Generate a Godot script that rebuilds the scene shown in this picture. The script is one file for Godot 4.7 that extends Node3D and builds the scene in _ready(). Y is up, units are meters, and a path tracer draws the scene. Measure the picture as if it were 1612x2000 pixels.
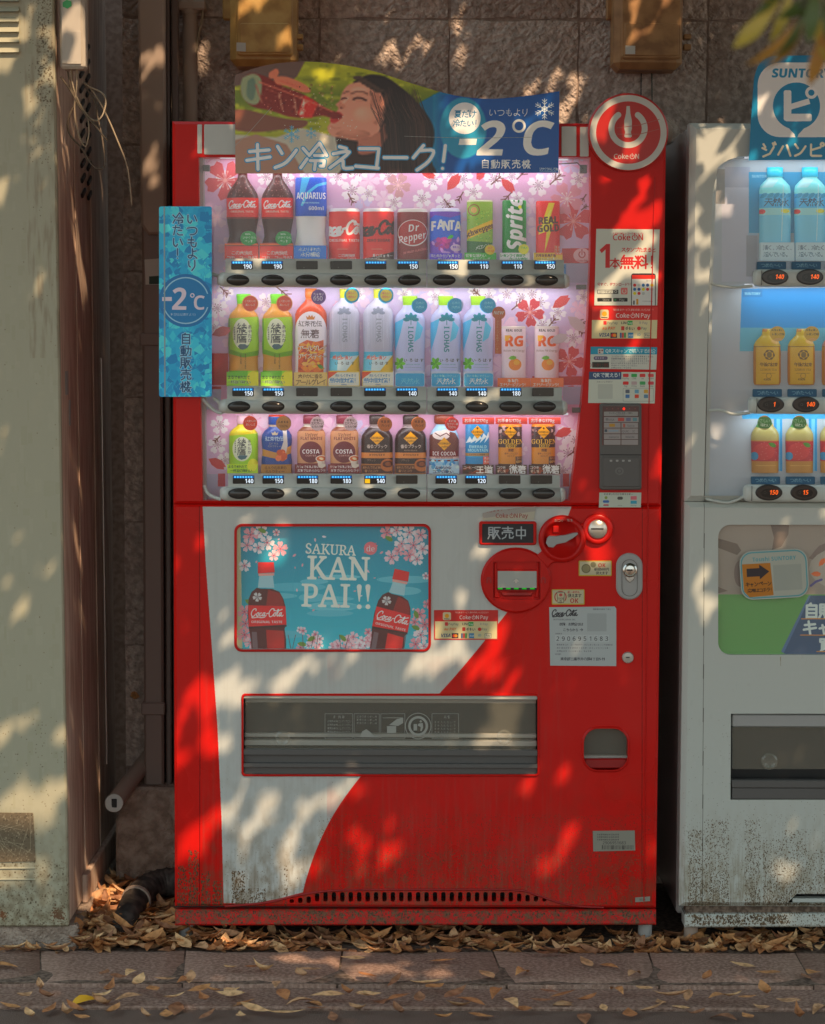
extends Node3D
# A row of drink vending machines against a block wall, in the dappled light of a street tree. Metres, y up; z = 0 is the front of the red machine.

const FOC := 4494.0                      # focal length in pixels of the 1612 x 2000 photograph
const EYE := Vector3(0, 1.422, 5.30)
const SUN_TO := Vector3(0.29, 0.74, 0.607)
var aim := Basis.from_euler(Vector3(0, -0.0058, 0)) * Basis.from_euler(Vector3(-0.0777, 0, 0)) * Basis.from_euler(Vector3(0, 0, 0.0048))
var M := {}
var G := {}
var rng := RandomNumberGenerator.new()
var font_cache := {}
var text_cache := {}

# ------------------------------------------------------------------ measuring: a point of the plane at depth z, as read off the photograph
func at(px: float, py: float, z := 0.0) -> Vector3:
	var d := aim * Vector3(px - 806.0, 1000.0 - py, -FOC)
	return EYE + d * ((z - EYE.z) / d.z)

func on_ground(px: float, py: float, y := 0.0) -> Vector3:
	var d := aim * Vector3(px - 806.0, 1000.0 - py, -FOC)
	return EYE + d * ((y - EYE.y) / d.y)

func W(pts: Array, z := 0.0) -> PackedVector2Array:
	var r := PackedVector2Array()
	for i in range(0, pts.size(), 2):
		var v := at(pts[i], pts[i + 1], z)
		r.append(Vector2(v.x, v.y))
	return r

func rr(x0: float, y0: float, x1: float, y1: float, r: float, n := 5) -> Array:
	var a := []
	for c in [[x0 + r, y0 + r, PI], [x1 - r, y0 + r, 1.5 * PI], [x1 - r, y1 - r, 0.0], [x0 + r, y1 - r, 0.5 * PI]]:
		for i in n + 1:
			var t: float = c[2] + 0.5 * PI * i / n
			a.append_array([c[0] + cos(t) * r, c[1] + sin(t) * r])
	return a

func oval(cx: float, cy: float, rx: float, ry: float, n := 28, a0 := 0.0, a1 := TAU) -> Array:
	var a := []
	for i in n:
		var t := a0 + (a1 - a0) * i / (n if is_equal_approx(a1 - a0, TAU) else n - 1)
		a.append_array([cx + cos(t) * rx, cy + sin(t) * ry])
	return a

func smooth(pts: PackedVector2Array, n := 4) -> PackedVector2Array:
	if pts.size() < 3:
		return pts
	var r := PackedVector2Array()
	for i in pts.size() - 1:
		var p0 := pts[maxi(i - 1, 0)]
		var p3 := pts[mini(i + 2, pts.size() - 1)]
		for k in n:
			r.append(pts[i].cubic_interpolate(pts[i + 1], p0, p3, float(k) / n))
	r.append(pts[-1])
	return r

# ------------------------------------------------------------------ the tree of things
func thing(called: String, label: String, category: String, base: Vector3, group := "") -> Node3D:
	var o := Node3D.new()
	o.name = called
	o.position = base
	tag(o, label, category, group)
	add_child(o, true)
	return o

func tag(o: Node, label: String, category := "", group := "", kind := "") -> void:
	if label: o.set_meta("label", label)
	if category: o.set_meta("category", category)
	if group: o.set_meta("group", group)
	if kind: o.set_meta("kind", kind)

func part(parent: Node, called: String, mesh: Mesh, mat: Material, label := "") -> MeshInstance3D:
	var o := MeshInstance3D.new()
	o.name = called
	o.mesh = mesh
	o.material_override = mat
	if label: o.set_meta("label", label)
	if parent != self and not parent is MeshInstance3D:
		o.position = -parent.position
	parent.add_child(o, true)
	return o

func piece(called: String, mesh: Mesh, mat: Material, kind := "structure") -> MeshInstance3D:
	var o := part(self, called, mesh, mat)
	tag(o, "", "", "", kind)
	return o

# ------------------------------------------------------------------ meshes (all take corners counter-clockwise seen from outside)
func new_st() -> SurfaceTool:
	var st := SurfaceTool.new()
	st.begin(Mesh.PRIMITIVE_TRIANGLES)
	st.set_smooth_group(-1)
	return st

func done(st: SurfaceTool) -> ArrayMesh:
	st.generate_normals()
	return st.commit()

func tri(st: SurfaceTool, a: Vector3, b: Vector3, c: Vector3, uv := []) -> void:
	var v := [a, c, b]
	for i in 3:
		if uv: st.set_uv(uv[[0, 2, 1][i]])
		st.add_vertex(v[i])

func quad(st: SurfaceTool, a: Vector3, b: Vector3, c: Vector3, d: Vector3, uv := []) -> void:
	tri(st, a, b, c, [uv[0], uv[1], uv[2]] if uv else [])
	tri(st, a, c, d, [uv[0], uv[2], uv[3]] if uv else [])

func add_box(st: SurfaceTool, lo: Vector3, hi: Vector3, b := 0.0, turn := Transform3D()) -> void:
	# bevelled box: six faces, twelve edge strips, eight corners
	var P := func(sx, sy, sz, k): # corner sx,sy,sz moved in along every axis but k
		var v := Vector3(hi.x if sx > 0 else lo.x, hi.y if sy > 0 else lo.y, hi.z if sz > 0 else lo.z)
		if k != 0: v.x -= sx * b
		if k != 1: v.y -= sy * b
		if k != 2: v.z -= sz * b
		return turn * v
	for s in [-1, 1]:
		for f in [[0, [s, -1, -1], [s, 1, -1], [s, 1, 1], [s, -1, 1]], [1, [-1, s, -1], [-1, s, 1], [1, s, 1], [1, s, -1]], [2, [-1, -1, s], [1, -1, s], [1, 1, s], [-1, 1, s]]]:
			var q := []
			for k in 4:
				var c = f[k + 1]
				q.append(P.call(c[0], c[1], c[2], f[0]))
			if s > 0: quad(st, q[0], q[1], q[2], q[3])
			else: quad(st, q[3], q[2], q[1], q[0])
	if b <= 0.0:
		return
	for s in [-1, 1]:
		for t in [-1, 1]:
			for e in [[[s, t, -1], [s, t, 1], 0, 1], [[s, -1, t], [s, 1, t], 0, 2], [[-1, s, t], [1, s, t], 1, 2]]:
				var c0 = e[0]
				var c1 = e[1]
				var q := [P.call(c0[0], c0[1], c0[2], e[2]), P.call(c1[0], c1[1], c1[2], e[2]), P.call(c1[0], c1[1], c1[2], e[3]), P.call(c0[0], c0[1], c0[2], e[3])]
				var mid: Vector3 = turn * ((lo + hi) * 0.5)
				if (q[1] - q[0]).cross(q[2] - q[0]).dot(q[0] - mid) > 0: quad(st, q[0], q[1], q[2], q[3])
				else: quad(st, q[3], q[2], q[1], q[0])
			for u in [-1, 1]:
				if s * t * u > 0: tri(st, P.call(s, t, u, 0), P.call(s, t, u, 1), P.call(s, t, u, 2))
				else: tri(st, P.call(s, t, u, 0), P.call(s, t, u, 2), P.call(s, t, u, 1))

func box(lo: Vector3, hi: Vector3, b := 0.003) -> ArrayMesh:
	var st := new_st()
	add_box(st, lo, hi, b)
	return done(st)

func boxp(x0: float, y0: float, x1: float, y1: float, z0: float, z1: float, b := 0.002) -> ArrayMesh:
	var a := at(x0, y1, z1)
	var c := at(x1, y0, z1)
	return box(Vector3(a.x, a.y, z0), Vector3(c.x, c.y, z1), b)

func ccw(p: PackedVector2Array) -> PackedVector2Array:
	if Geometry2D.is_polygon_clockwise(p) != Geometry2D.is_polygon_clockwise(PackedVector2Array([Vector2(0, 0), Vector2(1, 0), Vector2(1, 1)])):
		var q := p.duplicate()
		q.reverse()
		return q
	return p

func inset(p: PackedVector2Array, d: float) -> PackedVector2Array:
	var r := PackedVector2Array()
	var n := p.size()
	for i in n:
		var e0 := (p[i] - p[(i + n - 1) % n]).normalized()
		var e1 := (p[(i + 1) % n] - p[i]).normalized()
		var m := (e0 + e1)
		m = m.normalized() if m.length() > 0.01 else e1
		var nrm := Vector2(-m.y, m.x)
		r.append(p[i] + nrm * d / maxf(0.4, absf(nrm.dot(Vector2(-e1.y, e1.x)))))
	return r

# a flat sheet of any outline with holes, facing +z, with walls back to zb and a bevelled outer edge; cv maps its face onto a computed print
func add_plate(st: SurfaceTool, outer: PackedVector2Array, holes: Array, zf: float, zb: float, bev := 0.0, cv = null) -> void:
	outer = ccw(outer)
	var face := inset(outer, bev) if bev > 0.0 else outer
	var bits: Array = [face]
	for h in holes:
		var hole := ccw(h)
		var lo := hole[0]
		var hi := hole[0]
		for q in hole:
			lo = lo.min(q)
			hi = hi.max(q)
		var cx := (lo.x + hi.x) * 0.5
		var big := 9.0
		var next := []
		for b in bits:
			if Geometry2D.intersect_polygons(b, hole).is_empty():
				next.append(b)
				continue
			for half in [PackedVector2Array([Vector2(-big, -big), Vector2(cx, -big), Vector2(cx, big), Vector2(-big, big)]), PackedVector2Array([Vector2(cx, -big), Vector2(big, -big), Vector2(big, big), Vector2(cx, big)])]:
				for side in Geometry2D.intersect_polygons(b, half):
					next.append_array(Geometry2D.clip_polygons(side, hole))
		bits = next
	for b in bits:
		var p := ccw(b)
		var idx := Geometry2D.triangulate_polygon(p)
		for i in range(0, idx.size(), 3):
			var v := []
			var uv := []
			for k in 3:
				var q := p[idx[i + k]]
				v.append(Vector3(q.x, q.y, zf))
				if cv: uv.append(cv.uv(q))
			if (v[1] - v[0]).cross(v[2] - v[0]).z < 0:
				v = [v[0], v[2], v[1]]
				if cv: uv = [uv[0], uv[2], uv[1]]
			tri(st, v[0], v[1], v[2], uv)
	var loops := [[face, outer, zf, zf - bev], [outer, outer, zf - bev, zb]] if bev > 0.0 else [[outer, outer, zf, zb]]
	for l in loops:
		for i in outer.size():
			var j := (i + 1) % outer.size()
			var a: Vector2 = l[0][i]
			var b: Vector2 = l[0][j]
			var c: Vector2 = l[1][j]
			var d: Vector2 = l[1][i]
			quad(st, Vector3(d.x, d.y, l[3]), Vector3(c.x, c.y, l[3]), Vector3(b.x, b.y, l[2]), Vector3(a.x, a.y, l[2]), [cv.uv(d), cv.uv(c), cv.uv(b), cv.uv(a)] if cv else [])
	for h in holes:
		var hole := ccw(h)
		for i in hole.size():
			var a := hole[i]
			var b := hole[(i + 1) % hole.size()]
			quad(st, Vector3(b.x, b.y, zb), Vector3(a.x, a.y, zb), Vector3(a.x, a.y, zf), Vector3(b.x, b.y, zf), [cv.uv(b), cv.uv(a), cv.uv(a), cv.uv(b)] if cv else [])

func plate(outer: PackedVector2Array, zf: float, zb: float, bev := 0.0, holes := [], cv = null) -> ArrayMesh:
	var st := new_st()
	add_plate(st, outer, holes, zf, zb, bev, cv)
	return done(st)

func add_tube(st: SurfaceTool, path: Array, rad, n := 8, caps := true) -> void:
	var rings := []
	var up := Vector3(0.13, 0.31, 0.94)
	for i in path.size():
		var d: Vector3 = (path[mini(i + 1, path.size() - 1)] - path[maxi(i - 1, 0)]).normalized()
		var u := up.cross(d).normalized()
		var v := d.cross(u)
		up = v
		var r: float = rad if rad is float else rad[i]
		var ring := []
		for k in n:
			ring.append(path[i] + (u * cos(TAU * k / n) + v * sin(TAU * k / n)) * r)
		rings.append(ring)
	st.set_smooth_group(1)
	for i in path.size() - 1:
		for k in n:
			var l := (k + 1) % n
			quad(st, rings[i][k], rings[i][l], rings[i + 1][l], rings[i + 1][k])
	st.set_smooth_group(-1)
	if caps:
		for k in n:
			tri(st, path[0], rings[0][(k + 1) % n], rings[0][k])
			tri(st, path[-1], rings[-1][k], rings[-1][(k + 1) % n])

func tube(path: Array, rad, n := 8) -> ArrayMesh:
	var st := new_st()
	add_tube(st, path, rad, n)
	return done(st)

func curve3(path: Array, n := 5) -> Array:
	var r := []
	for i in path.size() - 1:
		for k in n:
			r.append(path[i].cubic_interpolate(path[i + 1], path[maxi(i - 1, 0)], path[mini(i + 2, path.size() - 1)], float(k) / n))
	r.append(path[-1])
	return r

# turned about the z axis: profile of [radius, z] from the back to the front, in metres
func add_knob(st: SurfaceTool, c: Vector3, prof: Array, n := 28, sq := 1.0) -> void:
	for i in prof.size() - 1:
		for k in n:
			var a0 := TAU * k / n
			var a1 := TAU * (k + 1) / n
			var r0: float = prof[i][0]
			var r1: float = prof[i + 1][0]
			var q := [c + Vector3(cos(a0) * r0, sin(a0) * r0 * sq, prof[i][1]), c + Vector3(cos(a1) * r0, sin(a1) * r0 * sq, prof[i][1]), c + Vector3(cos(a1) * r1, sin(a1) * r1 * sq, prof[i + 1][1]), c + Vector3(cos(a0) * r1, sin(a0) * r1 * sq, prof[i + 1][1])]
			quad(st, q[0], q[1], q[2], q[3])

func knob(px: float, py: float, prof: Array, n := 28, sq := 1.0) -> ArrayMesh:
	var st := new_st()
	add_knob(st, at(px, py), prof, n, sq)
	return done(st)

# ------------------------------------------------------------------ computed prints, drawn flat in the photograph's units on the plane z
class Canvas:
	var im: Image
	var host: Node3D
	var z: float
	var lo: Vector2
	var hi: Vector2
	var k: float
	var ss := 2
	var clip_x := Vector2(0, 1e6) # prints stay between these when set
	func _init(h: Node3D, x0: float, y0: float, x1: float, y1: float, depth: float, res: float, bg: Color, over := 2):
		host = h
		z = depth
		ss = over
		var a: Vector3 = h.at(x0, y1, z)
		var b: Vector3 = h.at(x1, y0, z)
		var c: Vector3 = h.at(x0, y0, z)
		var d: Vector3 = h.at(x1, y1, z)
		lo = Vector2(minf(a.x, c.x), minf(a.y, d.y))
		hi = Vector2(maxf(b.x, d.x), maxf(b.y, c.y))
		k = res * ss * (x1 - x0) / (b.x - a.x)
		var w := ceili((hi.x - lo.x) * k / ss) * ss
		var t := ceili((hi.y - lo.y) * k / ss) * ss
		im = Image.create_empty(w, t, false, Image.FORMAT_RGBA8)
		im.fill(bg)
	func uv(q: Vector2) -> Vector2:
		return Vector2((q.x - lo.x) * k / im_w, (hi.y - q.y) * k / im_h) if im_w else Vector2((q.x - lo.x) * k / im.get_width(), (hi.y - q.y) * k / im.get_height())
	var im_w := 0
	var im_h := 0
	func p(px: float, py: float) -> Vector2:
		var v: Vector3 = host.at(px, py, z)
		return Vector2((v.x - lo.x) * k, (hi.y - v.y) * k)
	func unit() -> float:
		return (p(900, 900) - p(800, 900)).length() / 100.0
	func fill(pts: PackedVector2Array, col: Color) -> void:
		var n := pts.size()
		if n < 3: return
		var y0 := pts[0].y
		var y1 := y0
		for q in pts:
			y0 = minf(y0, q.y)
			y1 = maxf(y1, q.y)
		for y in range(maxi(0, floori(y0)), mini(im.get_height(), ceili(y1) + 1)):
			var yc := y + 0.5
			var xs := PackedFloat32Array()
			var a := pts[n - 1]
			for i in n:
				var b := pts[i]
				if (a.y <= yc) != (b.y <= yc):
					xs.append(a.x + (b.x - a.x) * (yc - a.y) / (b.y - a.y))
				a = b
			xs.sort()
			for i in range(0, xs.size() - 1, 2):
				var s := maxi(roundi(xs[i]), int(clip_x.x))
				var e := mini(roundi(xs[i + 1]), int(minf(clip_x.y, 1e6)))
				if e > s: im.fill_rect(Rect2i(s, y, e - s, 1), col)
	func poly(a: Array, col: Color) -> void:
		var r := PackedVector2Array()
		for i in range(0, a.size(), 2): r.append(p(a[i], a[i + 1]))
		fill(r, col)
	func within(x0: float, x1: float) -> void:
		clip_x = Vector2(maxf(p(x0, 700).x, 0), p(x1, 700).x) if x1 > x0 else Vector2(0, 1e6)
	func rect(x0: float, y0: float, x1: float, y1: float, col: Color) -> void:
		poly([x0, y0, x1, y0, x1, y1, x0, y1], col)
	func ell(cx: float, cy: float, rx: float, ry: float, col: Color, n := 24) -> void:
		poly(host.oval(cx, cy, rx, ry, n), col)
	func rrect(x0: float, y0: float, x1: float, y1: float, r: float, col: Color) -> void:
		poly(host.rr(x0, y0, x1, y1, r), col)
	func ring(cx: float, cy: float, r: float, w: float, col: Color, a0 := 0.0, a1 := TAU) -> void:
		line(host.oval(cx, cy, r, r, 40, a0, a1) + ([] if a1 - a0 < TAU - 0.01 else [cx + r * cos(a0), cy + r * sin(a0)]), w, col)
	func stroke(pts: PackedVector2Array, w: float, col: Color) -> void: # texels
		var r := w * 0.5
		var n := clampi(int(r * 2.0) + 4, 5, 14)
		for i in pts.size():
			if r > 0.6:
				var c := PackedVector2Array()
				for j in n: c.append(pts[i] + Vector2(cos(TAU * j / n), sin(TAU * j / n)) * r)
				fill(c, col)
			if i:
				var d := pts[i] - pts[i - 1]
				if d.length() > 0.01:
					var o := d.normalized().orthogonal() * r
					fill(PackedVector2Array([pts[i - 1] + o, pts[i] + o, pts[i] - o, pts[i - 1] - o]), col)
	func line(a: Array, w: float, col: Color) -> void:
		var r := PackedVector2Array()
		for i in range(0, a.size(), 2): r.append(p(a[i], a[i + 1]))
		stroke(r, w * unit(), col)
	# Latin lettering: cap = height of a capital, x from the left edge (align 0), middle (0.5) or right edge (1)
	func text(s: String, x: float, y: float, cap: float, col: Color, align := 0.5, face := "b", sx := 1.0, skew := 0.0, turn := 0.0, bold := 0.0) -> void:
		var t: Array = host.lettering(s, face)
		if t[0].is_empty(): return
		var f: float = cap / t[1] * unit()
		var c := p(x, y)
		var off: float = -t[2] * align
		for i in range(0, t[0].size(), 3):
			var q := PackedVector2Array()
			for j in 3:
				var v: Vector2 = t[0][i + j]
				q.append(c + Vector2((v.x + off) * sx + skew * v.y, -v.y).rotated(turn) * f)
			fill(q, col)
			if bold > 0.0:
				for o in [Vector2(bold, 0), Vector2(-bold, 0), Vector2(0, bold), Vector2(0, -bold)]:
					fill(PackedVector2Array([q[0] + o * unit(), q[1] + o * unit(), q[2] + o * unit()]), col)
	# Japanese lettering from strokes: x, y = top left of the first cell
	func jp(s: String, x: float, y: float, size: float, col: Color, wt := 0.1, down := false, step := 1.0, skew := 0.0, sx := 1.0, turn := 0.0) -> void:
		var pen := 0.0
		var u := unit() * size
		var c := p(x, y)
		for ch in s:
			if ch == " ":
				pen += 0.5
				continue
			if ch.unicode_at(0) < 256 and ch != "!" :
				var t: Array = host.lettering(ch, "b")
				if not t[0].is_empty():
					var f: float = 0.8 / t[1] * u
					for i in range(0, t[0].size(), 3):
						var q := PackedVector2Array()
						for j in 3:
							var v: Vector2 = t[0][i + j]
							q.append(c + (Vector2(pen * u * sx, u * 0.92) + Vector2(v.x * f * sx + skew * v.y * f, -v.y * f)).rotated(turn))
						fill(q, col)
					pen += t[2] * 0.8 / t[1] + 0.08
				continue
			var small := 0.72 if "ャュョッィェァゃっゅょ".contains(ch) else 1.0
			for st in host.glyph(ch, down):
				var pts := PackedVector2Array()
				for v in st:
					var g: Vector2 = v * small + (Vector2(0.1, 0.28) if small < 1.0 else Vector2.ZERO)
					var at_: Vector2 = Vector2(g.x * sx, g.y + pen) if down else Vector2((g.x + pen - (0.2 if ch == "!" else 0.0)) * sx + skew * (1.0 - g.y), g.y)
					pts.append(c + at_.rotated(turn) * u)
				stroke(pts, maxf(wt * u, 0.8), col)
			pen += step * (0.55 if ch == "!" and not down else 1.0)
	func flower(cx: float, cy: float, r: float, rot: float, col: Color, mid: Color, pen := Color(0, 0, 0, 0)) -> void:
		for i in 5:
			var a := []
			for q in [[0.06, -40.0], [0.45, -30.0], [0.78, -27.0], [0.97, -13.0], [0.86, 0.0], [0.97, 13.0], [0.78, 27.0], [0.45, 30.0], [0.06, 40.0]]:
				var t: float = rot + TAU * i / 5 + deg_to_rad(q[1])
				a.append_array([cx + cos(t) * r * q[0], cy + sin(t) * r * q[0]])
			poly(a, col)
		for i in 10:
			var t := rot + TAU * (i + 0.5) / 10
			var e := r * (0.42 if i % 2 else 0.32)
			line([cx, cy, cx + cos(t) * e, cy + sin(t) * e], maxf(r * 0.035, 0.5), mid if pen.a == 0.0 else pen)
			ell(cx + cos(t) * e, cy + sin(t) * e, maxf(r * 0.05, 0.6), maxf(r * 0.05, 0.6), mid if pen.a == 0.0 else pen, 6)
		ell(cx, cy, r * 0.09, r * 0.09, mid, 8)
	func petal(cx: float, cy: float, r: float, rot: float, col: Color) -> void:
		var a := []
		for q in [[-1.0, 0.0], [-0.4, -0.42], [0.3, -0.5], [1.0, -0.14], [0.8, 0.0], [0.95, 0.2], [0.3, 0.48], [-0.4, 0.4]]:
			var v := Vector2(q[0], q[1]).rotated(rot) * r
			a.append_array([cx + v.x, cy + v.y])
		poly(a, col)
	func twig(x0: float, y0: float, x1: float, y1: float, col: Color) -> void:
		line([x0, y0, x1, y1], 2.2, col)
		var d := Vector2(x1 - x0, y1 - y0)
		for s in [0.45, 0.8]:
			for q in [0.7, -0.7]:
				var e := d.rotated(q) * 0.42
				line([x0 + d.x * s, y0 + d.y * s, x0 + d.x * s + e.x, y0 + d.y * s + e.y], 1.6, col)
	# the flowing script wordmark, w wide, tilted by turn
	func script(x: float, y: float, w: float, col: Color, wt := 3.4, turn := 0.0, sub := "", only := -1) -> void:
		var n := 0
		for s in ["17 8 18 3 12 2 5 9 2 18 4 26 10 26 16 19", "6 26 4 31 12 31 24 29 34 31 46 29", "24 14 20 18 19 24 22 26 25 22 26 16 24 14 28 16", "36 15 32 16 29 22 31 26 37 22", "46 15 42 15 39 21 40 26 44 22 47 14 45 23 48 26 51 22", "52 18 57 16", "76 8 77 3 71 1 63 8 60 18 62 27 69 26 75 19", "74 2 82 8 93 7 103 3", "80 14 76 18 75 24 78 26 81 22 82 16 80 14 84 15", "85 22 91 8 91 3 88 6 86 18 87 26 91 22", "100 15 96 15 93 21 94 26 98 22 101 14 99 23 102 26 106 22"]:
			n += 1
			if only >= 0 and n - 1 < only: continue
			var a := PackedVector2Array()
			var v: PackedStringArray = s.split(" ")
			for i in range(0, v.size(), 2):
				var q := Vector2(float(v[i]), float(v[i + 1])) * w / 105.0
				a.append(p(x, y) + (q * unit()).rotated(turn))
			stroke(host.smooth(a, 4), wt * w / 105.0 * unit(), col)
		if sub:
			var o := Vector2(w * 0.5, w * 0.46).rotated(turn)
			text(sub, x + o.x, y + o.y, w * 0.075, col, 0.5, "b", 1.2, 0.0, turn)
	func speckle(rg: RandomNumberGenerator, count: int, x0: float, y0: float, x1: float, y1: float, big: float, cols: Array, power := 1.0) -> void:
		for i in count:
			var t := pow(rg.randf(), power)
			var q := p(lerpf(x0, x1, rg.randf()), lerpf(y1, y0, t))
			var s := maxi(1, int(rg.randf_range(0.5, big) * ss))
			im.fill_rect(Rect2i(int(q.x), int(q.y), s, maxi(1, int(s * rg.randf_range(0.6, 1.8)))), cols[rg.randi() % cols.size()])
	# a film of dust or mud that thickens downwards and runs in streaks
	func film(x0: float, y0: float, x1: float, y1: float, col: Color, most: float, sd: int, fx := 0.02, fy := 0.02, power := 1.5, cut := 0.0) -> void:
		var n := FastNoiseLite.new()
		n.seed = sd
		n.frequency = 1.0
		n.fractal_octaves = 4
		var a := p(x0, y0)
		var b := p(x1, y1)
		var w := im.get_width()
		var d := im.get_data()
		var u := 1.0 / unit()
		for y in range(maxi(0, int(a.y)), mini(im.get_height(), int(b.y))):
			var t := pow((y - a.y) / (b.y - a.y), power) * most
			for x in range(maxi(0, int(a.x)), mini(w, int(b.x))):
				var v := t * clampf(0.5 + 1.4 * n.get_noise_2d(x * u * fx, y * u * fy) - cut, 0.0, 1.0)
				if v < 0.01: continue
				var i := (y * w + x) * 4
				d[i] += int((col.r8 - d[i]) * v)
				d[i + 1] += int((col.g8 - d[i + 1]) * v)
				d[i + 2] += int((col.b8 - d[i + 2]) * v)
		im.set_data(w, im.get_height(), false, Image.FORMAT_RGBA8, d)
	func soften(k: int) -> void: # a soft, photographic print
		var w := im.get_width()
		var h := im.get_height()
		im.resize(w / k, h / k, Image.INTERPOLATE_LANCZOS)
		im.resize(w, h, Image.INTERPOLATE_CUBIC)
	var tone := Vector3.ONE # brightness, contrast, saturation of the print
	func texture() -> ImageTexture:
		if tone != Vector3.ONE: im.adjust_bcs(tone.x, tone.y, tone.z)
		im_w = im.get_width()
		im_h = im.get_height()
		if ss > 1: im.resize(im_w / ss, im_h / ss, Image.INTERPOLATE_BILINEAR)
		return ImageTexture.create_from_image(im)

func lettering(s: String, face: String) -> Array: # triangles with the baseline at 0, the height of a capital, the width
	var key := face + s
	if text_cache.has(key): return text_cache[key]
	if not font_cache.has(face):
		var f: SystemFont = SystemFont.new()
		f.font_names = PackedStringArray(["Droid Serif" if face in "sS" else "Droid Sans Mono" if face == "m" else "Droid Sans"])
		f.font_weight = 700 if face in "bS" else 400
		var hm := _text_tris("H", f)
		font_cache[face] = [f, hm[1].position.y, hm[1].size.y]
	var fc: Array = font_cache[face]
	var t := _text_tris(s, fc[0])
	var out := PackedVector2Array()
	for v in t[0]: out.append(v - Vector2(t[1].position.x, fc[1]))
	text_cache[key] = [out, fc[2], t[1].size.x]
	return text_cache[key]

func _text_tris(s: String, f: Font) -> Array:
	var tm := TextMesh.new()
	tm.text = s
	tm.font = f
	tm.font_size = 48
	tm.pixel_size = 0.01
	tm.depth = 0.0
	tm.curve_step = 2.0
	var arr := tm.get_mesh_arrays()
	var out := PackedVector2Array()
	var box_ := Rect2()
	if arr.size() and arr[Mesh.ARRAY_VERTEX] != null and arr[Mesh.ARRAY_VERTEX].size():
		var vs: PackedVector3Array = arr[Mesh.ARRAY_VERTEX]
		var ix = arr[Mesh.ARRAY_INDEX]
		if ix == null or ix.size() == 0: ix = range(vs.size())
		var z0 := vs[0].z
		box_ = Rect2(vs[0].x, vs[0].y, 0, 0)
		for i in ix:
			out.append(Vector2(vs[i].x, vs[i].y))
			box_ = box_.expand(Vector2(vs[i].x, vs[i].y))
	return [out, box_]

func glyph(ch: String, down := false) -> Array:
	var key := ch + ("|" if down else "")
	if G.has(key): return G[key]
	var out := []
	var code := ch.unicode_at(0)
	if GLYPHS.has(ch):
		for s in GLYPHS[ch].split(" "):
			var pts := PackedVector2Array()
			if s.begins_with("*"):
				var c := Vector2(s.substr(1, 1).hex_to_int(), s.substr(2, 1).hex_to_int())
				for i in 11: pts.append(c + Vector2(cos(TAU * i / 10), sin(TAU * i / 10)) * 1.7)
			else:
				for i in range(0, s.length(), 2):
					pts.append(Vector2(s.substr(i, 1).hex_to_int(), s.substr(i + 1, 1).hex_to_int()))
				if (code >= 0x3041 and code <= 0x309f) or ch in "〜ノシンツソクフワ": pts = smooth(pts, 4)
			for i in pts.size():
				pts[i] = (pts[i] + Vector2(0.5, 0.5)) / 16.0
				if down and ch == "ー": pts[i] = Vector2(pts[i].y, pts[i].x)
			out.append(pts)
	else: # a character too small to read in the photograph
		var r := RandomNumberGenerator.new()
		r.seed = code
		for i in 3 + code % 3:
			var y := 0.12 + 0.76 * (i + r.randf() * 0.4) / (3 + code % 3)
			out.append(PackedVector2Array([Vector2(r.randf_range(0.06, 0.4), y), Vector2(r.randf_range(0.6, 0.94), y)]))
		for i in 2:
			var x := r.randf_range(0.2, 0.8)
			out.append(PackedVector2Array([Vector2(x, r.randf_range(0.05, 0.4)), Vector2(x + r.randf_range(-0.2, 0.2), 0.92)]))
	G[key] = out
	return out

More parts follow.
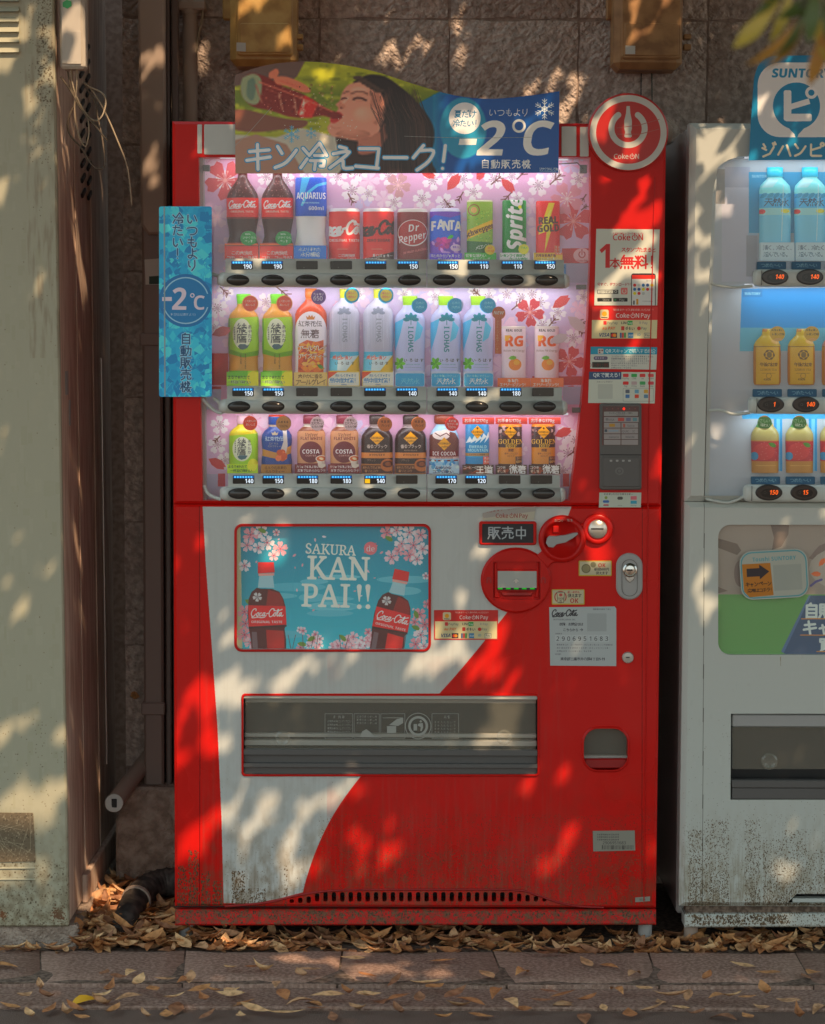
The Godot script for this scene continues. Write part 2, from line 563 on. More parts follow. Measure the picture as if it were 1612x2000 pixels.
const GLYPHS := {
	"キ": "25d4 1ae8 618f", "ン": "2256 2e8bd4", "冷": "1346 1e49 a057 a0f7 87d7 6aeaedcd 9a9f", "え": "62a3 36c52e 7a9aaefe", "コ": "23d3de 1dee", "ー": "18e8", "ク": "7128 54d4ba5f", "!": "717a 7e7e",
	"夏": "11e1 81 33c3ca 333aca 35c5 38c8 6a1e 5cbc3f 5cef", "だ": "14a4 512e 88d8 7c9eee c1d3 e0f2", "た": "14a4 512e 88d8 7c9eee", "け": "21182e4a 74f4 b1b97f", "い": "232b5e7b b4eb", "つ": "1584d5e9bd5e",
	"も": "716a8ecedad9 25a5 29a9", "よ": "818a5e2c4aabee 85d4", "り": "32385a b1b97f", "自": "7052 32d2df 323f 36d6 3ada 3ede", "動": "1271 0484 1676 767a 161a 1a7a 1878 414e 1c7c 0f8e 95f5eece b1b88f",
	"販": "1161 616a 111a 1464 1767 1a6a 2b0f 5b7f 81f1 81876f 95d57f 96ff", "売": "12e2 8085 35c5 1917e7e9 6a5d1f a9aeeefc", "機": "0464 313f 340b 3569 71638367 c1b3d3b7 59f9 a0abef dbaf 8a5f 8c9d", "中": "24d4db 242bdb 808f",
	"本": "13e3 808f 831c 83fc 5cbc", "無": "4015 23e3 07f7 1aea 434a 737a a3aa d3da 1d0f 5d5f 9d9f ddff", "料": "1134 7154 0777 414f 470d 477b 91b3 85a7 8cfa d0df", "ス": "23c31e 88ee", "タ": "7128 54d4ba5f 58aa", "プ": "14d4c95e *e2", "フ": "24d4c96f",
	"ま": "23c3 26c6 818b5e2d4baced", "る": "32b22896d9bd6e4c7b9d", "と": "4158 c4583b4ede", "今": "8007 80f7 58a8 3bcb9f", "す": "13e3 81896b4968988c5f", "ぐ": "b138be c3d5 e2f4", "、": "4c6e", "。": "*4d", "ダ": "7128 54c4aa5f 48aa e1f3 c0d2",
	"ウ": "8083 2824d4c95f", "ロ": "23d3 d3de 232e 2ede", "ド": "515f 57cb b2c4 d1e3", "ャ": "16d3b8 518f", "ヤ": "16d3b8 518f", "で": "13d2766b9ecf b6c8 d5e7", "て": "13d2766b9ecf", "入": "4181851f 84ff", "合": "8007 80f7 58b8 3bcb 3b3f cbcf 3fcf",
	"購": "1161 616a 111a 1464 1767 1a6a 2b0f 5b7f 82f2 a0a5 d0d5 85f5 8f88e8ef 8bfb", "場": "0555 212c 0d5b 71d1 d1d5 7175 73d3 75d5 67f7 896b 9aeaedbf aa7e ca9f", "買": "12e2 1215 e2e5 15e5 6265 a2a5 37c7 373d c7cd 39c9 3bcb 3dcd 5d2f adef",
	"ジ": "2245 1658 2f9cd5 c1d3 e0f2", "ハ": "641d a3ee", "ピ": "222d3ede 28c5 *e2", "ビ": "222d3ede 28c5 c0d2 e0f2", "ヒ": "222d3ede 28c5", "天": "22d2 17e7 82760f 87ff", "然": "4016 3373480b 3547 2658 84f4 b1b68a b6fa c1e3 1c0f 5c5f 9c9f dcff", "水": "808e6d 17570d e497 87fe",
	"清": "1133 0627 0f3a 62f2 64e4 57f7 a0a7 797f 79e9 e9ee 7beb 7ded", "く": "b138be", "澄": "1133 0627 0f3a 628257 e173 b1f7 78c8 7aca cacd 7a7d 7dcd 5fff", "ん": "711e57788caee9", "め": "327c a16c3e1a4595d6eabe", "〜": "184579baf7",
	"午": "4016 33d3 09f9 838f", "後": "4013 5417 383f b073a367b7 c5e8 a85c 9ada7f 8bff", "の": "836b3d174392e5ebae", "紅": "3014 5318 0868 484f 1b0e 6a7d 83f3 b3be 7efe", "茶": "13f3 5155 a1a5 8518 85f8 4aca 888f 5b2e bbde", "花": "13f3 5155 a1a5 6519 484f 949eefec e69a",
	"伝": "5018 353f 72e2 66f6 a67eed c9ff", "糖": "1134 6154 0777 414f 470d 477b a0a2 72f2 726f 84e4 e4e8 88e8 66f6 8bebef 8b8f 8fef", "爽": "14e4 80860f 87ff 2557 5527 2a5c 5a2c a5d7 d5a7 aadc daac", "や": "1896c4e6d99a 8092 426f", "か": "15a5aa8e6c 611e c4e8",
	"に": "21182e4a 74d4 7b8ded", "香": "c132 15f5 818a 751a 85ea 4aca cacf 4a4f 4ccc 4fcf", "れ": "313f 14541b 1b94b5bded", "を": "24c4 71398788 d65a5d8eee", "一": "18f8", "杯": "0464 313f 340b 3669 72f2 b27a b5bf c7fa", "目": "32d2 d2df 323f 36d6 3ada 3ede",
	"味": "1252 525b 121b 1b5b 73e3 67f7 a0af a76d a7fd", "わ": "313f 14541b 1b85c5e8dc9f", "綾": "3014 5318 0868 484f 1b0e 6a7d 83e3 b0b6 76f6 a779 c7f8 a97d 9bdb7f 9cff", "鷹": "8082 12f2 121a0f 5437 464a 7479 75e5 77d7 79e9 b579 4aea 4a4c ecdf 4cec 3eee",
	"微": "4013 5417 383f 6265a5a2 8085 67a7 7a79a9adbe 7a7c5f d0b6 c4f4 e4bbaf c6ff", "王": "23d3 28d8 838e 1eee", "道": "1133 05353c1e 2d5eff 7182 c1b2 54f4 66e6 666d e6ed 69e9 6bdb 6ded", "熱": "2363 4149 0676 1969 83e3eafc b1b77b 96b9 1d0f 5d5f 9d9f ddff",
	"症": "8082 23f3 231f 0416 0a29 56e6 a6ae 676e aada 5efe", "対": "4043 0474 641e 156d 85f5 d0dfbe 98ab", "策": "3014 2262 a174 93f3 49d9dc 494c 868f 8b2f 8bef", "分": "6017 a0f7 38c8be9d 682f", "補": "3133 0464 640b 373f 4869 72f2 b0bf d0e1 757f 75e5 e5ee 78e8 7beb",
	"給": "3014 5318 0868 484f 1b0e 6a7d b076 b0f6 97c7 8aea 8a8f eaef 8fef", "快": "303f 1417 5457 74e4 e4e9 69f9 a0a96f aaff", "感": "13e3 130b 4575 4777 474a 777a 4a7a a0a7d9 d6a9 1d0f 4cce dcff", "こ": "33c3 294ddd", "カ": "14d4cebe 71681f", "・": "7878", "ラ": "31c1 25d5b95e",
	"当": "8085 2143 d1b4 26d6df 2ada 2fdf", "社": "3133 0464 640b 373f 4869 76f6 b1be 6efe", "比": "212f6d 2666 919eeefb e597", "通": "1133 05353c1e 2d5eff 62d2b4 64e4 646c e4ec 67e7 6aea a4ac", "故": "0474 4048 1868 686e 181e 1e6e a085 84f4 d48f 96ff",
	"障": "101f 10503558 3b a0a2 72e2 65f5 77d7 79d9 7bdb 777b d7db 6dfd abaf", "問": "111f 1161 6166 1666 1363 91f1 f1ff 9196 93f3 96f6 58a8 a8ad 585d 5dad", "お": "14a3 515d3e1b6798dadd9e c2e5", "せ": "06f5 b1bb9a 424d6ede", "は": "21182e4a 74f4 b1bb9e7c9aed", "ち": "24d4 71497888d7dbae6f",
	"ら": "61a3 454b77b7dabe6f", "東": "12e2 25d5 d5da 252a 27d7 2ada 808f 8a0e 8afe", "京": "8082 13f3 35c5 c5c9 3539 39c9 898f6e 4b1e bbee", "都": "1373 4047 0787 620d 2a6a 6a6f 2a2f 2f6f a1af a1f1d5f9ca", "三": "23d3 38c8 1eee", "市": "8082 13f3 36d6dcbc 363d 838f", "井": "24d4 19f9 51592f a1af",
	"頭": "1161 2464 2428 6468 2868 1a2c 6a5c 0e8e 81f1 b193 94e4 949c e4ec 97e7 9aea 9cec", "丁": "13e3 838e6d", "新": "4042 1272 2336 6354 0777 0a7a 474f 4a0d 4b7d e091 919b7f 96f6 d6df", "旧": "212f 62d2 d2de 626e 68d8 6ede", "円": "22d2d2dfbf 222f 28d8 8288", "使": "5018 353f 62f2 85e5 e5e9 8589 89e9 b0b96f 8aff",
	"エ": "23d3 838d 1ded", "ア": "14e3b8 757a3f", "ル": "42481e 929dda", "グ": "7128 54c4aa5f c1d3 e0f2", "レ": "424dd7", "イ": "c117 868f", "ィ": "c117 868f", "テ": "31c1 17e6 868b5f", "オ": "15e5 a1ae8d 951e", "メ": "d12e 45cb", "ソ": "2255 d2c85f", "ミ": "41c4 36b8 2ade", "ッ": "2347 7295 e3c95f",
	"ナ": "15e5 81875f", "リ": "414a b1b95f", "あ": "24d3 616b8e a66d3e1b3887c8dbae", "ろ": "32b22986c7dabd5f", "手": "d122 26d6 0afa 828e6d", "な": "1494 511b b3e6 989c6e4c7aed", "し": "414c6ecdd9", "チ": "c133 18f8 848b4f", "ペ": "1863eb *c3", "さ": "14d3 71a9 3a4ebe", "応": "8082 13f3 131b0f 5a4d 6969 797d9ecec8 f9ed",
	"サ": "15f5 4149 b1b85f", "び": "13630a4d8ec8b4f9 d1e3 f0f2", "的": "3112 1252 525f 121f 1858 1f5f 9071 83e3eede 9799", "ブ": "14d4c95e d0e2 f0f2", "き": "34b3 26c5 619d 3a4eae", "日": "32d2 d2df 323f 38d8 3ede", "生": "3116 33d3 18d8 1fff 818f", "1": "4281 818f",
}

# ------------------------------------------------------------------ materials
func lin(r: float, g: float, b: float) -> Color:
	return Color(r, g, b).linear_to_srgb()

func mat(called: String, col: Color, rough := 0.6, metal := 0.0, spec := 0.5) -> StandardMaterial3D:
	var m := StandardMaterial3D.new()
	m.resource_name = called
	m.albedo_color = col
	m.roughness = rough
	m.metallic = metal
	m.metallic_specular = spec
	M[called] = m
	return m

func printed(called: String, cv: Canvas, rough := 0.4, scissor := false) -> StandardMaterial3D:
	var m := mat(called, Color.WHITE, rough)
	m.albedo_texture = cv.texture()
	m.texture_repeat = false
	if scissor:
		m.transparency = BaseMaterial3D.TRANSPARENCY_ALPHA_SCISSOR
		m.alpha_scissor_threshold = 0.5
	return m

func noise_tex(freq: float, size := 512, oct := 4, kind := FastNoiseLite.TYPE_SIMPLEX_SMOOTH, sd := 1, ramp: Gradient = null, normal := 0.0) -> NoiseTexture2D:
	var n := FastNoiseLite.new()
	n.noise_type = kind
	n.frequency = freq
	n.fractal_octaves = oct
	n.seed = sd
	var t := NoiseTexture2D.new()
	t.width = size
	t.height = size
	t.seamless = true
	t.noise = n
	if ramp: t.color_ramp = ramp
	if normal > 0.0:
		t.as_normal_map = true
		t.bump_strength = normal
	return t

func ramp(a: Color, b: Color, c: Color, s0 := 0.25, s1 := 0.75) -> Gradient:
	var g := Gradient.new()
	g.offsets = PackedFloat32Array([s0, 0.5, s1])
	g.colors = PackedColorArray([a, b, c])
	return g

func tri_mat(called: String, tex: Texture2D, scale: float, rough: float, bump: Texture2D = null, height := 0.0) -> StandardMaterial3D:
	var m := mat(called, Color.WHITE, rough)
	m.albedo_texture = tex
	m.uv1_triplanar = true
	m.uv1_world_triplanar = true
	m.uv1_scale = Vector3.ONE * scale
	if bump:
		m.heightmap_enabled = true
		m.heightmap_texture = bump
		m.heightmap_scale = height
	return m

func glow(called: String, col: Color, energy: float) -> StandardMaterial3D:
	var m := mat(called, col.darkened(0.5), 0.5)
	m.emission_enabled = true
	m.emission = col
	m.emission_energy_multiplier = energy
	return m

func glass(called: String, alpha: float, col := Color.WHITE, rough := 0.06) -> StandardMaterial3D:
	var m := mat(called, Color(col.r, col.g, col.b, alpha), rough)
	m.transparency = BaseMaterial3D.TRANSPARENCY_ALPHA
	return m

func make_materials() -> void:
	var m: StandardMaterial3D
	m = mat("red_paint", lin(0.62, 0.009, 0.006), 0.36, 0.0, 0.36)
	mat("red_plastic", lin(0.56, 0.01, 0.007), 0.3, 0.0, 0.35)
	mat("dark_red", lin(0.4, 0.008, 0.006), 0.4)
	mat("white_panel", lin(0.58, 0.6, 0.57), 0.4)
	mat("ivory", lin(0.56, 0.6, 0.56), 0.35)
	mat("grey_plastic", lin(0.11, 0.105, 0.1), 0.45)
	mat("pale_grey", lin(0.36, 0.36, 0.35), 0.4)
	mat("silver", lin(0.5, 0.5, 0.47), 0.3, 0.7)
	mat("chrome", lin(0.62, 0.61, 0.57), 0.16, 0.95)
	mat("black", lin(0.012, 0.011, 0.011), 0.5)
	mat("button_dark", lin(0.05, 0.045, 0.042), 0.16)
	mat("button_rim", lin(0.02, 0.02, 0.02), 0.4)
	mat("inside_grey", lin(0.42, 0.42, 0.38), 0.5)
	mat("flap_red", lin(0.32, 0.01, 0.01), 0.35)
	mat("brown_pipe", lin(0.25, 0.18, 0.15), 0.5)
	mat("brown_pipe_dark", lin(0.15, 0.105, 0.09), 0.5)
	mat("grey_pipe", lin(0.4, 0.31, 0.25), 0.6)
	mat("pvc", lin(0.5, 0.48, 0.43), 0.4)
	mat("cable", lin(0.36, 0.29, 0.2), 0.5)
	mat("cable_dark", lin(0.13, 0.1, 0.07), 0.6)
	mat("device_white", lin(0.52, 0.47, 0.4), 0.45)
	mat("green_mark", lin(0.05, 0.35, 0.12), 0.5)
	mat("label_white", lin(0.6, 0.58, 0.52), 0.6)
	mat("label_green", lin(0.03, 0.06, 0.04), 0.6)
	m = mat("yellow_box", Color.WHITE, 0.45)
	m.albedo_texture = noise_tex(0.012, 512, 5, FastNoiseLite.TYPE_SIMPLEX_SMOOTH, 3, ramp(lin(0.44, 0.24, 0.07), lin(0.56, 0.33, 0.1), lin(0.62, 0.39, 0.13)))
	m.uv1_triplanar = true
	m.uv1_scale = Vector3.ONE * 2.0
	m = mat("yellow_box_aged", Color.WHITE, 0.55)
	m.albedo_texture = noise_tex(0.014, 512, 5, FastNoiseLite.TYPE_SIMPLEX_SMOOTH, 9, ramp(lin(0.27, 0.135, 0.055), lin(0.38, 0.2, 0.08), lin(0.44, 0.24, 0.1)))
	m.uv1_triplanar = true
	m.uv1_scale = Vector3.ONE * 2.0
	var grain := noise_tex(0.09, 512, 4, FastNoiseLite.TYPE_VALUE_CUBIC, 21)
	for i in 3:
		var v := 0.9 + i * 0.12
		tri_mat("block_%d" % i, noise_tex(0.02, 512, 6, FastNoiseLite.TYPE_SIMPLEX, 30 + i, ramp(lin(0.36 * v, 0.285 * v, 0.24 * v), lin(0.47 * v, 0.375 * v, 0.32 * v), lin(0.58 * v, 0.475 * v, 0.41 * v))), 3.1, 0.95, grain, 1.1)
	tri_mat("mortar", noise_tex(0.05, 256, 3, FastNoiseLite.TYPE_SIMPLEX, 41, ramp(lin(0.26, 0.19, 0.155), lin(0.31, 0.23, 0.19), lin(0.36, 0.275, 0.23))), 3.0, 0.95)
	tri_mat("concrete", noise_tex(0.02, 512, 6, FastNoiseLite.TYPE_SIMPLEX, 51, ramp(lin(0.27, 0.205, 0.16), lin(0.36, 0.28, 0.225), lin(0.44, 0.355, 0.29))), 2.0, 0.9, noise_tex(0.08, 512, 4, FastNoiseLite.TYPE_SIMPLEX, 52), 0.5)
	for i in 3:
		var v := 0.88 + i * 0.1
		tri_mat("kerb_%d" % i, noise_tex(0.03, 512, 6, FastNoiseLite.TYPE_SIMPLEX, 55 + i, ramp(lin(0.29 * v, 0.175 * v, 0.13 * v), lin(0.42 * v, 0.265 * v, 0.2 * v), lin(0.57 * v, 0.39 * v, 0.31 * v), 0.2, 0.85)), 4.6, 0.9, noise_tex(0.11, 512, 4, FastNoiseLite.TYPE_SIMPLEX, 58), 0.6)
	tri_mat("asphalt", noise_tex(0.11, 1024, 4, FastNoiseLite.TYPE_SIMPLEX, 61, ramp(lin(0.16, 0.105, 0.08), lin(0.29, 0.195, 0.15), lin(0.56, 0.41, 0.33), 0.2, 0.86)), 3.4, 0.95, noise_tex(0.1, 1024, 3, FastNoiseLite.TYPE_SIMPLEX, 62), 1.0)
	tri_mat("soil", noise_tex(0.04, 512, 5, FastNoiseLite.TYPE_SIMPLEX, 71, ramp(lin(0.09, 0.06, 0.043), lin(0.15, 0.105, 0.078), lin(0.22, 0.16, 0.12))), 2.4, 1.0)
	tri_mat("rubber_hose", noise_tex(0.03, 256, 4, FastNoiseLite.TYPE_SIMPLEX, 81, ramp(lin(0.02, 0.016, 0.014), lin(0.04, 0.032, 0.028), lin(0.14, 0.11, 0.09), 0.3, 0.9)), 3.0, 0.7)
	tri_mat("bark", noise_tex(0.03, 512, 5, FastNoiseLite.TYPE_SIMPLEX, 91, ramp(lin(0.06, 0.045, 0.03), lin(0.12, 0.09, 0.065), lin(0.2, 0.16, 0.12))), 1.5, 0.95)
	glass("pane", 0.05, Color.WHITE, 0.05).metallic_specular = 0.55
	glass("flap_pane", 0.17, Color(0.75, 0.75, 0.68), 0.08)
	m = glass("plastic_clear", 0.3, Color(0.85, 0.82, 0.76), 0.2)
	var tones := [[0.5, 0.24, 0.09], [0.38, 0.16, 0.06], [0.6, 0.37, 0.18], [0.28, 0.13, 0.065], [0.5, 0.29, 0.15]]
	for i in tones.size():
		var t: Array = tones[i]
		m = mat("leaf_%d" % i, Color.WHITE, 0.7)
		m.albedo_texture = noise_tex(0.02, 128, 4, FastNoiseLite.TYPE_SIMPLEX, 100 + i, ramp(lin(t[0] * 0.75, t[1] * 0.7, t[2] * 0.65), lin(t[0] * 1.2, t[1] * 1.2, t[2] * 1.2), lin(t[0] * 1.4, t[1] * 1.45, t[2] * 1.5)))
		m.uv1_triplanar = true
		m.uv1_scale = Vector3.ONE * 14.0
		m.backlight_enabled = true
		m.backlight = Color(0.3, 0.18, 0.08)
	mat("leaf_yellow", lin(0.75, 0.4, 0.015), 0.5)
	for g in [["green_leaf", 0.05, 0.09, 0.02], ["yellow_leaf", 0.42, 0.3, 0.04], ["orange_leaf", 0.4, 0.17, 0.03]]:
		m = mat(g[0], lin(g[1], g[2], g[3]), 0.5)
		m.backlight_enabled = true
		m.backlight = Color(0.4, 0.4, 0.15)

# ------------------------------------------------------------------ the setting: street, kerb, soil, wall
func lumpy(lo: Vector3, hi: Vector3, nx: int, ny: int, amp: float, r: RandomNumberGenerator, up := false, rim := 0.009) -> ArrayMesh:
	# a split stone: one rough face (towards +z, or up), rounded at its rim, with sides
	var st := new_st()
	var grid := []
	for j in ny + 1:
		var row := []
		for i in nx + 1:
			var e := i == 0 or j == 0 or i == nx or j == ny
			var d := -rim if e else r.randf_range(-amp, amp)
			var x := lerpf(lo.x, hi.x, float(i) / nx) + (r.randf_range(-0.003, 0.003) if e else r.randf_range(-0.01, 0.01))
			if up: row.append(Vector3(x, hi.y + d, lerpf(hi.z, lo.z, float(j) / ny) + r.randf_range(-0.003, 0.003)))
			else: row.append(Vector3(x, lerpf(lo.y, hi.y, float(j) / ny) + (r.randf_range(-0.003, 0.003) if e else r.randf_range(-0.01, 0.01)), hi.z + d))
		grid.append(row)
	st.set_smooth_group(1 if up else -1)
	for j in ny:
		for i in nx:
			quad(st, grid[j][i], grid[j][i + 1], grid[j + 1][i + 1], grid[j + 1][i])
	st.set_smooth_group(-1)
	var rimloop := []
	for i in nx: rimloop.append(grid[0][i])
	for j in ny: rimloop.append(grid[j][nx])
	for i in nx: rimloop.append(grid[ny][nx - i])
	for j in ny: rimloop.append(grid[ny - j][0])
	for i in rimloop.size():
		var a: Vector3 = rimloop[i]
		var b: Vector3 = rimloop[(i + 1) % rimloop.size()]
		var c := b
		var d := a
		if up:
			c.y = lo.y
			d.y = lo.y
		else:
			c.z = lo.z
			d.z = lo.z
		quad(st, d, c, b, a)
	return done(st)

func build_setting() -> void:
	var r := RandomNumberGenerator.new()
	r.seed = 5
	# the street, one sheet to the horizon
	var st := new_st()
	var a := 300.0
	quad(st, Vector3(-a, -0.03, a), Vector3(a, -0.03, a), Vector3(a, -0.03, -a), Vector3(-a, -0.03, -a))
	piece("road", done(st), M.asphalt)
	st = new_st()
	add_box(st, Vector3(-6, -0.034, 0.31), Vector3(6, -0.022, 0.455), 0.004)
	piece("gutter", done(st), M.kerb_0)
	var soil := piece("soil_strip", box(Vector3(-6, -0.04, -1.5), Vector3(6, -0.012, 0.07), 0.004), M.soil)
	piece("kerb_bed", box(Vector3(-6, -0.06, 0.055), Vector3(6, -0.0125, 0.309), 0.0), M.soil)
	# kerb stones: pieces of the pavement edge
	var kerb := Node3D.new()
	kerb.name = "kerb"
	add_child(kerb)
	tag(kerb, "", "", "", "structure")
	var joints := []
	var marks := [[75.0, 75.0], [360.0, 352.0], [668.0, 658.0], [964.0, 992.0], [1268.0, 1292.0], [1556.0, 1596.0]]
	for m in marks:
		joints.append([on_ground(m[0], 1856).x, on_ground(m[1], 1922).x])
	for k in 7:
		joints.push_front([joints[0][0] - 0.36, joints[0][1] - 0.36])
		joints.append([joints[-1][0] + 0.36, joints[-1][1] + 0.36])
	for i in joints.size() - 1:
		var g := r.randf_range(0.001, 0.0028)
		var x0: float = joints[i][0] + g
		var x1: float = joints[i + 1][0] - g
		var f0: float = joints[i][1] + g
		var f1: float = joints[i + 1][1] - g
		st = new_st()
		st.set_smooth_group(1)
		var nx := 5
		var nz := 4
		var gr := []
		for j in nz + 1:
			var row := []
			for q in nx + 1:
				var t := float(j) / nz
				var e := q == 0 or q == nx or j == 0 or j == nz
				row.append(Vector3(lerpf(lerpf(x0, f0, t), lerpf(x1, f1, t), float(q) / nx), -0.004 - t * 0.006 + (-0.003 - r.randf() * 0.004 if e else r.randf_range(-0.0015, 0.0015)), lerpf(0.062, 0.315, t) + (r.randf_range(-0.003, 0.003) if e else 0.0)))
			gr.append(row)
		for j in nz:
			for q in nx:
				quad(st, gr[j + 1][q], gr[j + 1][q + 1], gr[j][q + 1], gr[j][q])
		for q in nx:
			quad(st, gr[nz][q] - Vector3(0, 0.04, 0), gr[nz][q + 1] - Vector3(0, 0.04, 0), gr[nz][q + 1], gr[nz][q])
		for j in nz:
			quad(st, gr[j][0] - Vector3(0, 0.04, 0), gr[j + 1][0] - Vector3(0, 0.04, 0), gr[j + 1][0], gr[j][0])
			quad(st, gr[j + 1][nx] - Vector3(0, 0.04, 0), gr[j][nx] - Vector3(0, 0.04, 0), gr[j][nx], gr[j + 1][nx])
		part(kerb, "kerb_stone", done(st), M["kerb_%d" % (i % 3)])
	# block wall
	var wall := thing("block_wall", "rough brown split-face concrete block wall rising behind the vending machines", "wall", Vector3(0, 0, -0.62))
	var wx := at(243, 1000, -0.62).x
	part(wall, "mortar_bed", box(Vector3(wx + 0.004, 0, -1.0), Vector3(3.2, 3.4, -0.632), 0.0), M.mortar)
	var variants := []
	for k in 6:
		variants.append(lumpy(Vector3(-0.1615, -0.1578, -0.03), Vector3(0.1615, 0.1578, 0.0), 6, 6, 0.0035, r))
	for row in range(0, 10):
		for col in range(-8, 9):
			var c := at(625, 35, -0.62)
			var bx := c.x + 0.1645 + col * 0.329
			if bx + 0.16 < wx: continue
			var o := MeshInstance3D.new()
			o.name = "block"
			o.mesh = variants[r.randi() % 6]
			o.material_override = M["block_%d" % (r.randi() % 3)]
			o.position = Vector3(c.x + 0.1645 + col * 0.329, c.y + 0.161 - (9 - row) * 0.3215 + 0.3215 * 2, 0.0)
			if bx - 0.16 < wx: # the end block is cut short
				var cut := (bx + 0.1615 - wx) / 0.323
				o.scale.x = cut
				o.position.x = bx + 0.1615 * (1.0 - cut)
			wall.add_child(o, true)
	var back := thing("added_rear_wall", "plain wall added behind the cream cabinet to keep the left gap dark", "wall", Vector3(-1.6, 0, -1.1))  # added to shut the sky out of the gap
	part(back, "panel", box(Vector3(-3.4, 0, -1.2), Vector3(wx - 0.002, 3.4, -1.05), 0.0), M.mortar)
	# low concrete footing in the gap
	var f := thing("concrete_footing", "stained sloping concrete footing block beside the brown drainpipe in the left gap", "footing", Vector3(-0.72, 0, -0.54))
	var z0 := -0.46
	var A := at(226, 1604, z0)
	var B := at(258, 1538, z0)
	var C2 := at(300, 1530, z0)
	var D := at(226, 1700, z0)
	st = new_st()
	add_plate(st, PackedVector2Array([Vector2(A.x, -0.02), Vector2(C2.x + 0.1, -0.02), Vector2(C2.x + 0.1, B.y), Vector2(B.x, B.y), Vector2(A.x, A.y)]), [], z0, -0.61, 0.006)
	part(f, "block", done(st), M.concrete)

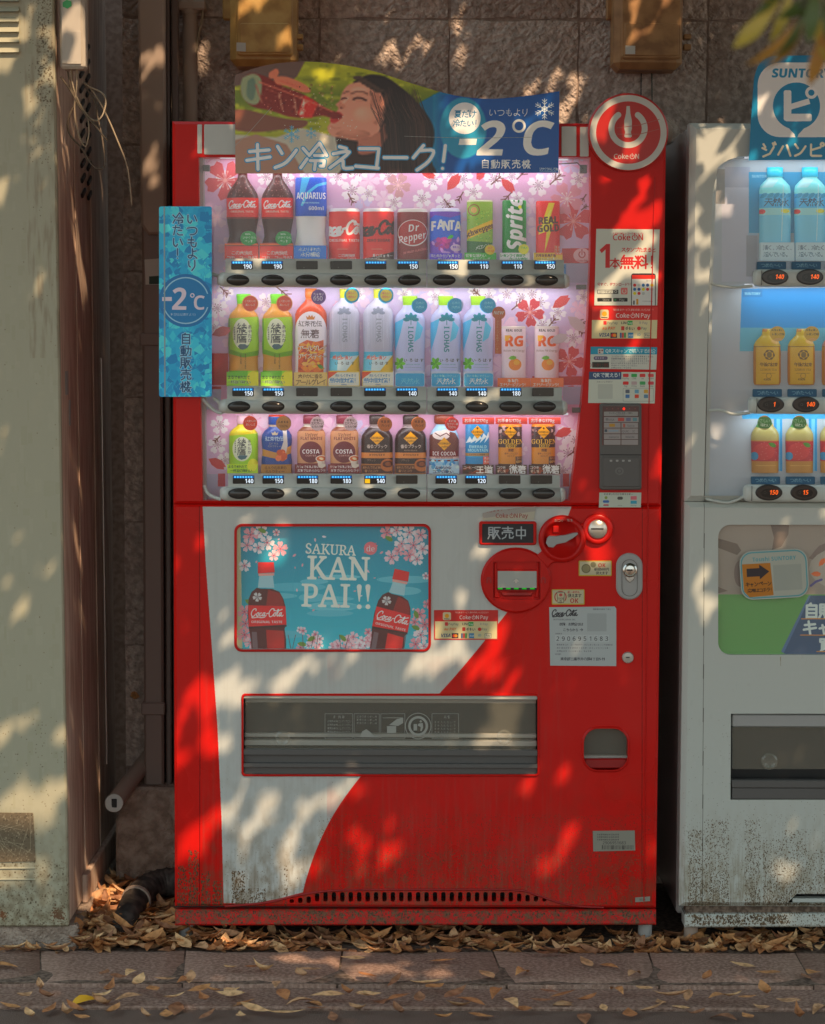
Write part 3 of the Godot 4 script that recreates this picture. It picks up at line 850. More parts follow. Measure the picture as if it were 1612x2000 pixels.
func drain_and_boxes() -> void:
	var z := -0.5
	# square brown downpipe
	var p := thing("drainpipe", "brown square drainpipe with collars running down the wall in the left gap", "drainpipe", Vector3(at(300, 1690, z).x, 0, z))
	var xa := at(279, 900, z).x
	var xb := at(318, 900, z).x
	part(p, "pipe", box(Vector3(xa, 0.1, z - 0.06), Vector3(xb, 3.2, z), 0.006), M.brown_pipe)
	var x2 := at(322, 900, z).x
	part(p, "channel", box(Vector3(x2, 0.0, z - 0.06), Vector3(x2 + 0.014, 3.2, z - 0.012), 0.003), M.brown_pipe_dark)
	part(p, "channel", box(Vector3(x2 + 0.018, 0.0, z - 0.06), Vector3(x2 + 0.034, 3.2, z - 0.02), 0.003), M.brown_pipe_dark)
	for y in [663, 1384]:
		var v := at(298, y, z)
		part(p, "collar", box(Vector3(xa - 0.006, v.y - 0.016, z - 0.06), Vector3(xb + 0.004, v.y + 0.016, z + 0.007), 0.003), M.brown_pipe)
	var v0 := at(300, 1668, z)
	var st := new_st()
	add_box(st, Vector3(xa - 0.022, v0.y - 0.016, z - 0.06), Vector3(xb + 0.03, v0.y + 0.018, z + 0.02), 0.006)
	part(p, "foot_collar", done(st), M.brown_pipe)
	part(p, "foot", tube([Vector3((xa + xb) / 2, -0.03, z - 0.02), Vector3((xa + xb) / 2, v0.y, z - 0.02)], 0.05, 16), M.concrete)
	# wide cover plate on its upper half
	var c := thing("pipe_cover", "long pale brown metal cover with rounded end over the upper drainpipe", "pipe cover", at(305, 450, z + 0.012))
	var q := PackedVector2Array()
	for v in [[268, -180], [322, -180], [326, 448], [312, 458], [290, 458], [277, 440]]:
		var w := at(v[0], v[1], z + 0.016)
		q.append(Vector2(w.x, w.y))
	part(c, "cover", plate(q, z + 0.03, z + 0.008, 0.006), M.grey_pipe)
	var lb := thing("torn_label", "torn white label with green mark on the drainpipe behind the blue vertical sign", "label", at(303, 533, z))
	part(lb, "paper", plate(W([283, 507, 325, 504, 325, 556, 285, 556], z), z + 0.005, z + 0.001), M.label_white)
	part(lb, "green_patch", plate(W([292, 540, 325, 538, 325, 555, 292, 555], z), z + 0.0062, z + 0.005), M.label_green)
	# conduit and cable at the top
	var k := thing("conduit_pipe", "round grey brown conduit pipe clamped to the block wall left of the left yellow box", "conduit pipe", at(371, 120, -0.59))
	var t := at(371, -200, -0.58)
	var b := at(369, 330, -0.58)
	part(k, "pipe", tube([Vector3(t.x, t.y + 0.4, -0.58), Vector3(t.x, b.y - 0.8, -0.58)], 0.0185, 18), M.grey_pipe)
	var cl := at(371, 10, -0.565)
	part(k, "clamp", box(Vector3(cl.x - 0.04, cl.y - 0.012, -0.62), Vector3(cl.x + 0.04, cl.y + 0.012, -0.557), 0.004), M.grey_pipe)
	part(k, "coupling", tube([Vector3(t.x, cl.y - 0.02, -0.58), Vector3(t.x, cl.y + 0.016, -0.58)], 0.0225, 18), M.grey_pipe)
	var w1 := thing("cable", "thin pale cable hanging down the wall beside the conduit pipe", "cable", at(392, 120, -0.58))
	var path := []
	for v in [[400, -60], [396, 30], [388, 70], [381, 130], [380, 240], [378, 330]]: path.append(at(v[0], v[1], -0.575))
	part(w1, "wire", tube(curve3(path), 0.0032, 6), M.cable)
	# yellow junction boxes
	for i in 2:
		var x0: float = [449.0, 1199.0][i]
		var x1: float = [580.0, 1339.0][i]
		var y1: float = [128.0, 134.0][i]
		var ml: Material = [M.yellow_box, M.yellow_box_aged][i]
		var zb := -0.5
		var bx := thing("junction_box", ["bright ochre plastic junction box on the wall above the banner", "darker weathered brown junction box on the wall above the round red sign"][i], "junction box", at((x0 + x1) / 2, y1, -0.62), "junction boxes on the block wall")
		var lo := at(x0, y1, zb)
		var hi := at(x1, -250, zb)
		part(bx, "body", box(Vector3(lo.x, lo.y, -0.62), Vector3(hi.x, hi.y + 0.0, zb), 0.016), ml)
		var la := at(x0 + 14, y1 - 18, zb)
		var lc := at(x1 - 8, -240, zb)
		part(bx, "lid", plate(W(rr(x0 + 14, -240, x1 - 8, y1 - 18, 7), zb), zb + 0.009, zb - 0.004, 0.004), ml)
		part(bx, "lid_panel", plate(W(rr(x0 + 20, 46, x1 - 14, y1 - 24, 4), zb), zb + 0.0115, zb + 0.0085, 0.002), ml)
		part(bx, "small_label", plate(W([x0 + 14, y1 - 44, x0 + 32, y1 - 43, x0 + 32, y1 - 26, x0 + 14, y1 - 27] if i == 0 else [x0 + 22, y1 - 44, x0 + 41, y1 - 43, x0 + 41, y1 - 27, x0 + 22, y1 - 27], zb), zb + 0.0128, zb + 0.0114), M.label_white)
		part(bx, "latch", boxp(x1 - 3, 66, x1 + 12, 76, zb - 0.05, zb - 0.02, 0.002), ml)
		part(bx, "latch", boxp(x1 - 3, 86, x1 + 12, 97, zb - 0.05, zb - 0.02, 0.002), ml)
		part(bx, "mounting_lug", boxp(x0 - 14, -20, x0 + 4, 38, -0.61, -0.58, 0.003), ml)
		if i == 1:
			for dx in [0, 20]:
				var wr := thing("wire", ["thin dark wire hanging from the weathered junction box, left of two", "thin green wire hanging from the weathered junction box, right of two"][dx / 20], "wire", at(1253 + dx, 140, -0.59))
				part(wr, "strand", tube([at(1253 + dx, 118, -0.6), at(1252 + dx * 1.1, 200, -0.595), at(1252 + dx, 320, -0.59)], 0.0016, 5), [M.black, M.label_green][dx / 20])
	# white pipe with a cap, dark hose in the gap
	var pc := thing("capped_pipe", "grey plastic pipe with white end cap sticking out of the dark gap", "pipe", at(225, 1562, -0.4))
	var e := at(226, 1564, -0.34)
	part(pc, "pipe", tube([Vector3(e.x + 0.06, e.y + 0.07, -0.6), e], 0.021, 18), M.grey_pipe)
	part(pc, "cap", tube([e - Vector3(0.004, 0.005, -0.001), e + Vector3(-0.002, -0.003, 0.014)], [0.0235, 0.022], 20), M.pvc)
	part(pc, "slot", box(e + Vector3(-0.008, -0.014, 0.013), e + Vector3(0.005, 0.008, 0.0165), 0.001), M.black)
	var hp := thing("drain_hose", "dirty black corrugated drain hose curving through the fallen leaves", "hose", on_ground(240, 1800))
	var hpath := []
	for v in [[236, 1806, 0.002, 0.022], [246, 1775, 0.028, 0.03], [262, 1742, 0.045, 0.032], [285, 1716, 0.06, 0.034], [318, 1702, 0.068, 0.036], [362, 1700, 0.07, 0.036]]:
		hpath.append(on_ground(v[0], v[1] + 22, v[2]))
	var hc := curve3(hpath, 10)
	var rad := []
	for i in hc.size(): rad.append((0.026 + 0.008 * minf(1.0, i / 30.0)) * (1.0 + (0.07 if i % 3 == 0 else 0.0)))
	part(hp, "hose", tube(hc, rad, 16), M.rubber_hose)
	part(hp, "ring", tube([hc[22], hc[23]], 0.037, 16), M.grey_pipe)

func left_cabinet() -> void:
	# painted steel cabinet at the left edge, turned slightly
	var zf := 0.03
	var fr := at(133.5, 1700, zf)
	var o := thing("utility_cabinet", "tall cream painted steel cabinet with rusty spots and dirt at the left edge", "cabinet", Vector3(fr.x, 0.03, zf))
	var cv := Canvas.new(self, -420, -330, 160, 1830, zf, 0.7, lin(0.4, 0.385, 0.275), 1)
	var r := RandomNumberGenerator.new()
	r.seed = 12
	var dirt := [lin(0.1, 0.075, 0.04), lin(0.14, 0.105, 0.06), lin(0.2, 0.16, 0.09)]
	for i in 2600:
		var c: Color = lin(0.4, 0.385, 0.275).lerp([lin(0.45, 0.43, 0.32), lin(0.34, 0.32, 0.21)][r.randi() % 2], r.randf() * 0.35)
		var q := cv.p(r.randf_range(-420, 160), r.randf_range(-330, 1830))
		cv.im.fill_rect(Rect2i(int(q.x), int(q.y), r.randi_range(2, 9), r.randi_range(3, 26)), c)
	cv.speckle(r, 2600, -420, 1680, 145, 1812, 2.4, dirt, 1.7)
	cv.speckle(r, 900, -420, 1400, 145, 1812, 1.6, dirt, 1.2)
	cv.speckle(r, 500, 88, -100, 118, 200, 3.0, dirt, 1.0)
	cv.speckle(r, 250, 70, -100, 118, 320, 2.0, dirt, 1.0)
	cv.speckle(r, 500, -420, -330, 145, 1812, 1.6, dirt, 1.0)
	for i in 220:
		var d := Vector2.from_angle(r.randf() * TAU) * absf(r.randfn(0.0, 8.0))
		cv.rect(114 + d.x, 1785 + d.y, 116.4 + d.x, 1787.4 + d.y, lin(0.15, 0.07, 0.03))
		if i % 2: cv.rect(4 + d.x * 0.7, 1784 + d.y * 0.7, 6 + d.x * 0.7, 1786 + d.y * 0.7, lin(0.2, 0.075, 0.025))
	cv.film(-420, 1500, 155, 1815, lin(0.16, 0.12, 0.065), 0.75, 3, 0.05, 0.03, 1.8, 0.1)
	cv.film(60, -330, 150, 700, lin(0.2, 0.15, 0.09), 0.5, 4, 0.08, 0.01, 0.2, 0.35)
	var paint := printed("cabinet_paint", cv, 0.5)
	var x0 := at(-400, 900, zf).x
	var top := at(100, -280, zf).y
	var bot := at(139, 1810, zf).y
	var yaw := Basis(Vector3.UP, -0.012) * Basis(Vector3.BACK, 0.009)
	# local geometry, hinged at the front right edge so that it can turn
	var body := Node3D.new()
	var st := new_st()
	add_plate(st, PackedVector2Array([Vector2(x0, bot), Vector2(fr.x, bot), Vector2(fr.x, top), Vector2(x0, top)]), [], zf, zf - 0.02, 0.004, cv)
	part(o, "front", done(st), paint)
	var lightened_side := tri_mat("cabinet_side", noise_tex(0.02, 512, 5, FastNoiseLite.TYPE_SIMPLEX, 17, ramp(lin(0.5, 0.34, 0.25), lin(0.62, 0.46, 0.36), lin(0.68, 0.54, 0.43))), 1.0, 0.55)  # brown dirt streaks; the colour is lightened to offset the shade on this side
	lightened_side.uv1_scale = Vector3(3.0, 0.3, 3.0)
	part(o, "body", box(Vector3(x0, bot, zf - 0.86), Vector3(fr.x - 0.002, top, zf - 0.021), 0.006), lightened_side)
	part(o, "door_seam", box(Vector3(fr.x - 0.0015, bot + 0.01, zf - 0.275), Vector3(fr.x + 0.0012, top, zf - 0.27), 0.001), lightened_side)
	part(o, "door_seam", box(Vector3(fr.x - 0.0015, bot + 0.01, zf - 0.535), Vector3(fr.x + 0.0012, top, zf - 0.53), 0.001), lightened_side)
	part(o, "base_rail", box(Vector3(fr.x - 0.002, bot, zf - 0.8), Vector3(fr.x + 0.012, bot + 0.07, zf - 0.22), 0.003), lightened_side)
	part(o, "plinth", box(Vector3(x0, -0.03, zf - 0.82), Vector3(fr.x + 0.02, bot - 0.001, zf - 0.012), 0.006), M.concrete)
	# louvres: front (top left) and side
	var paint_plain := mat("cabinet_plain", lin(0.4, 0.385, 0.275), 0.5)
	for y in [18, 38, 58, 78, 98, -2, -22, -42]:
		var a := at(-70, y, zf)
		var b := at(54, y + 4, zf)
		st = new_st()
		var d := 0.008
		var h := 0.011
		quad(st, Vector3(a.x, b.y - 0.002, zf + 0.001), Vector3(b.x, b.y - 0.002, zf + 0.001), Vector3(b.x, b.y - 0.002, zf + d), Vector3(a.x, b.y - 0.002, zf + d))
		quad(st, Vector3(a.x, b.y, zf + d), Vector3(b.x, b.y, zf + d), Vector3(b.x, b.y + h, zf + 0.0005), Vector3(a.x, b.y + h, zf + 0.0005))
		tri(st, Vector3(b.x, b.y, zf + 0.0005), Vector3(b.x, b.y + h, zf + 0.0005), Vector3(b.x, b.y, zf + d))
		part(o, "louvre", done(st), paint_plain)
	var slotted := box(Vector3(-0.001, -0.006, -0.028), Vector3(0.005, 0.006, 0.028), 0.002)
	for colm in 2:
		for i in 11:
			var s := MeshInstance3D.new()
			s.name = "vent_slot"
			s.mesh = slotted
			s.material_override = M.black
			s.position = Vector3(0.0, at(180, 75, zf - 0.3).y - i * 0.036 - o.position.y, -0.40 - colm * 0.1)
			s.rotation.x = 0.35
			o.add_child(s, true)
	# faded plate and pressed ribs low on the front
	var pc := Canvas.new(self, -60, 1583, 74, 1683, zf, 1.2, lin(0.17, 0.125, 0.075), 1)
	pc.speckle(r, 900, -60, 1583, 74, 1683, 4.0, [lin(0.33, 0.27, 0.17), lin(0.1, 0.075, 0.045), lin(0.24, 0.19, 0.12)])
	for i in 12: pc.line([r.randf_range(-50, 70), r.randf_range(1585, 1680), r.randf_range(-50, 70), r.randf_range(1585, 1680)], 1.0, lin(0.36, 0.3, 0.19))
	part(o, "faded_plate", plate(W([-60, 1585, 67, 1587, 71, 1682, -60, 1684], zf), zf + 0.002, zf, 0.0, [], pc), printed("faded_plate", pc, 0.8))
	for y in [1694, 1716]:
		part(o, "pressed_rib", boxp(-60, y, 70, y + 3, zf - 0.001, zf + 0.003, 0.0013), paint_plain)
	var vs := part(o, "torn_sticker", plate(W([146, 722, 160, 722, 152, 740, 152, 770, 146, 770], zf), zf - 0.05, zf - 0.052), M.pale_grey)
	o.remove_child(vs)
	vs.free()
	for e in [[0.105, 748, 0.046, 0.018], [0.145, 806, 0.05, 0.012]]:
		var y := at(150, e[1], zf - e[0]).y
		part(o, "torn_sticker", box(Vector3(fr.x - 0.001, y - e[2] * 0.6, zf - e[0] - e[3]), Vector3(fr.x + 0.0005, y + e[2] * 0.6, zf - e[0] + e[3]), 0.0), M.pale_grey)
	part(o, "silver_rod", tube([Vector3(fr.x + 0.02, at(220, 700, -0.5).y, -0.5), Vector3(fr.x + 0.02, at(220, 1492, -0.5).y, -0.5)], 0.0028, 6), M.silver)
	# shift everything by the hinge turn
	o.basis = yaw
	# white device box with wires, on the cabinet's side
	var dz := zf - 0.02
	var d0 := at(117, 134, dz)
	var dv := thing("sensor_box", "white plastic device box with green mark mounted high on the cabinet side", "device box", at(140, 134, dz))
	part(dv, "case", boxp(117, -120, 165, 134, dz - 0.05, dz + 0.005, 0.006), M.device_white)
	part(dv, "cover", plate(W(rr(121, -100, 160, 126, 2), dz), dz + 0.009, dz + 0.004, 0.002), M.device_white)
	part(dv, "cover_panel", plate(W([132, 62, 160, 62, 160, 126, 132, 126], dz), dz + 0.0105, dz + 0.0085, 0.0005), M.device_white)
	part(dv, "green_mark", plate(W([124, 6, 132, 1, 141, 4, 141, 13, 133, 18, 124, 14], dz), dz + 0.0102, dz + 0.0088), M.green_mark)
	var wires := [["pale looped cable hanging from the white device box, thickest of the bundle", 0.0021, M.cable, [[139, 136], [141, 160], [150, 190], [168, 222], [186, 236], [200, 226], [207, 200], [200, 182], [176, 170], [164, 162], [180, 176], [205, 218], [232, 280], [250, 330], [258, 400]]],
		["dark thin wire looping lowest below the white device box", 0.0021, M.cable_dark, [[133, 138], [138, 170], [148, 196], [134, 232], [136, 262], [160, 290], [180, 322], [198, 330], [205, 318], [200, 270], [192, 232], [186, 200], [166, 168]]],
		["pale thin wire hanging straight below the white device box", 0.0018, M.cable, [[150, 136], [150, 170], [146, 210], [150, 250], [166, 286], [174, 260], [172, 230]]],
		["brown wire crossing the cabinet side below the white device box", 0.0022, M.cable_dark, [[119, 150], [140, 180], [160, 215], [190, 250], [210, 275]]]]
	for w in wires:
		var t := thing("cable", w[0], "cable", at(w[3][0][0], w[3][0][1], dz - 0.02), "cables below the white device box")
		var path := []
		for i in w[3].size(): path.append(at(w[3][i][0], w[3][i][1], dz - 0.015 - 0.006 * i))
		part(t, "wire", tube(curve3(path), w[1], 6), w[2])

# ------------------------------------------------------------------ the red machine
const RED := Color(0.735, 0.115, 0.095)
const OFF := Color(0.80, 0.815, 0.80)
const INK := Color(0.22, 0.22, 0.27)

func coke_on(cv: Canvas, cx: float, y: float, cap: float, col: Color, tail := "") -> void:
	# "Coke ON" with a power sign for its O
	var tw: Array = lettering("Coke", "r")
	var cw: float = tw[2] / tw[1] * cap * 1.02
	var w := cw + cap * (2.3 + (2.5 if tail else 0.0))
	var x := cx - w / 2
	cv.text("Coke", x, y, cap, col, 0.0, "r", 1.02, 0.0, 0.0, cap * 0.02)
	x += cw + cap * 0.34
	cv.ring(x + cap * 0.5, y - cap * 0.45, cap * 0.46, cap * 0.14, col, -PI / 2 + 0.6, 1.5 * PI - 0.6)
	cv.line([x + cap * 0.5, y - cap * 1.12, x + cap * 0.5, y - cap * 0.45], cap * 0.15, col)
	cv.text("N", x + cap * 1.16, y, cap, col, 0.0, "r", 1.0, 0.0, 0.0, cap * 0.02)
	if tail: cv.text(tail, x + cap * 2.35, y, cap, col, 0.0, "r", 1.0, 0.0, 0.0, cap * 0.015)

func pay_marks(cv: Canvas, x0: float, y0: float, w: float, h: float) -> void:
	# three rows of payment names on a cream field
	var c := cv
	var X := func(t): return x0 + w * t
	var r1 := y0 + h * 0.22
	var r2 := y0 + h * 0.52
	var r3 := y0 + h * 0.84
	var s := h * 0.13
	c.rrect(X.call(0.16), r1 - s * 1.3, X.call(0.21), r1 + s * 0.3, 1, Color(0.82, 0.2, 0.2))
	c.text("PayPay", X.call(0.22), r1, s, Color(0.4, 0.4, 0.4), 0, "r")
	c.text("LINE", X.call(0.44), r1, s, Color(0.25, 0.25, 0.25), 0, "b")
	c.rrect(X.call(0.54), r1 - s * 1.4, X.call(0.62), r1 + s * 0.4, 1, Color(0.2, 0.62, 0.25))
	c.text("Pay", X.call(0.58), r1, s * 0.9, OFF)
	c.text("R Pay", X.call(0.73), r1, s, Color(0.55, 0.5, 0.55), 0, "r")
	c.text("au PAY", X.call(0.24), r2, s * 1.2, Color(0.85, 0.38, 0.14), 0.5, "b", 1, 0.2)
	c.rrect(X.call(0.44), r2 - s * 1.4, X.call(0.49), r2 + s * 0.3, 1, Color(0.75, 0.2, 0.15))
	c.text("d", X.call(0.51), r2, s * 1.2, Color(0.2, 0.2, 0.2), 0)
	c.jp("払い", X.call(0.55), r2 - s * 1.2, s * 1.4, Color(0.25, 0.25, 0.25), 0.12)
	c.ell(X.call(0.72), r2 - s * 0.5, s * 0.8, s * 0.8, Color(0.78, 0.15, 0.12))
	c.text("Pay", X.call(0.755), r2, s * 1.1, Color(0.4, 0.4, 0.4), 0, "r")
	c.text("VISA", X.call(0.17), r3 + s * 0.5, s * 1.5, Color(0.15, 0.25, 0.42), 0.5, "b", 1, 0.2)
	c.rect(X.call(0.27), r3 - s * 1.2, X.call(0.375), r3 + s, Color(0.18, 0.17, 0.2))
	c.ell(X.call(0.31), r3 - s * 0.1, s * 0.75, s * 0.75, Color(0.85, 0.2, 0.12), 12)
	c.ell(X.call(0.338), r3 - s * 0.1, s * 0.75, s * 0.75, Color(0.9, 0.55, 0.15), 12)
	for i in 3: c.rrect(X.call(0.42 + i * 0.033), r3 - s * 1.2, X.call(0.448 + i * 0.033), r3 + s, 1, [Color(0.25, 0.35, 0.55), Color(0.75, 0.15, 0.15), Color(0.2, 0.55, 0.25)][i])
	c.rect(X.call(0.55), r3 - s * 1.2, X.call(0.63), r3 + s, Color(0.2, 0.5, 0.68))
	c.text("AM", X.call(0.59), r3 + s * 0.4, s * 0.9, OFF)
	c.text("iD", X.call(0.72), r3 + s * 0.2, s * 1.1, Color(0.45, 0.58, 0.62))
	c.rrect(X.call(0.80), r3 - s * 1.1, X.call(0.91), r3 + s, 1, Color(0.5, 0.5, 0.46))
	c.rrect(X.call(0.806), r3 - s * 0.9, X.call(0.904), r3 + s * 0.8, 1, Color(0.82, 0.79, 0.66))
	c.text("Pay", X.call(0.855), r3 + s * 0.3, s * 0.9, Color(0.3, 0.3, 0.3), 0.5, "r")

func pay_head(cv: Canvas, x0: float, y0: float, x1: float, y1: float) -> void:
	var w := x1 - x0
	var h := y1 - y0
	cv.rect(x0, y0, x1, y1, Color(0.80, 0.15, 0.12))
	cv.rrect(x0 + w * 0.13, y0 + h * 0.18, x0 + w * 0.26, y1 - h * 0.08, h * 0.15, Color(0.84, 0.78, 0.62))
	cv.ell(x0 + w * 0.195, y0 + h * 0.52, h * 0.2, h * 0.2, Color(0.9, 0.62, 0.12), 12)
	cv.line([x0 + w * 0.155, y1 - h * 0.2, x0 + w * 0.235, y1 - h * 0.18], h * 0.07, Color(0.3, 0.25, 0.2))
	cv.jp("各社決済サービスがご利用いただけます!", x0 + w * 0.32, y0 + h * 0.1, h * 0.19, Color(0.86, 0.75, 0.72), 0.1, false, 0.9)
	coke_on(cv, x0 + w * 0.62, y1 - h * 0.18, h * 0.34, Color(0.88, 0.84, 0.82), "Pay")

func red_machine() -> void:
	var o := thing("vending_machine", "red and white drink vending machine with pink cherry blossom display and dirty base", "vending machine", Vector3(0.04, 0, -0.29))
	var L := at(339, 1000).x
	var R := at(1292, 1000).x
	var T := at(800, 239).y
	var B := at(800, 1772).y
	var Mid := at(740, 986.5).y
	part(o, "cabinet_body", box(Vector3(L - 0.004, 0.05, -0.58), Vector3(R - 0.002, T - 0.006, -0.066), 0.006), M.dark_red)
	part(o, "door_gasket", box(Vector3(L + 0.004, 0.06, -0.066), Vector3(R - 0.006, T - 0.02, -0.062), 0.0), M.black)
	# upper door with the opening of the display
	var hole := W([388, 307, 1154, 307, 1155, 420, 1153, 520, 1149, 620, 1143, 710, 1136, 790, 1127, 870, 1113, 978, 396, 978, 392, 800, 389, 500])
	var rp := [Vector2(L, Mid + 0.0006), Vector2(R, Mid + 0.0006), Vector2(R, T), Vector2(L, T)]
	part(o, "upper_door", plate(PackedVector2Array(rp), 0.0, -0.062, 0.007, [hole]), M.red_paint)
	# lamp panels along the top
	for e in [[386, 243, 395, 300], [399, 243, 1122, 302], [1097, 247, 1126, 305], [1133, 248, 1150, 306]]:
		if e[2] == 1122: e[2] = 1090
		part(o, "header_panel", plate(W(rr(e[0], e[1], e[2], e[3], 2)), 0.0016, 0.0, 0.0008), M.white_panel)
	# lower door: painted swoosh and years of splashed dirt
	var lower := [Vector2(L, B), Vector2(R, B), Vector2(R, Mid - 0.0006), Vector2(L, Mid - 0.0006)]
	var redc := lin(0.62, 0.009, 0.006)
	var cv := Canvas.new(self, 330, 975, 1300, 1780, 0.0, 1.3, redc, 2)
	var wht := lin(0.54, 0.57, 0.54)
	var sw: Array = [396, 989.5, 402, 1100, 413, 1250, 425, 1420, 433, 1600, 437, 1764, 500, 1764, 550, 1754, 592, 1743]
	var edge := PackedVector2Array()
	for q in [[592, 1743], [600, 1712], [618, 1660], [646, 1601], [682, 1546], [726, 1492], [780, 1436], [860, 1353], [912, 1294], [960, 1235], [1000, 1184], [1040, 1126], [1074, 1074], [1100, 1030], [1117, 989.5]]: edge.append(Vector2(q[0], q[1]))
	sw.append_array(pts(smooth(edge, 5)))
	cv.poly(sw, wht)
	var rg := RandomNumberGenerator.new()
	rg.seed = 77
	var mud := [lin(0.1, 0.06, 0.03), lin(0.14, 0.09, 0.045), lin(0.17, 0.1, 0.055), lin(0.07, 0.045, 0.025)]
	cv.line([390, 989, 391, 1400, 390, 1772], 1.1, lin(0.1, 0.004, 0.004))
	cv.line([1255, 990, 1254, 1750], 1.1, lin(0.16, 0.005, 0.005))
	cv.speckle(rg, 900, 395, 1480, 1275, 1770, 1.2, mud, 1.4)
	cv.speckle(rg, 9000, 620, 1590, 1270, 1768, 1.9, mud, 1.2)
	cv.speckle(rg, 5200, 660, 1660, 1260, 1766, 2.3, mud, 1.3)
	cv.speckle(rg, 700, 440, 1640, 600, 1764, 1.6, mud, 1.9)
	for e in [[452, 478, 1700, 240], [470, 520, 1735, 160], [555, 562, 1690, 40], [346, 366, 1690, 260], [368, 388, 1660, 420], [392, 410, 1700, 220], [415, 434, 1720, 200]]:
		for i in e[3]:
			var t := pow(rg.randf(), 1.5)
			var q := cv.p(rg.randf_range(e[0], e[1]), lerpf(1768, e[2], t))
			cv.im.fill_rect(Rect2i(int(q.x), int(q.y), rg.randi_range(2, 6), rg.randi_range(3, 10)), mud[rg.randi() % 4])
	for i in 420: # pale scuffs
		var q := cv.p(rg.randf_range(1120, 1255), rg.randf_range(992, 1030))
		cv.im.fill_rect(Rect2i(int(q.x), int(q.y), rg.randi_range(1, 4), 1), lin(0.55, 0.06, 0.05))
	cv.film(395, 1380, 1290, 1772, lin(0.16, 0.1, 0.05), 0.55, 21, 0.03, 0.02, 2.2, 0.15)
	cv.film(335, 1600, 1290, 1772, lin(0.13, 0.085, 0.045), 0.55, 22, 0.13, 0.016, 1.6, 0.45)
	cv.film(395, 990, 1110, 1764, lin(0.3, 0.29, 0.25), 0.14, 23, 0.11, 0.005, 0.3, 0.3)
	cv.film(640, 1280, 1255, 1772, lin(0.62, 0.07, 0.05), 0.22, 24, 0.006, 0.006, 0.2, 0.3)
	var slotp := W(rr(474, 1357, 1052, 1514, 6))
	var screen := W(rr(462, 1028, 838, 1269, 12))
	var chg := W(rr(1139, 1421, 1228, 1505, 30, 8))
	var vents := []
	for i in 31:
		var x := 566.0 + i * 16.45
		var e := clampf(minf(i, 30 - i) / 4.0, 0, 1)
		var y1 := 1761.0 + (3.0 if i < 3 else 0.0)
		vents.append(W(rr(x, y1 - 8 - 10.5 * e, x + 8.6, y1, 3.2, 3)))
	var front := printed("door_paint", cv, 0.36)
	front.metallic_specular = 0.36
	front.roughness_texture = noise_tex(0.006, 256, 4, FastNoiseLite.TYPE_SIMPLEX, 7, ramp(Color(0.62, 0.62, 0.62), Color(0.8, 0.8, 0.8), Color.WHITE))
	front.roughness = 0.42
	part(o, "lower_door", plate(PackedVector2Array(lower), 0.0, -0.05, 0.006, [slotp, screen, chg] + vents, cv), front)
	# arched rim over the bottom grille
	var arch := smooth(W([440, 1770, 520, 1763, 575, 1750, 632, 1741, 700, 1738, 800, 1737.5, 1000, 1738, 1045, 1747, 1090, 1762, 1130, 1770, 1180, 1772]), 4)
	var st := new_st()
	var ap := []
	for q in arch: ap.append(Vector3(q.x, q.y, 0.0))
	add_tube(st, ap, 0.0028, 6)
	part(o, "grille_rim", done(st), M.flap_red)
	part(o, "grille_back", boxp(540, 1735, 1095, 1766, -0.06, -0.051, 0.0), M.black)
	# base plate under the door
	var kc := Canvas.new(self, 335, 1772, 1295, 1812, -0.004, 1.3, redc, 1)
	kc.film(340, 1770, 1284, 1808, lin(0.16, 0.1, 0.05), 1.0, 8, 0.05, 0.05, 0.1, 0.25)
	kc.speckle(rg, 3600, 340, 1778, 1284, 1806, 2.6, mud, 1.0)
	kc.speckle(rg, 900, 340, 1778, 1284, 1790, 5.0, mud, 1.0)
	for i in 9:
		var x := rg.randf_range(345, 1250)
		kc.speckle(rg, 90, x, 1778, x + 40, 1806, 5.0, mud, 1.0)
	part(o, "base_plate", plate(W([342, 1777, 1282, 1777, 1282, 1807, 342, 1808], -0.004), -0.004, -0.06, 0.004, [], kc), printed("base_paint", kc, 0.5))
	part(o, "base_gap", boxp(344, 1770, 1280, 1780, -0.05, -0.03, 0.0), M.black)
	for x in [362, 1262]:
		var f := at(x, 1812, -0.03)
		part(o, "foot", tube([Vector3(f.x, -0.03, f.z - 0.02), Vector3(f.x, 0.05, f.z - 0.02)], 0.017, 12), M.pale_grey)
	# ---- display: printed backdrop behind a pane
	display_backdrop(o)
	var pane := part(o, "display_pane", plate(hole, -0.0075, -0.0095), M.pane)
	part(o, "display_trim", plate(W([388, 307, 397, 307, 403, 978, 396, 978, 392, 800, 389, 500], -0.03), -0.03, -0.06), M.pale_grey)
	for e in [[431, 1108, 506, 535, 562], [434, 1104, 755, 782, 809], [436, 1100, 926, 952, 979]]:
		button_rail(o, e)
	for k in 3:
		var y: float = [306.0, 563.0, 811.0][k]
		var a := at(430, y, -0.02)
		var b := at(1110, y, -0.02)
		part(o, "lamp_strip", box(Vector3(a.x, a.y + [-0.004, 0.004, 0.004][k], -0.026), Vector3(b.x, a.y + [-0.001, 0.009, 0.009][k], -0.016), 0.0), M.lamp_strip)
		var l := AreaLight3D.new()
		l.name = "display_lamp"
		l.area_size = Vector2(b.x - a.x, 0.012)
		l.light_energy = DISPLAY_LAMP * [1.35, 1.0, 0.85][k]
		l.light_color = Color(1.0, 0.97, 0.98)
		l.shadow_enabled = true
		l.area_range = 3.0
		o.add_child(l, true)
		l.position = Vector3((a.x + b.x) / 2, a.y + [-0.0045, 0.0035, 0.0035][k], -0.021) - o.position
		l.rotation = Vector3(-PI / 2 + 0.28, 0, 0)
	for e in [[1133, 322, 1147, 338], [1126, 556, 1146, 565], [1118, 796, 1136, 806], [396, 322, 410, 334]]:
		part(o, "corner_clip", boxp(e[0], e[1], e[2], e[3], -0.03, -0.014, 0.001), M.grey_plastic)
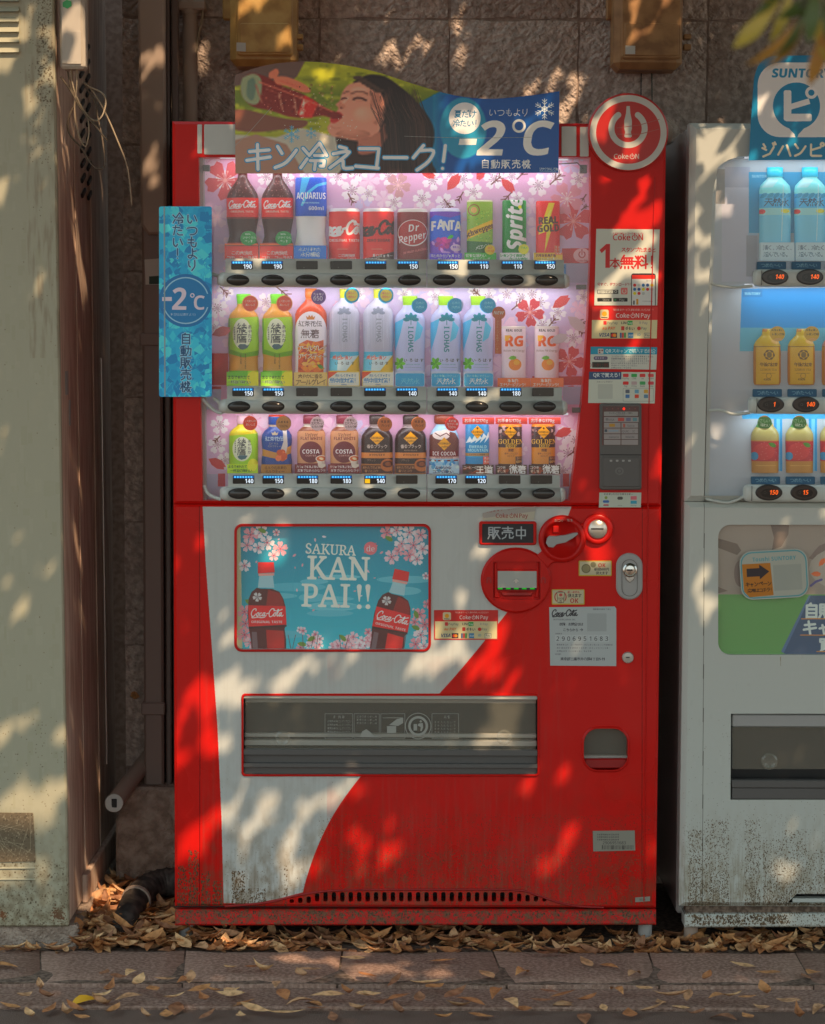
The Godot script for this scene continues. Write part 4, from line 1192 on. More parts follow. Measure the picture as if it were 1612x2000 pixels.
	part(o, "wire_stay", tube([at(1092, 320, -0.012), at(1128, 318, -0.012), at(1140, 330, -0.014)], 0.0014, 5), M.black)
	# pale wires from the left edge to the rails
	for y in [530, 792, 965]:
		var p := [at(398, y - 26 + 10, -0.012), at(406, y - 2, -0.006), at(418, y + 6, -0.003), at(432, y + 10, 0.002)]
		if y == 792: p = [at(396, 780, -0.012), at(408, 792, -0.006), at(420, 802, -0.003), at(434, 806, 0.002), at(428, 786, 0.0), at(418, 778, -0.004)]
		part(o, "rail_cable", tube(curve3(p), 0.0042, 8), M.ivory)
	# petals printed on stickers on the inside of the pane
	petals_on_pane(o)
	part(o, "door_edge", tube([at(1279, 345, 0.0005), at(1268, 780, 0.0005), at(1258, 1760, 0.0005)], 0.0016, 6), M.red_plastic)
	# ---- pillar: posters, reader
	pillar(o)
	lower_fittings(o)

const DISPLAY_LAMP := 0.034

func display_backdrop(o: Node3D) -> void:
	var z := -0.058
	var pink := Color(0.80, 0.62, 0.74)
	var c := Canvas.new(self, 380, 296, 1170, 990, z, 1.5, pink, 2)
	var r := RandomNumberGenerator.new()
	r.seed = 42
	var lilac := Color(0.76, 0.72, 0.84)
	var white := Color(0.86, 0.84, 0.88)
	var soft := Color(0.84, 0.72, 0.80)
	var red := Color(0.72, 0.22, 0.26)
	var rose := Color(0.78, 0.5, 0.52)
	var brown := Color(0.36, 0.16, 0.14)
	for y in range(0, 70):
		var t := y / 69.0
		var col := pink.lerp(lilac, 0.5 - 0.5 * cos(t * 9.0)) if t < 0.95 else lilac
		c.rect(380, 296 + y * 10, 1170, 307 + y * 10, col)
	for i in 130: # soft, far blossoms
		c.flower(r.randf_range(390, 1160), r.randf_range(300, 985), r.randf_range(14, 34), r.randf() * TAU, [soft, lilac, white.lerp(pink, 0.4)][r.randi() % 3], soft)
	for e in [[660, 345, 20], [700, 335, 22], [688, 372, 24], [640, 330, 18], [720, 378, 18], [600, 340, 16], [760, 345, 20], [845, 352, 22], [905, 350, 22], [925, 375, 20], [880, 340, 18], [965, 350, 22], [1000, 345, 18], [1052, 362, 24], [1085, 345, 18], [1010, 388, 16], [870, 398, 22], [825, 388, 20], [770, 395, 18], [560, 352, 18], [520, 345, 20], [440, 352, 22],
		[425, 602, 22], [440, 572, 18], [520, 590, 20], [418, 640, 16], [990, 575, 20], [1020, 582, 24], [1055, 590, 22], [955, 580, 20], [1090, 610, 18], [1060, 635, 22], [1040, 575, 20], [930, 572, 18], [1120, 660, 20], [430, 830, 20], [425, 868, 20], [440, 900, 18], [1105, 850, 20], [1125, 860, 22], [1110, 885, 24], [1130, 900, 22], [1100, 920, 20], [790, 575, 16], [850, 580, 18], [700, 575, 16], [1140, 580, 16], [1130, 350, 18]]:
		c.flower(e[0], e[1], e[2], r.randf() * TAU, white, Color(0.7, 0.6, 0.68), Color(0.5, 0.36, 0.42))
	for e in [[680, 378, 690, 396], [905, 375, 895, 392], [1010, 350, 1030, 330], [1075, 360, 1096, 340], [960, 360, 978, 345], [1000, 605, 1018, 590], [1070, 640, 1085, 622], [1120, 622, 1142, 632], [1000, 375, 985, 392], [660, 340, 690, 330], [1110, 890, 1130, 876], [540, 560, 562, 578], [430, 560, 445, 575], [940, 580, 925, 566], [1126, 640, 1138, 652], [430, 852, 420, 862], [868, 390, 880, 405], [1145, 380, 1135, 395], [1136, 410, 1146, 402]]:
		c.twig(e[0], e[1], e[2], e[3], brown)
	for e in [[440, 352, 42, 0.3], [1120, 432, 40, 0.9], [1035, 610, 30, 0.2], [1112, 706, 32, 0.1]]:
		c.flower(e[0], e[1], e[2], e[3], red if e[0] > 1000 else Color(0.74, 0.3, 0.33), Color(0.84, 0.62, 0.6))
	c.flower(1108, 388, 34, 0.5, rose.lerp(pink, 0.45), Color(0.88, 0.8, 0.8))
	c.flower(778, 362, 26, 0.2, Color(0.72, 0.56, 0.58), Color(0.86, 0.74, 0.74))
	for e in [[886, 356, 20, -0.9], [940, 338, 16, 2.0], [992, 362, 18, 0.8], [1096, 590, 20, -0.6], [430, 648, 17, -0.4], [424, 905, 19, 0.5], [1100, 845, 18, -0.4], [836, 340, 16, 0.4], [1120, 760, 12, 0.5]]:
		c.petal(e[0], e[1], e[2], e[3], Color(0.72, 0.24, 0.24))
	c.rect(408, 755, 432, 770, Color(0.62, 0.14, 0.16))
	c.rect(412, 690, 446, 752, Color(0.66, 0.22, 0.24))
	c.rect(1040, 735, 1150, 752, Color(0.66, 0.18, 0.2))
	# red strip with the power sign, right of the top row
	c.rect(1098, 485, 1152, 514, Color(0.7, 0.18, 0.2))
	c.ell(1137, 499, 17, 14, Color(0.84, 0.72, 0.74))
	c.ring(1137, 497, 6, 2.0, Color(0.62, 0.2, 0.22), -PI / 2 + 0.6, 1.5 * PI - 0.6)
	c.line([1137, 487, 1137, 497], 1.8, Color(0.62, 0.2, 0.22))
	coke_on(c, 1138, 511, 3.6, Color(0.6, 0.25, 0.28))
	for e in [[1098, 514, 1152, 552], [1100, 755, 1142, 790], [1095, 925, 1130, 985], [396, 760, 432, 800], [396, 926, 436, 985]]:
		c.rect(e[0], e[1], e[2], e[3], Color(0.66, 0.66, 0.76))
	c.rect(1100, 516, 1106, 540, Color(0.3, 0.55, 0.78))
	c.rect(1100, 925, 1112, 950, Color(0.66, 0.2, 0.22))
	c.rect(426, 925, 440, 950, Color(0.66, 0.2, 0.26))
	# grey worn edge on the left with specks
	c.poly([380, 296, 400, 296, 405, 990, 380, 990], Color(0.62, 0.6, 0.62))
	c.speckle(r, 120, 386, 300, 404, 990, 1.6, [Color(0.2, 0.18, 0.18), Color(0.35, 0.3, 0.3)])
	c.tone = Vector3(1.16, 1.0, 1.12)
	part(o, "backdrop", plate(W([382, 298, 1168, 298, 1168, 988, 382, 988], z), z, z - 0.003, 0.0, [], c), printed("blossom_print", c, 0.5))

func petals_on_pane(o: Node3D) -> void:
	var z := -0.011
	var n := 0
	for e in [[1092, 662, 19, -0.35], [1126, 632, 22, 0.7], [1114, 630, 20, 0.9], [433, 648, 19, -0.3]]:
		if n == 2:
			n += 1
			continue
		var pts := []
		for q in [[-1.0, 0.0], [-0.4, -0.42], [0.3, -0.5], [1.0, -0.14], [0.8, 0.0], [0.95, 0.2], [0.3, 0.48], [-0.4, 0.4]]:
			var v: Vector2 = Vector2(q[0], q[1]).rotated(e[3]) * e[2]
			pts.append_array([e[0] + v.x, e[1] + v.y])
		part(o, "petal_sticker", plate(W(pts, z), z, z - 0.0005), [M.petal_pale, M.petal_pink, null, M.petal_red][n])
		n += 1

func button_rail(o: Node3D, e: Array) -> void:
	var x0: float = e[0]
	var x1: float = e[1]
	var row: int = {506: 0, 755: 1, 926: 2}[e[2]]
	var T := at(770, e[2]).y
	var Md := at(770, e[3]).y
	var Bt := at(770, e[4]).y
	var X0 := at(x0, e[3]).x
	var X1 := at(x1, e[3]).x
	# section of the rail: a flat price strip above a rounded button bar
	var prof := [Vector2(T, -0.008), Vector2(T - 0.001, 0.0075), Vector2(Md + 0.002, 0.009)]
	var r := (Md - Bt) * 0.5
	for i in 9:
		var t := PI / 2 - PI * i / 8
		prof.append(Vector2(Md - r + sin(t) * r, 0.009 + cos(t) * 0.016))
	prof.append(Vector2(Bt, -0.008))
	var st := new_st()
	st.set_smooth_group(2)
	var seam := at(834, e[3]).x
	for s in [[X0 + 0.012, seam - 0.0007], [seam + 0.0007, X1 - 0.008]]:
		for i in prof.size() - 1:
			var a: Vector2 = prof[i]
			var b: Vector2 = prof[i + 1]
			quad(st, Vector3(s[0], b.x, b.y), Vector3(s[1], b.x, b.y), Vector3(s[1], a.x, a.y), Vector3(s[0], a.x, a.y))
		for x in s:
			var c := Vector3(x, (T + Bt) / 2, -0.008)
			for i in prof.size() - 1:
				tri(st, c, Vector3(x, prof[i].x, prof[i].y), Vector3(x, prof[i + 1].x, prof[i + 1].y))
	# rounded ends
	for s in [[X0 + 0.012, -0.02], [X1 - 0.008, 0.014]]:
		for k in 5:
			var a0 := PI / 2 * k / 5
			var a1 := PI / 2 * (k + 1) / 5
			for i in range(2, prof.size() - 2):
				var q := []
				for w in [[i, a0], [i, a1], [i + 1, a1], [i + 1, a0]]:
					var p: Vector2 = prof[w[0]]
					q.append(Vector3(s[0] + sin(w[1]) * s[1], Md - r + (p.x - Md + r) * (0.35 + 0.65 * cos(w[1])), 0.0 + (p.y) * cos(w[1])))
				quad(st, q[0], q[1], q[2], q[3])
	var rail := part(o, "button_rail", done(st), M.ivory)
	var values: Array = [["190", "190", "", "", "-", "150", "150", "110", "110", "150"], ["150", "150", "", "", "-", "140", "140", "140", "180", ""], ["140", "150", "180", "180", "140", "", "170", "120", "", ""]][row]
	var dxs: Array = [[473, 532, 600, 667, 734, 797, 875, 935, 1001, 1065], [475, 534, 600, 667, 733, 795, 874, 931, 998, 1061], [476, 534, 601, 667, 733, 795, 872, 930, 996, 1058]][row]
	var bxs: Array = [[465, 533, 600, 667, 734, 800, 868, 935, 1001, 1068], [467, 534, 600, 667, 733, 799, 866, 932, 998, 1064], [468, 534, 601, 667, 733, 799, 865, 931, 997, 1062]][row]
	var y0: float = [509.5, 757.5, 928.5][row]
	var y1 := y0 + 16.5
	var cv := Canvas.new(self, 440, y0 - 3, 1100, y1 + 3, 0.011, 2.4, Color(0.1, 0.095, 0.09), 2)
	var em := Canvas.new(self, 440, y0 - 3, 1100, y1 + 3, 0.011, 2.4, Color(0, 0, 0), 2)
	for i in 10:
		if values[i] == "":
			cv.rect(dxs[i] - 21, y0, dxs[i] + 21, y1, Color(0.24, 0.225, 0.21))
			cv.ell(dxs[i] - 6, y1 - 3.5, 0.9, 0.9, Color(0.5, 0.5, 0.48), 6)
			continue
		for q in [cv, em]:
			q.rect(dxs[i] - 20, y0 + 0.8, dxs[i] + 20, y0 + 5.6, Color(0.05, 0.33, 0.62))
			for j in 7:
				q.rect(dxs[i] - 18 + j * 5.3, y0 + 1.5, dxs[i] - 15 + j * 5.3, y0 + 4.8, Color(0.3, 0.78, 1.0))
			if values[i] != "-":
				q.text(values[i], dxs[i] + 19, y1 - 1.2, 8.6, Color(0.9, 0.95, 1.0), 1.0, "b", 0.86)
		if row == 2 and i == 4:
			for q in [cv, em]: q.rect(dxs[i] - 20, y0 + 7, dxs[i] - 10, y1 - 1, Color(0.75, 0.6, 0.05))
	var m := printed("price_print_%d" % row, cv, 0.2)
	m.emission_enabled = true
	m.emission = Color.BLACK
	m.emission_texture = em.texture()
	m.emission_energy_multiplier = 0.75
	var bc := at(600, (e[3] + e[4]) / 2.0, 0.025)
	for i in 10:
		part(rail, "price_display", plate(W(rr(dxs[i] - 21, y0, dxs[i] + 21, y1, 1.5, 2), 0.011), 0.0105, 0.006, 0.0005, [], cv), m)
		var b := at(bxs[i], (e[3] + e[4]) / 2.0 - 1.5, 0.024)
		st = new_st()
		st.set_smooth_group(3)
		add_knob(st, b, [[0.0262, -0.004], [0.0262, 0.0012], [0.0248, 0.0022], [0.0236, 0.0008]], 32, 0.48)
		part(rail, "button_bezel", done(st), M.button_rim)
		st = new_st()
		st.set_smooth_group(3)
		var pr := []
		for k in 7: pr.append([0.0238 * cos(PI / 2 * k / 6), 0.0004 + 0.0062 * sin(PI / 2 * k / 6)])
		add_knob(st, b, pr, 32, 0.47)
		part(rail, "button", done(st), M.button_dark)

func sticker(o: Node, called: String, pts: Array, z: float, cv: Canvas, m: Material, label := "") -> MeshInstance3D:
	return part(o, called, plate(W(pts, z), z, z - 0.0009, 0.0, [], cv), m, label)

func pillar(o: Node3D) -> void:
	var z := 0.0012
	var c := Canvas.new(self, 1145, 440, 1295, 998, z, 3.0, RED, 2)
	var paper := Color(0.79, 0.80, 0.76)
	# free drink poster
	c.rect(1155, 440, 1295, 600, paper)
	c.jp("スマホで楽しいコークオンアプリ", 1197, 454, 4.0, RED, 0.1)
	coke_on(c, 1227, 469, 11.0, RED)
	c.text("1", 1171, 523, 46, Color(0.74, 0.13, 0.13), 0.0, "b", 0.9)
	c.jp("スタンプたまると", 1214, 483, 9.0, RED, 0.12, false, 0.93)
	c.jp("本", 1191, 504, 20, RED, 0.12)
	c.jp("無料!", 1212, 498, 26.5, Color(0.74, 0.13, 0.13), 0.13, false, 1.02)
	c.jp("今すぐ、ダウンロード!!", 1167, 552, 6.0, Color(0.6, 0.12, 0.12), 0.12, false, 0.98)
	c.rect(1167, 566, 1199, 574, Color(0.25, 0.25, 0.24))
	c.rect(1168, 567, 1198, 573, paper)
	c.jp("コークオン", 1170, 567.5, 5.0, Color(0.25, 0.25, 0.24), 0.12)
	c.rect(1199, 566, 1208, 574, Color(0.22, 0.22, 0.2))
	c.ring(1203, 569.5, 2.2, 1.0, paper)
	c.rrect(1213, 562, 1226, 575, 2, Color(0.82, 0.45, 0.42))
	c.ring(1219.5, 569, 3.6, 1.2, paper, -PI / 2 + 0.6, 1.5 * PI - 0.6)
	for x in [1167, 1198]:
		c.rrect(x, 582, x + 28, 589, 1, Color(0.13, 0.13, 0.12))
		c.text("Store" if x == 1167 else "Play", x + 17, 587.6, 4.0, paper, 0.5, "r")
	c.poly([1200.5, 583.5, 1205, 585.5, 1200.5, 587.8], Color(0.2, 0.6, 0.35))
	c.rrect(1233, 534, 1281, 605, 5, Color(0.14, 0.15, 0.16))
	c.rrect(1234.5, 537, 1279.5, 606, 3, Color(0.82, 0.83, 0.81))
	c.rect(1234.5, 537, 1279.5, 545, Color(0.78, 0.19, 0.13))
	var dots := [Color(0.76, 0.17, 0.15), Color(0.15, 0.4, 0.6), Color(0.82, 0.78, 0.1), Color(0.7, 0.72, 0.7), Color(0.18, 0.3, 0.5)]
	for i in 13:
		c.ell(1240 + (i % 5) * 8.4, 557 + (i / 5) * 8, 3.1, 3.1, dots[(i * 3 + i / 5) % 5], 12)
	c.text("20/15", 1262, 549.8, 2.6, Color(0.4, 0.4, 0.4), 0, "r")
	c.rect(1237, 587, 1240, 595, Color(0.3, 0.3, 0.3))
	c.rect(1243, 584, 1247, 595, Color(0.75, 0.55, 0.1))
	c.line([1255, 588, 1275, 588.5], 0.7, Color(0.5, 0.5, 0.5))
	c.rect(1150, 596.6, 1290, 600, RED)
	# payment poster
	pay_head(c, 1155, 600, 1287, 625)
	c.rect(1155, 625, 1287, 662, Color(0.83, 0.79, 0.62))
	pay_marks(c, 1159, 625, 124, 36)
	# how to buy with a phone
	c.rect(1150, 674, 1290, 722, Color(0.77, 0.78, 0.74))
	c.rect(1150, 674, 1290, 692, Color(0.12, 0.57, 0.68))
	c.rrect(1168, 681, 1179, 691, 1.5, Color(0.78, 0.76, 0.72))
	for e in [[1170, 683], [1175, 683], [1170, 687]]: c.rect(e[0], e[1], e[0] + 3, e[1] + 3, Color(0.5, 0.3, 0.3))
	c.jp("QRスキャンで購入する場合", 1183, 681, 8.4, Color(0.82, 0.86, 0.85), 0.1, false, 0.92)
	c.rrect(1160, 696, 1187, 703, 3, Color(0.36, 0.32, 0.42))
	c.jp("電子マネー", 1162, 697, 4.6, Color(0.75, 0.74, 0.78), 0.1)
	c.rect(1157, 707, 1190, 718, Color(0.16, 0.17, 0.13))
	c.text("02:01:05", 1188, 716, 5.5, Color(0.5, 0.12, 0.1), 1.0, "m")
	for i in 6: c.jp(["コンピュータと番号は入力する必要ありません", "自動販売機は購入するとき決済されます", "スキャンしたコードの画面をご確認ください", "番号の表示が消えるまでお待ちください", "商品ボタンを押してください", "お問合せはこちらから"][i], 1194, 694.5 + i * 4.4, 3.3, Color(0.4, 0.4, 0.42), 0.1, false, 1.2)
	# phone code sticker (its square code is left blank)
	c.rect(1148, 724, 1288, 790, Color(0.77, 0.79, 0.74))
	c.rect(1148, 724, 1214, 741, Color(0.2, 0.3, 0.45))
	c.jp("QRで買える!", 1159, 727.5, 9.2, Color(0.82, 0.85, 0.84), 0.11, false, 0.95)
	c.jp("スキャンして今すぐ", 1166, 744, 3.4, Color(0.4, 0.4, 0.4), 0.1)
	c.rrect(1168, 750, 1197, 779, 2, Color(0.70, 0.72, 0.68))
	for i in 8:
		var x := 1217.0 + (i % 4) * 16.4
		var y := 730.0 + (i / 4) * 15.0
		var q: Color = [Color(0.78, 0.2, 0.2), Color(0.2, 0.6, 0.28), Color(0.78, 0.22, 0.2), Color(0.8, 0.3, 0.3), Color(0.78, 0.15, 0.12), Color(0.7, 0.62, 0.62), Color(0.25, 0.6, 0.35), Color(0.75, 0.25, 0.3)][i]
		c.rrect(x, y, x + 11, y + 6.5, 1.5, q)
		c.text(["PayPay", "LINE", "au", "Smart", "Pay", "R Pay", "Bank", "Coke"][i], x + 5.5, y + 10.6, 3.0, Color(0.4, 0.4, 0.4), 0.5, "r")
	c.rrect(1217, 758, 1277, 784, 2, Color(0.58, 0.6, 0.57))
	c.rrect(1217.7, 758.7, 1276.3, 783.3, 2, Color(0.77, 0.79, 0.74))
	for i in 6:
		c.rrect(1222.0 + (i % 3) * 18, 761.0 + (i / 3) * 9.5, 1230.0 + (i % 3) * 18, 768.0 + (i / 3) * 9.5, 1, [Color(0.35, 0.38, 0.42), Color(0.4, 0.6, 0.7), Color(0.78, 0.6, 0.2), Color(0.25, 0.45, 0.65), Color(0.78, 0.25, 0.12), Color(0.35, 0.5, 0.6)][i])
	# e-money strip under the reader
	c.rect(1168, 960, 1256, 994, Color(0.72, 0.75, 0.70))
	c.jp("ご利用いただける電子マネー", 1180, 963, 4.0, Color(0.35, 0.35, 0.35), 0.1, false, 1.1)
	c.ell(1184, 972, 3, 3, Color(0.5, 0.58, 0.3), 8)
	c.rrect(1206, 970, 1217, 976, 3, Color(0.3, 0.3, 0.28))
	c.rect(1232, 969, 1244, 976, Color(0.78, 0.42, 0.46))
	c.rrect(1178, 977, 1190, 982, 2, Color(0.25, 0.42, 0.65))
	c.rect(1232, 978, 1244, 984, Color(0.2, 0.58, 0.68))
	c.rrect(1179, 985, 1189, 988, 1, Color(0.75, 0.35, 0.38))
	for i in 3: c.text("money" if i != 1 else "suica", [1184, 1211, 1238][i], 988.5, 2.6, Color(0.45, 0.45, 0.45), 0.5, "r")
	# reader card
	c.rect(1176, 792, 1250, 872, Color(0.34, 0.24, 0.23))
	for i in 6: c.ell(1184.5 + i * 11, 797.7, 1.3, 1.3, Color(0.5, 0.3, 0.28), 6)
	c.rect(1178.7, 803.5, 1245, 812, Color(0.56, 0.55, 0.54))
	c.jp("タッチして電子マネーで購入", 1188, 804.3, 3.6, Color(0.3, 0.3, 0.32), 0.1)
	c.text("Touch here", 1211, 811, 2.4, Color(0.3, 0.3, 0.32), 0.5, "r")
	for i in 5:
		for j in 2:
			var x := 1178.7 + j * 34.0
			var y := 814.0 + i * 11.1
			c.rect(x, y, x + (67 if i == 0 else 32.4), y + 9.8, Color(0.58, 0.56, 0.55))
	for e in [[1182, 816, 1187, 821, Color(0.45, 0.45, 0.45)], [1206, 815.5, 1218, 822, Color(0.7, 0.28, 0.24)], [1222, 815.5, 1231, 822, Color(0.4, 0.4, 0.5)], [1235, 815.5, 1243, 822, Color(0.35, 0.52, 0.55)], [1189, 827, 1200, 833, Color(0.68, 0.52, 0.2)], [1216, 827, 1220, 834, Color(0.65, 0.35, 0.3)], [1180, 838, 1185, 843, Color(0.25, 0.3, 0.35)], [1188, 840, 1207, 842, Color(0.5, 0.6, 0.68)]]:
		c.rect(e[0], e[1], e[2], e[3], e[4])
	for e in [["VISA", 1193, 821.5], ["Suica", 1231, 833], ["QUIC", 1221, 844], ["IC", 1237, 844], ["nanaco", 1198, 855], ["WAON", 1229, 855]]:
		c.text(e[0], e[1], e[2], 4.2, Color(0.36, 0.34, 0.36), 0.5, "r")
	c.tone = Vector3(1.06, 1.0, 1.1)
	var m := printed("pillar_print", c, 0.38)
	sticker(o, "poster", [1165, 447, 1289, 448, 1284, 596.5, 1161, 596.5], z, c, m, "white poster on the pillar offering one free drink for stamps")
	sticker(o, "poster", [1157, 599, 1285, 599, 1283, 661, 1156, 661], z, c, m, "red and cream sticker of payment names on the pillar")
	sticker(o, "sticker", [1154, 677, 1284, 678, 1282, 722, 1153, 720], z, c, m, "turquoise headed instruction sticker on the pillar")
	sticker(o, "sticker", [1151, 726, 1281, 727, 1279, 788, 1149, 787], z, c, m, "white sticker with dark blue heading on the pillar")
	sticker(o, "sticker", [1171, 962, 1253, 962, 1252, 991, 1170, 991], z, c, m, "pale strip of payment marks under the card reader")
	# card reader
	var zr := 0.016
	var st := new_st()
	add_plate(st, W(rr(1172, 788, 1253.5, 957, 5), zr), [], zr, 0.0, 0.003)
	var rd := part(o, "card_reader", done(st), M.grey_plastic)
	part(rd, "reader_groove", boxp(1173, 887.5, 1253, 889, zr - 0.002, zr + 0.0004, 0.0), M.black)
	part(rd, "reader_pad", plate(W(rr(1177, 892, 1249, 951, 4), zr), zr + 0.0025, zr, 0.0015), M.grey_plastic)
	sticker(rd, "reader_card", [1177.5, 793.5, 1248, 793.5, 1247, 869.5, 1177, 869.5], zr + 0.0012, c, m)
	part(rd, "status_lamp", knob(1217.5, 798, [[0.0026, zr], [0.0026, zr + 0.0022], [0.0, zr + 0.003]], 12), M.red_lamp)
	for i in 4:
		part(rd, "reader_mark", plate(W(rr(1191 + i * 12, 898, 1196 + i * 12, 901.5, 1), zr), zr + 0.003, zr + 0.0024), M.pale_grey)
	part(rd, "touch_mark", plate(W(oval(1210, 920, 8.5, 7.5), zr), zr + 0.0029, zr + 0.0024, 0.0, [W(oval(1210, 920, 5.5, 4.8), zr)]), M.touch_grey)
	part(rd, "touch_mark", plate(W(oval(1210, 920, 3.2, 3.2, 14), zr), zr + 0.0029, zr + 0.0024), M.touch_grey)

func lower_fittings(o: Node3D) -> void:
	var z := 0.0012
	# ---- poster behind its window
	var zp := -0.02
	var c := Canvas.new(self, 455, 1020, 846, 1276, zp, 2.4, Color(0.1, 0.47, 0.53), 2)
	var r := RandomNumberGenerator.new()
	r.seed = 9
	for i in 64:
		c.rect(455, 1020 + i * 4, 846, 1025 + i * 4, Color(0.02, 0.43, 0.50).lerp(Color(0.24, 0.60, 0.64), pow(i / 63.0, 1.3)))
	for i in 16:
		c.ell(r.randf_range(470, 830), r.randf_range(1120, 1260), r.randf_range(20, 60), r.randf_range(4, 10), Color(0.3, 0.57, 0.62).lerp(Color(0.5, 0.68, 0.7), r.randf() * 0.5))
	c.poly([455, 1020, 470, 1028, 474, 1276, 455, 1276], Color(0.66, 0.64, 0.54))
	var pk := [Color(0.80, 0.66, 0.68), Color(0.74, 0.55, 0.58), Color(0.84, 0.74, 0.75)]
	var leafc := Color(0.35, 0.45, 0.2)
	for e in [[490, 1045, 17], [510, 1038, 15], [483, 1065, 14], [522, 1060, 16], [505, 1070, 13], [548, 1072, 16], [535, 1085, 12], [540, 1040, 8], [478, 1105, 13], [756, 1040, 15], [775, 1036, 14], [800, 1040, 16], [822, 1045, 14], [785, 1062, 16], [808, 1065, 18], [826, 1072, 14], [800, 1085, 14], [765, 1088, 16], [815, 1092, 14], [780, 1075, 12], [478, 1195, 15], [480, 1218, 14], [478, 1240, 16], [490, 1255, 14], [508, 1262, 12], [495, 1225, 10], [820, 1200, 14], [830, 1220, 14], [822, 1240, 16], [812, 1258, 14], [828, 1262, 12], [810, 1215, 10], [835, 1180, 10], [832, 1125, 8]]:
		c.flower(e[0], e[1], e[2], r.randf() * TAU, pk[r.randi() % 3], Color(0.55, 0.22, 0.3))
	for i in 34:
		var x := r.randf_range(585, 735)
		c.flower(x, 1268 - r.randf() * 34 * (0.4 + absf(x - 660) / 90.0), r.randf_range(7, 13), r.randf() * TAU, pk[r.randi() % 3], Color(0.55, 0.22, 0.3))
	for i in 30: c.petal(r.randf_range(480, 830), r.randf_range(1040, 1250), r.randf_range(2.0, 5.0), r.randf() * TAU, pk[r.randi() % 3])
	for e in [[512, 1036, 0.4], [486, 1176, 0.6], [760, 1052, 0.5], [608, 1248, -0.5], [670, 1246, 0.8], [590, 1258, 0.2], [813, 1200, 1.2], [812, 1226, 0.4]]: c.petal(e[0], e[1], 9, e[2], leafc)
	for i in 18:
		var x := r.randf_range(480, 830)
		c.line([x, 1266, x + r.randf_range(-8, 8), 1240], 1.0, Color(0.3, 0.14, 0.16))
	var ltr := Color(0.74, 0.76, 0.72)
	c.ring(656, 1140, 84, 0.7, Color(0.22, 0.53, 0.58))
	c.text("SAKURA", 646, 1083, 20, ltr, 0.5, "s", 0.9, 0.0, 0.04, 0.5)
	c.petal(724, 1071, 16, -0.6, Color(0.78, 0.42, 0.44))
	c.ell(724, 1071, 13, 13, Color(0.78, 0.42, 0.44))
	c.text("de", 724, 1077, 11, Color(0.84, 0.76, 0.76), 0.5, "s")
	c.text("KAN", 661, 1132, 45, ltr, 0.5, "s", 0.94, 0.0, 0.02, 1.0)
	c.text("PAI", 636, 1185, 45, ltr, 0.5, "s", 0.94, 0.0, 0.02, 1.0)
	for x in [702.0, 719.0]:
		c.poly([x - 5, 1146, x + 5, 1146, x + 1, 1175, x - 1, 1175], ltr)
		c.ell(x, 1146, 5, 5, ltr)
		c.ell(x, 1185, 4.8, 4.8, ltr)
	for e in [[520.0, 1098.0, 0.0, 1.0, 1.0], [786.0, 1114.0, 0.23, 0.95, 0.0]]: # two bottles
		var B := func(pts: Array) -> Array:
			var out := []
			for i in range(0, pts.size(), 2):
				var v: Vector2 = Vector2(pts[i], pts[i + 1]).rotated(e[2]) * e[3]
				out.append_array([e[0] + v.x, e[1] + v.y])
			return out
		c.poly(B.call([-13, 22, 13, 22, 16, 50, -16, 50]), Color(0.55, 0.66, 0.68))
		c.poly(B.call([-16, 0, 15, 0, 17, 20, -16, 22]), Color(0.62, 0.13, 0.12))
		c.poly(B.call([-15, 22, 16, 21, 16, 26, -15, 27]), Color(0.72, 0.55, 0.52))
		c.poly(B.call([-18, 50, -10, 52, 12, 52, 26, 58, 34, 72, 38, 88, 40, 120, 36, 130, 39, 150, 40, 200, -26, 200, -30, 150, -34, 128, -36, 100, -34, 72, -28, 58]), Color(0.24, 0.08, 0.07))
		c.poly(B.call([4, 54, 26, 60, 33, 74, 36, 88, 0, 88]), Color(0.42, 0.12, 0.09))
		c.poly(B.call([0, 132, 34, 134, 36, 150, 36, 200, 4, 200]), Color(0.5 + 0.1 * (1.0 - e[4]), 0.11, 0.07))
		c.poly(B.call([-28, 136, -18, 136, -14, 200, -24, 200]), Color(0.38, 0.32, 0.33))
		c.poly(B.call([-35, 84, 38, 86, 40, 122, -34, 126]), Color(0.66, 0.12, 0.11))
		c.poly(B.call([-34, 126, 40, 122, 40, 126, -33, 130]), Color(0.16, 0.06, 0.06))
		var t: Vector2 = Vector2(-30, 90).rotated(e[2]) * e[3]
		c.script(e[0] + t.x, e[1] + t.y, 63, Color(0.8, 0.77, 0.75), 3.2, e[2], "ORIGINAL TASTE")
		var f: Vector2 = Vector2(-17, 68).rotated(e[2]) * e[3]
		c.flower(e[0] + f.x, e[1] + f.y, 10, 0.4, Color(0.66, 0.66, 0.66), Color(0.4, 0.4, 0.4))
	c.tone = Vector3(1.34, 1.0, 1.35)
	part(o, "window_poster", plate(W(rr(458, 1023, 842, 1273, 12), zp), zp, zp - 0.004, 0.0, [], c), printed("poster_print", c, 0.45), "poster of two cola bottles and cherry blossom under a blue sky")
	part(o, "poster_window", plate(W(rr(461, 1027, 839, 1270, 12)), -0.002, -0.005), M.pane)
	part(o, "window_frame", plate(W(rr(458, 1023, 842, 1273, 15)), 0.004, -0.004, 0.002, [W(rr(463, 1028, 837, 1268.5, 11))]), M.red_plastic)
	# ---- dispenser
	part(o, "bin_back", boxp(460, 1340, 1066, 1530, -0.2, -0.16, 0.0), M.inside_grey)
	for e in [[462, 1345, 1064, 1357.5], [462, 1513, 1064, 1526], [460, 1345, 474.5, 1526], [1052, 1345, 1066, 1526]]:
		part(o, "bin_wall", boxp(e[0], e[1], e[2], e[3], -0.17, -0.051, 0.0), M.inside_grey)
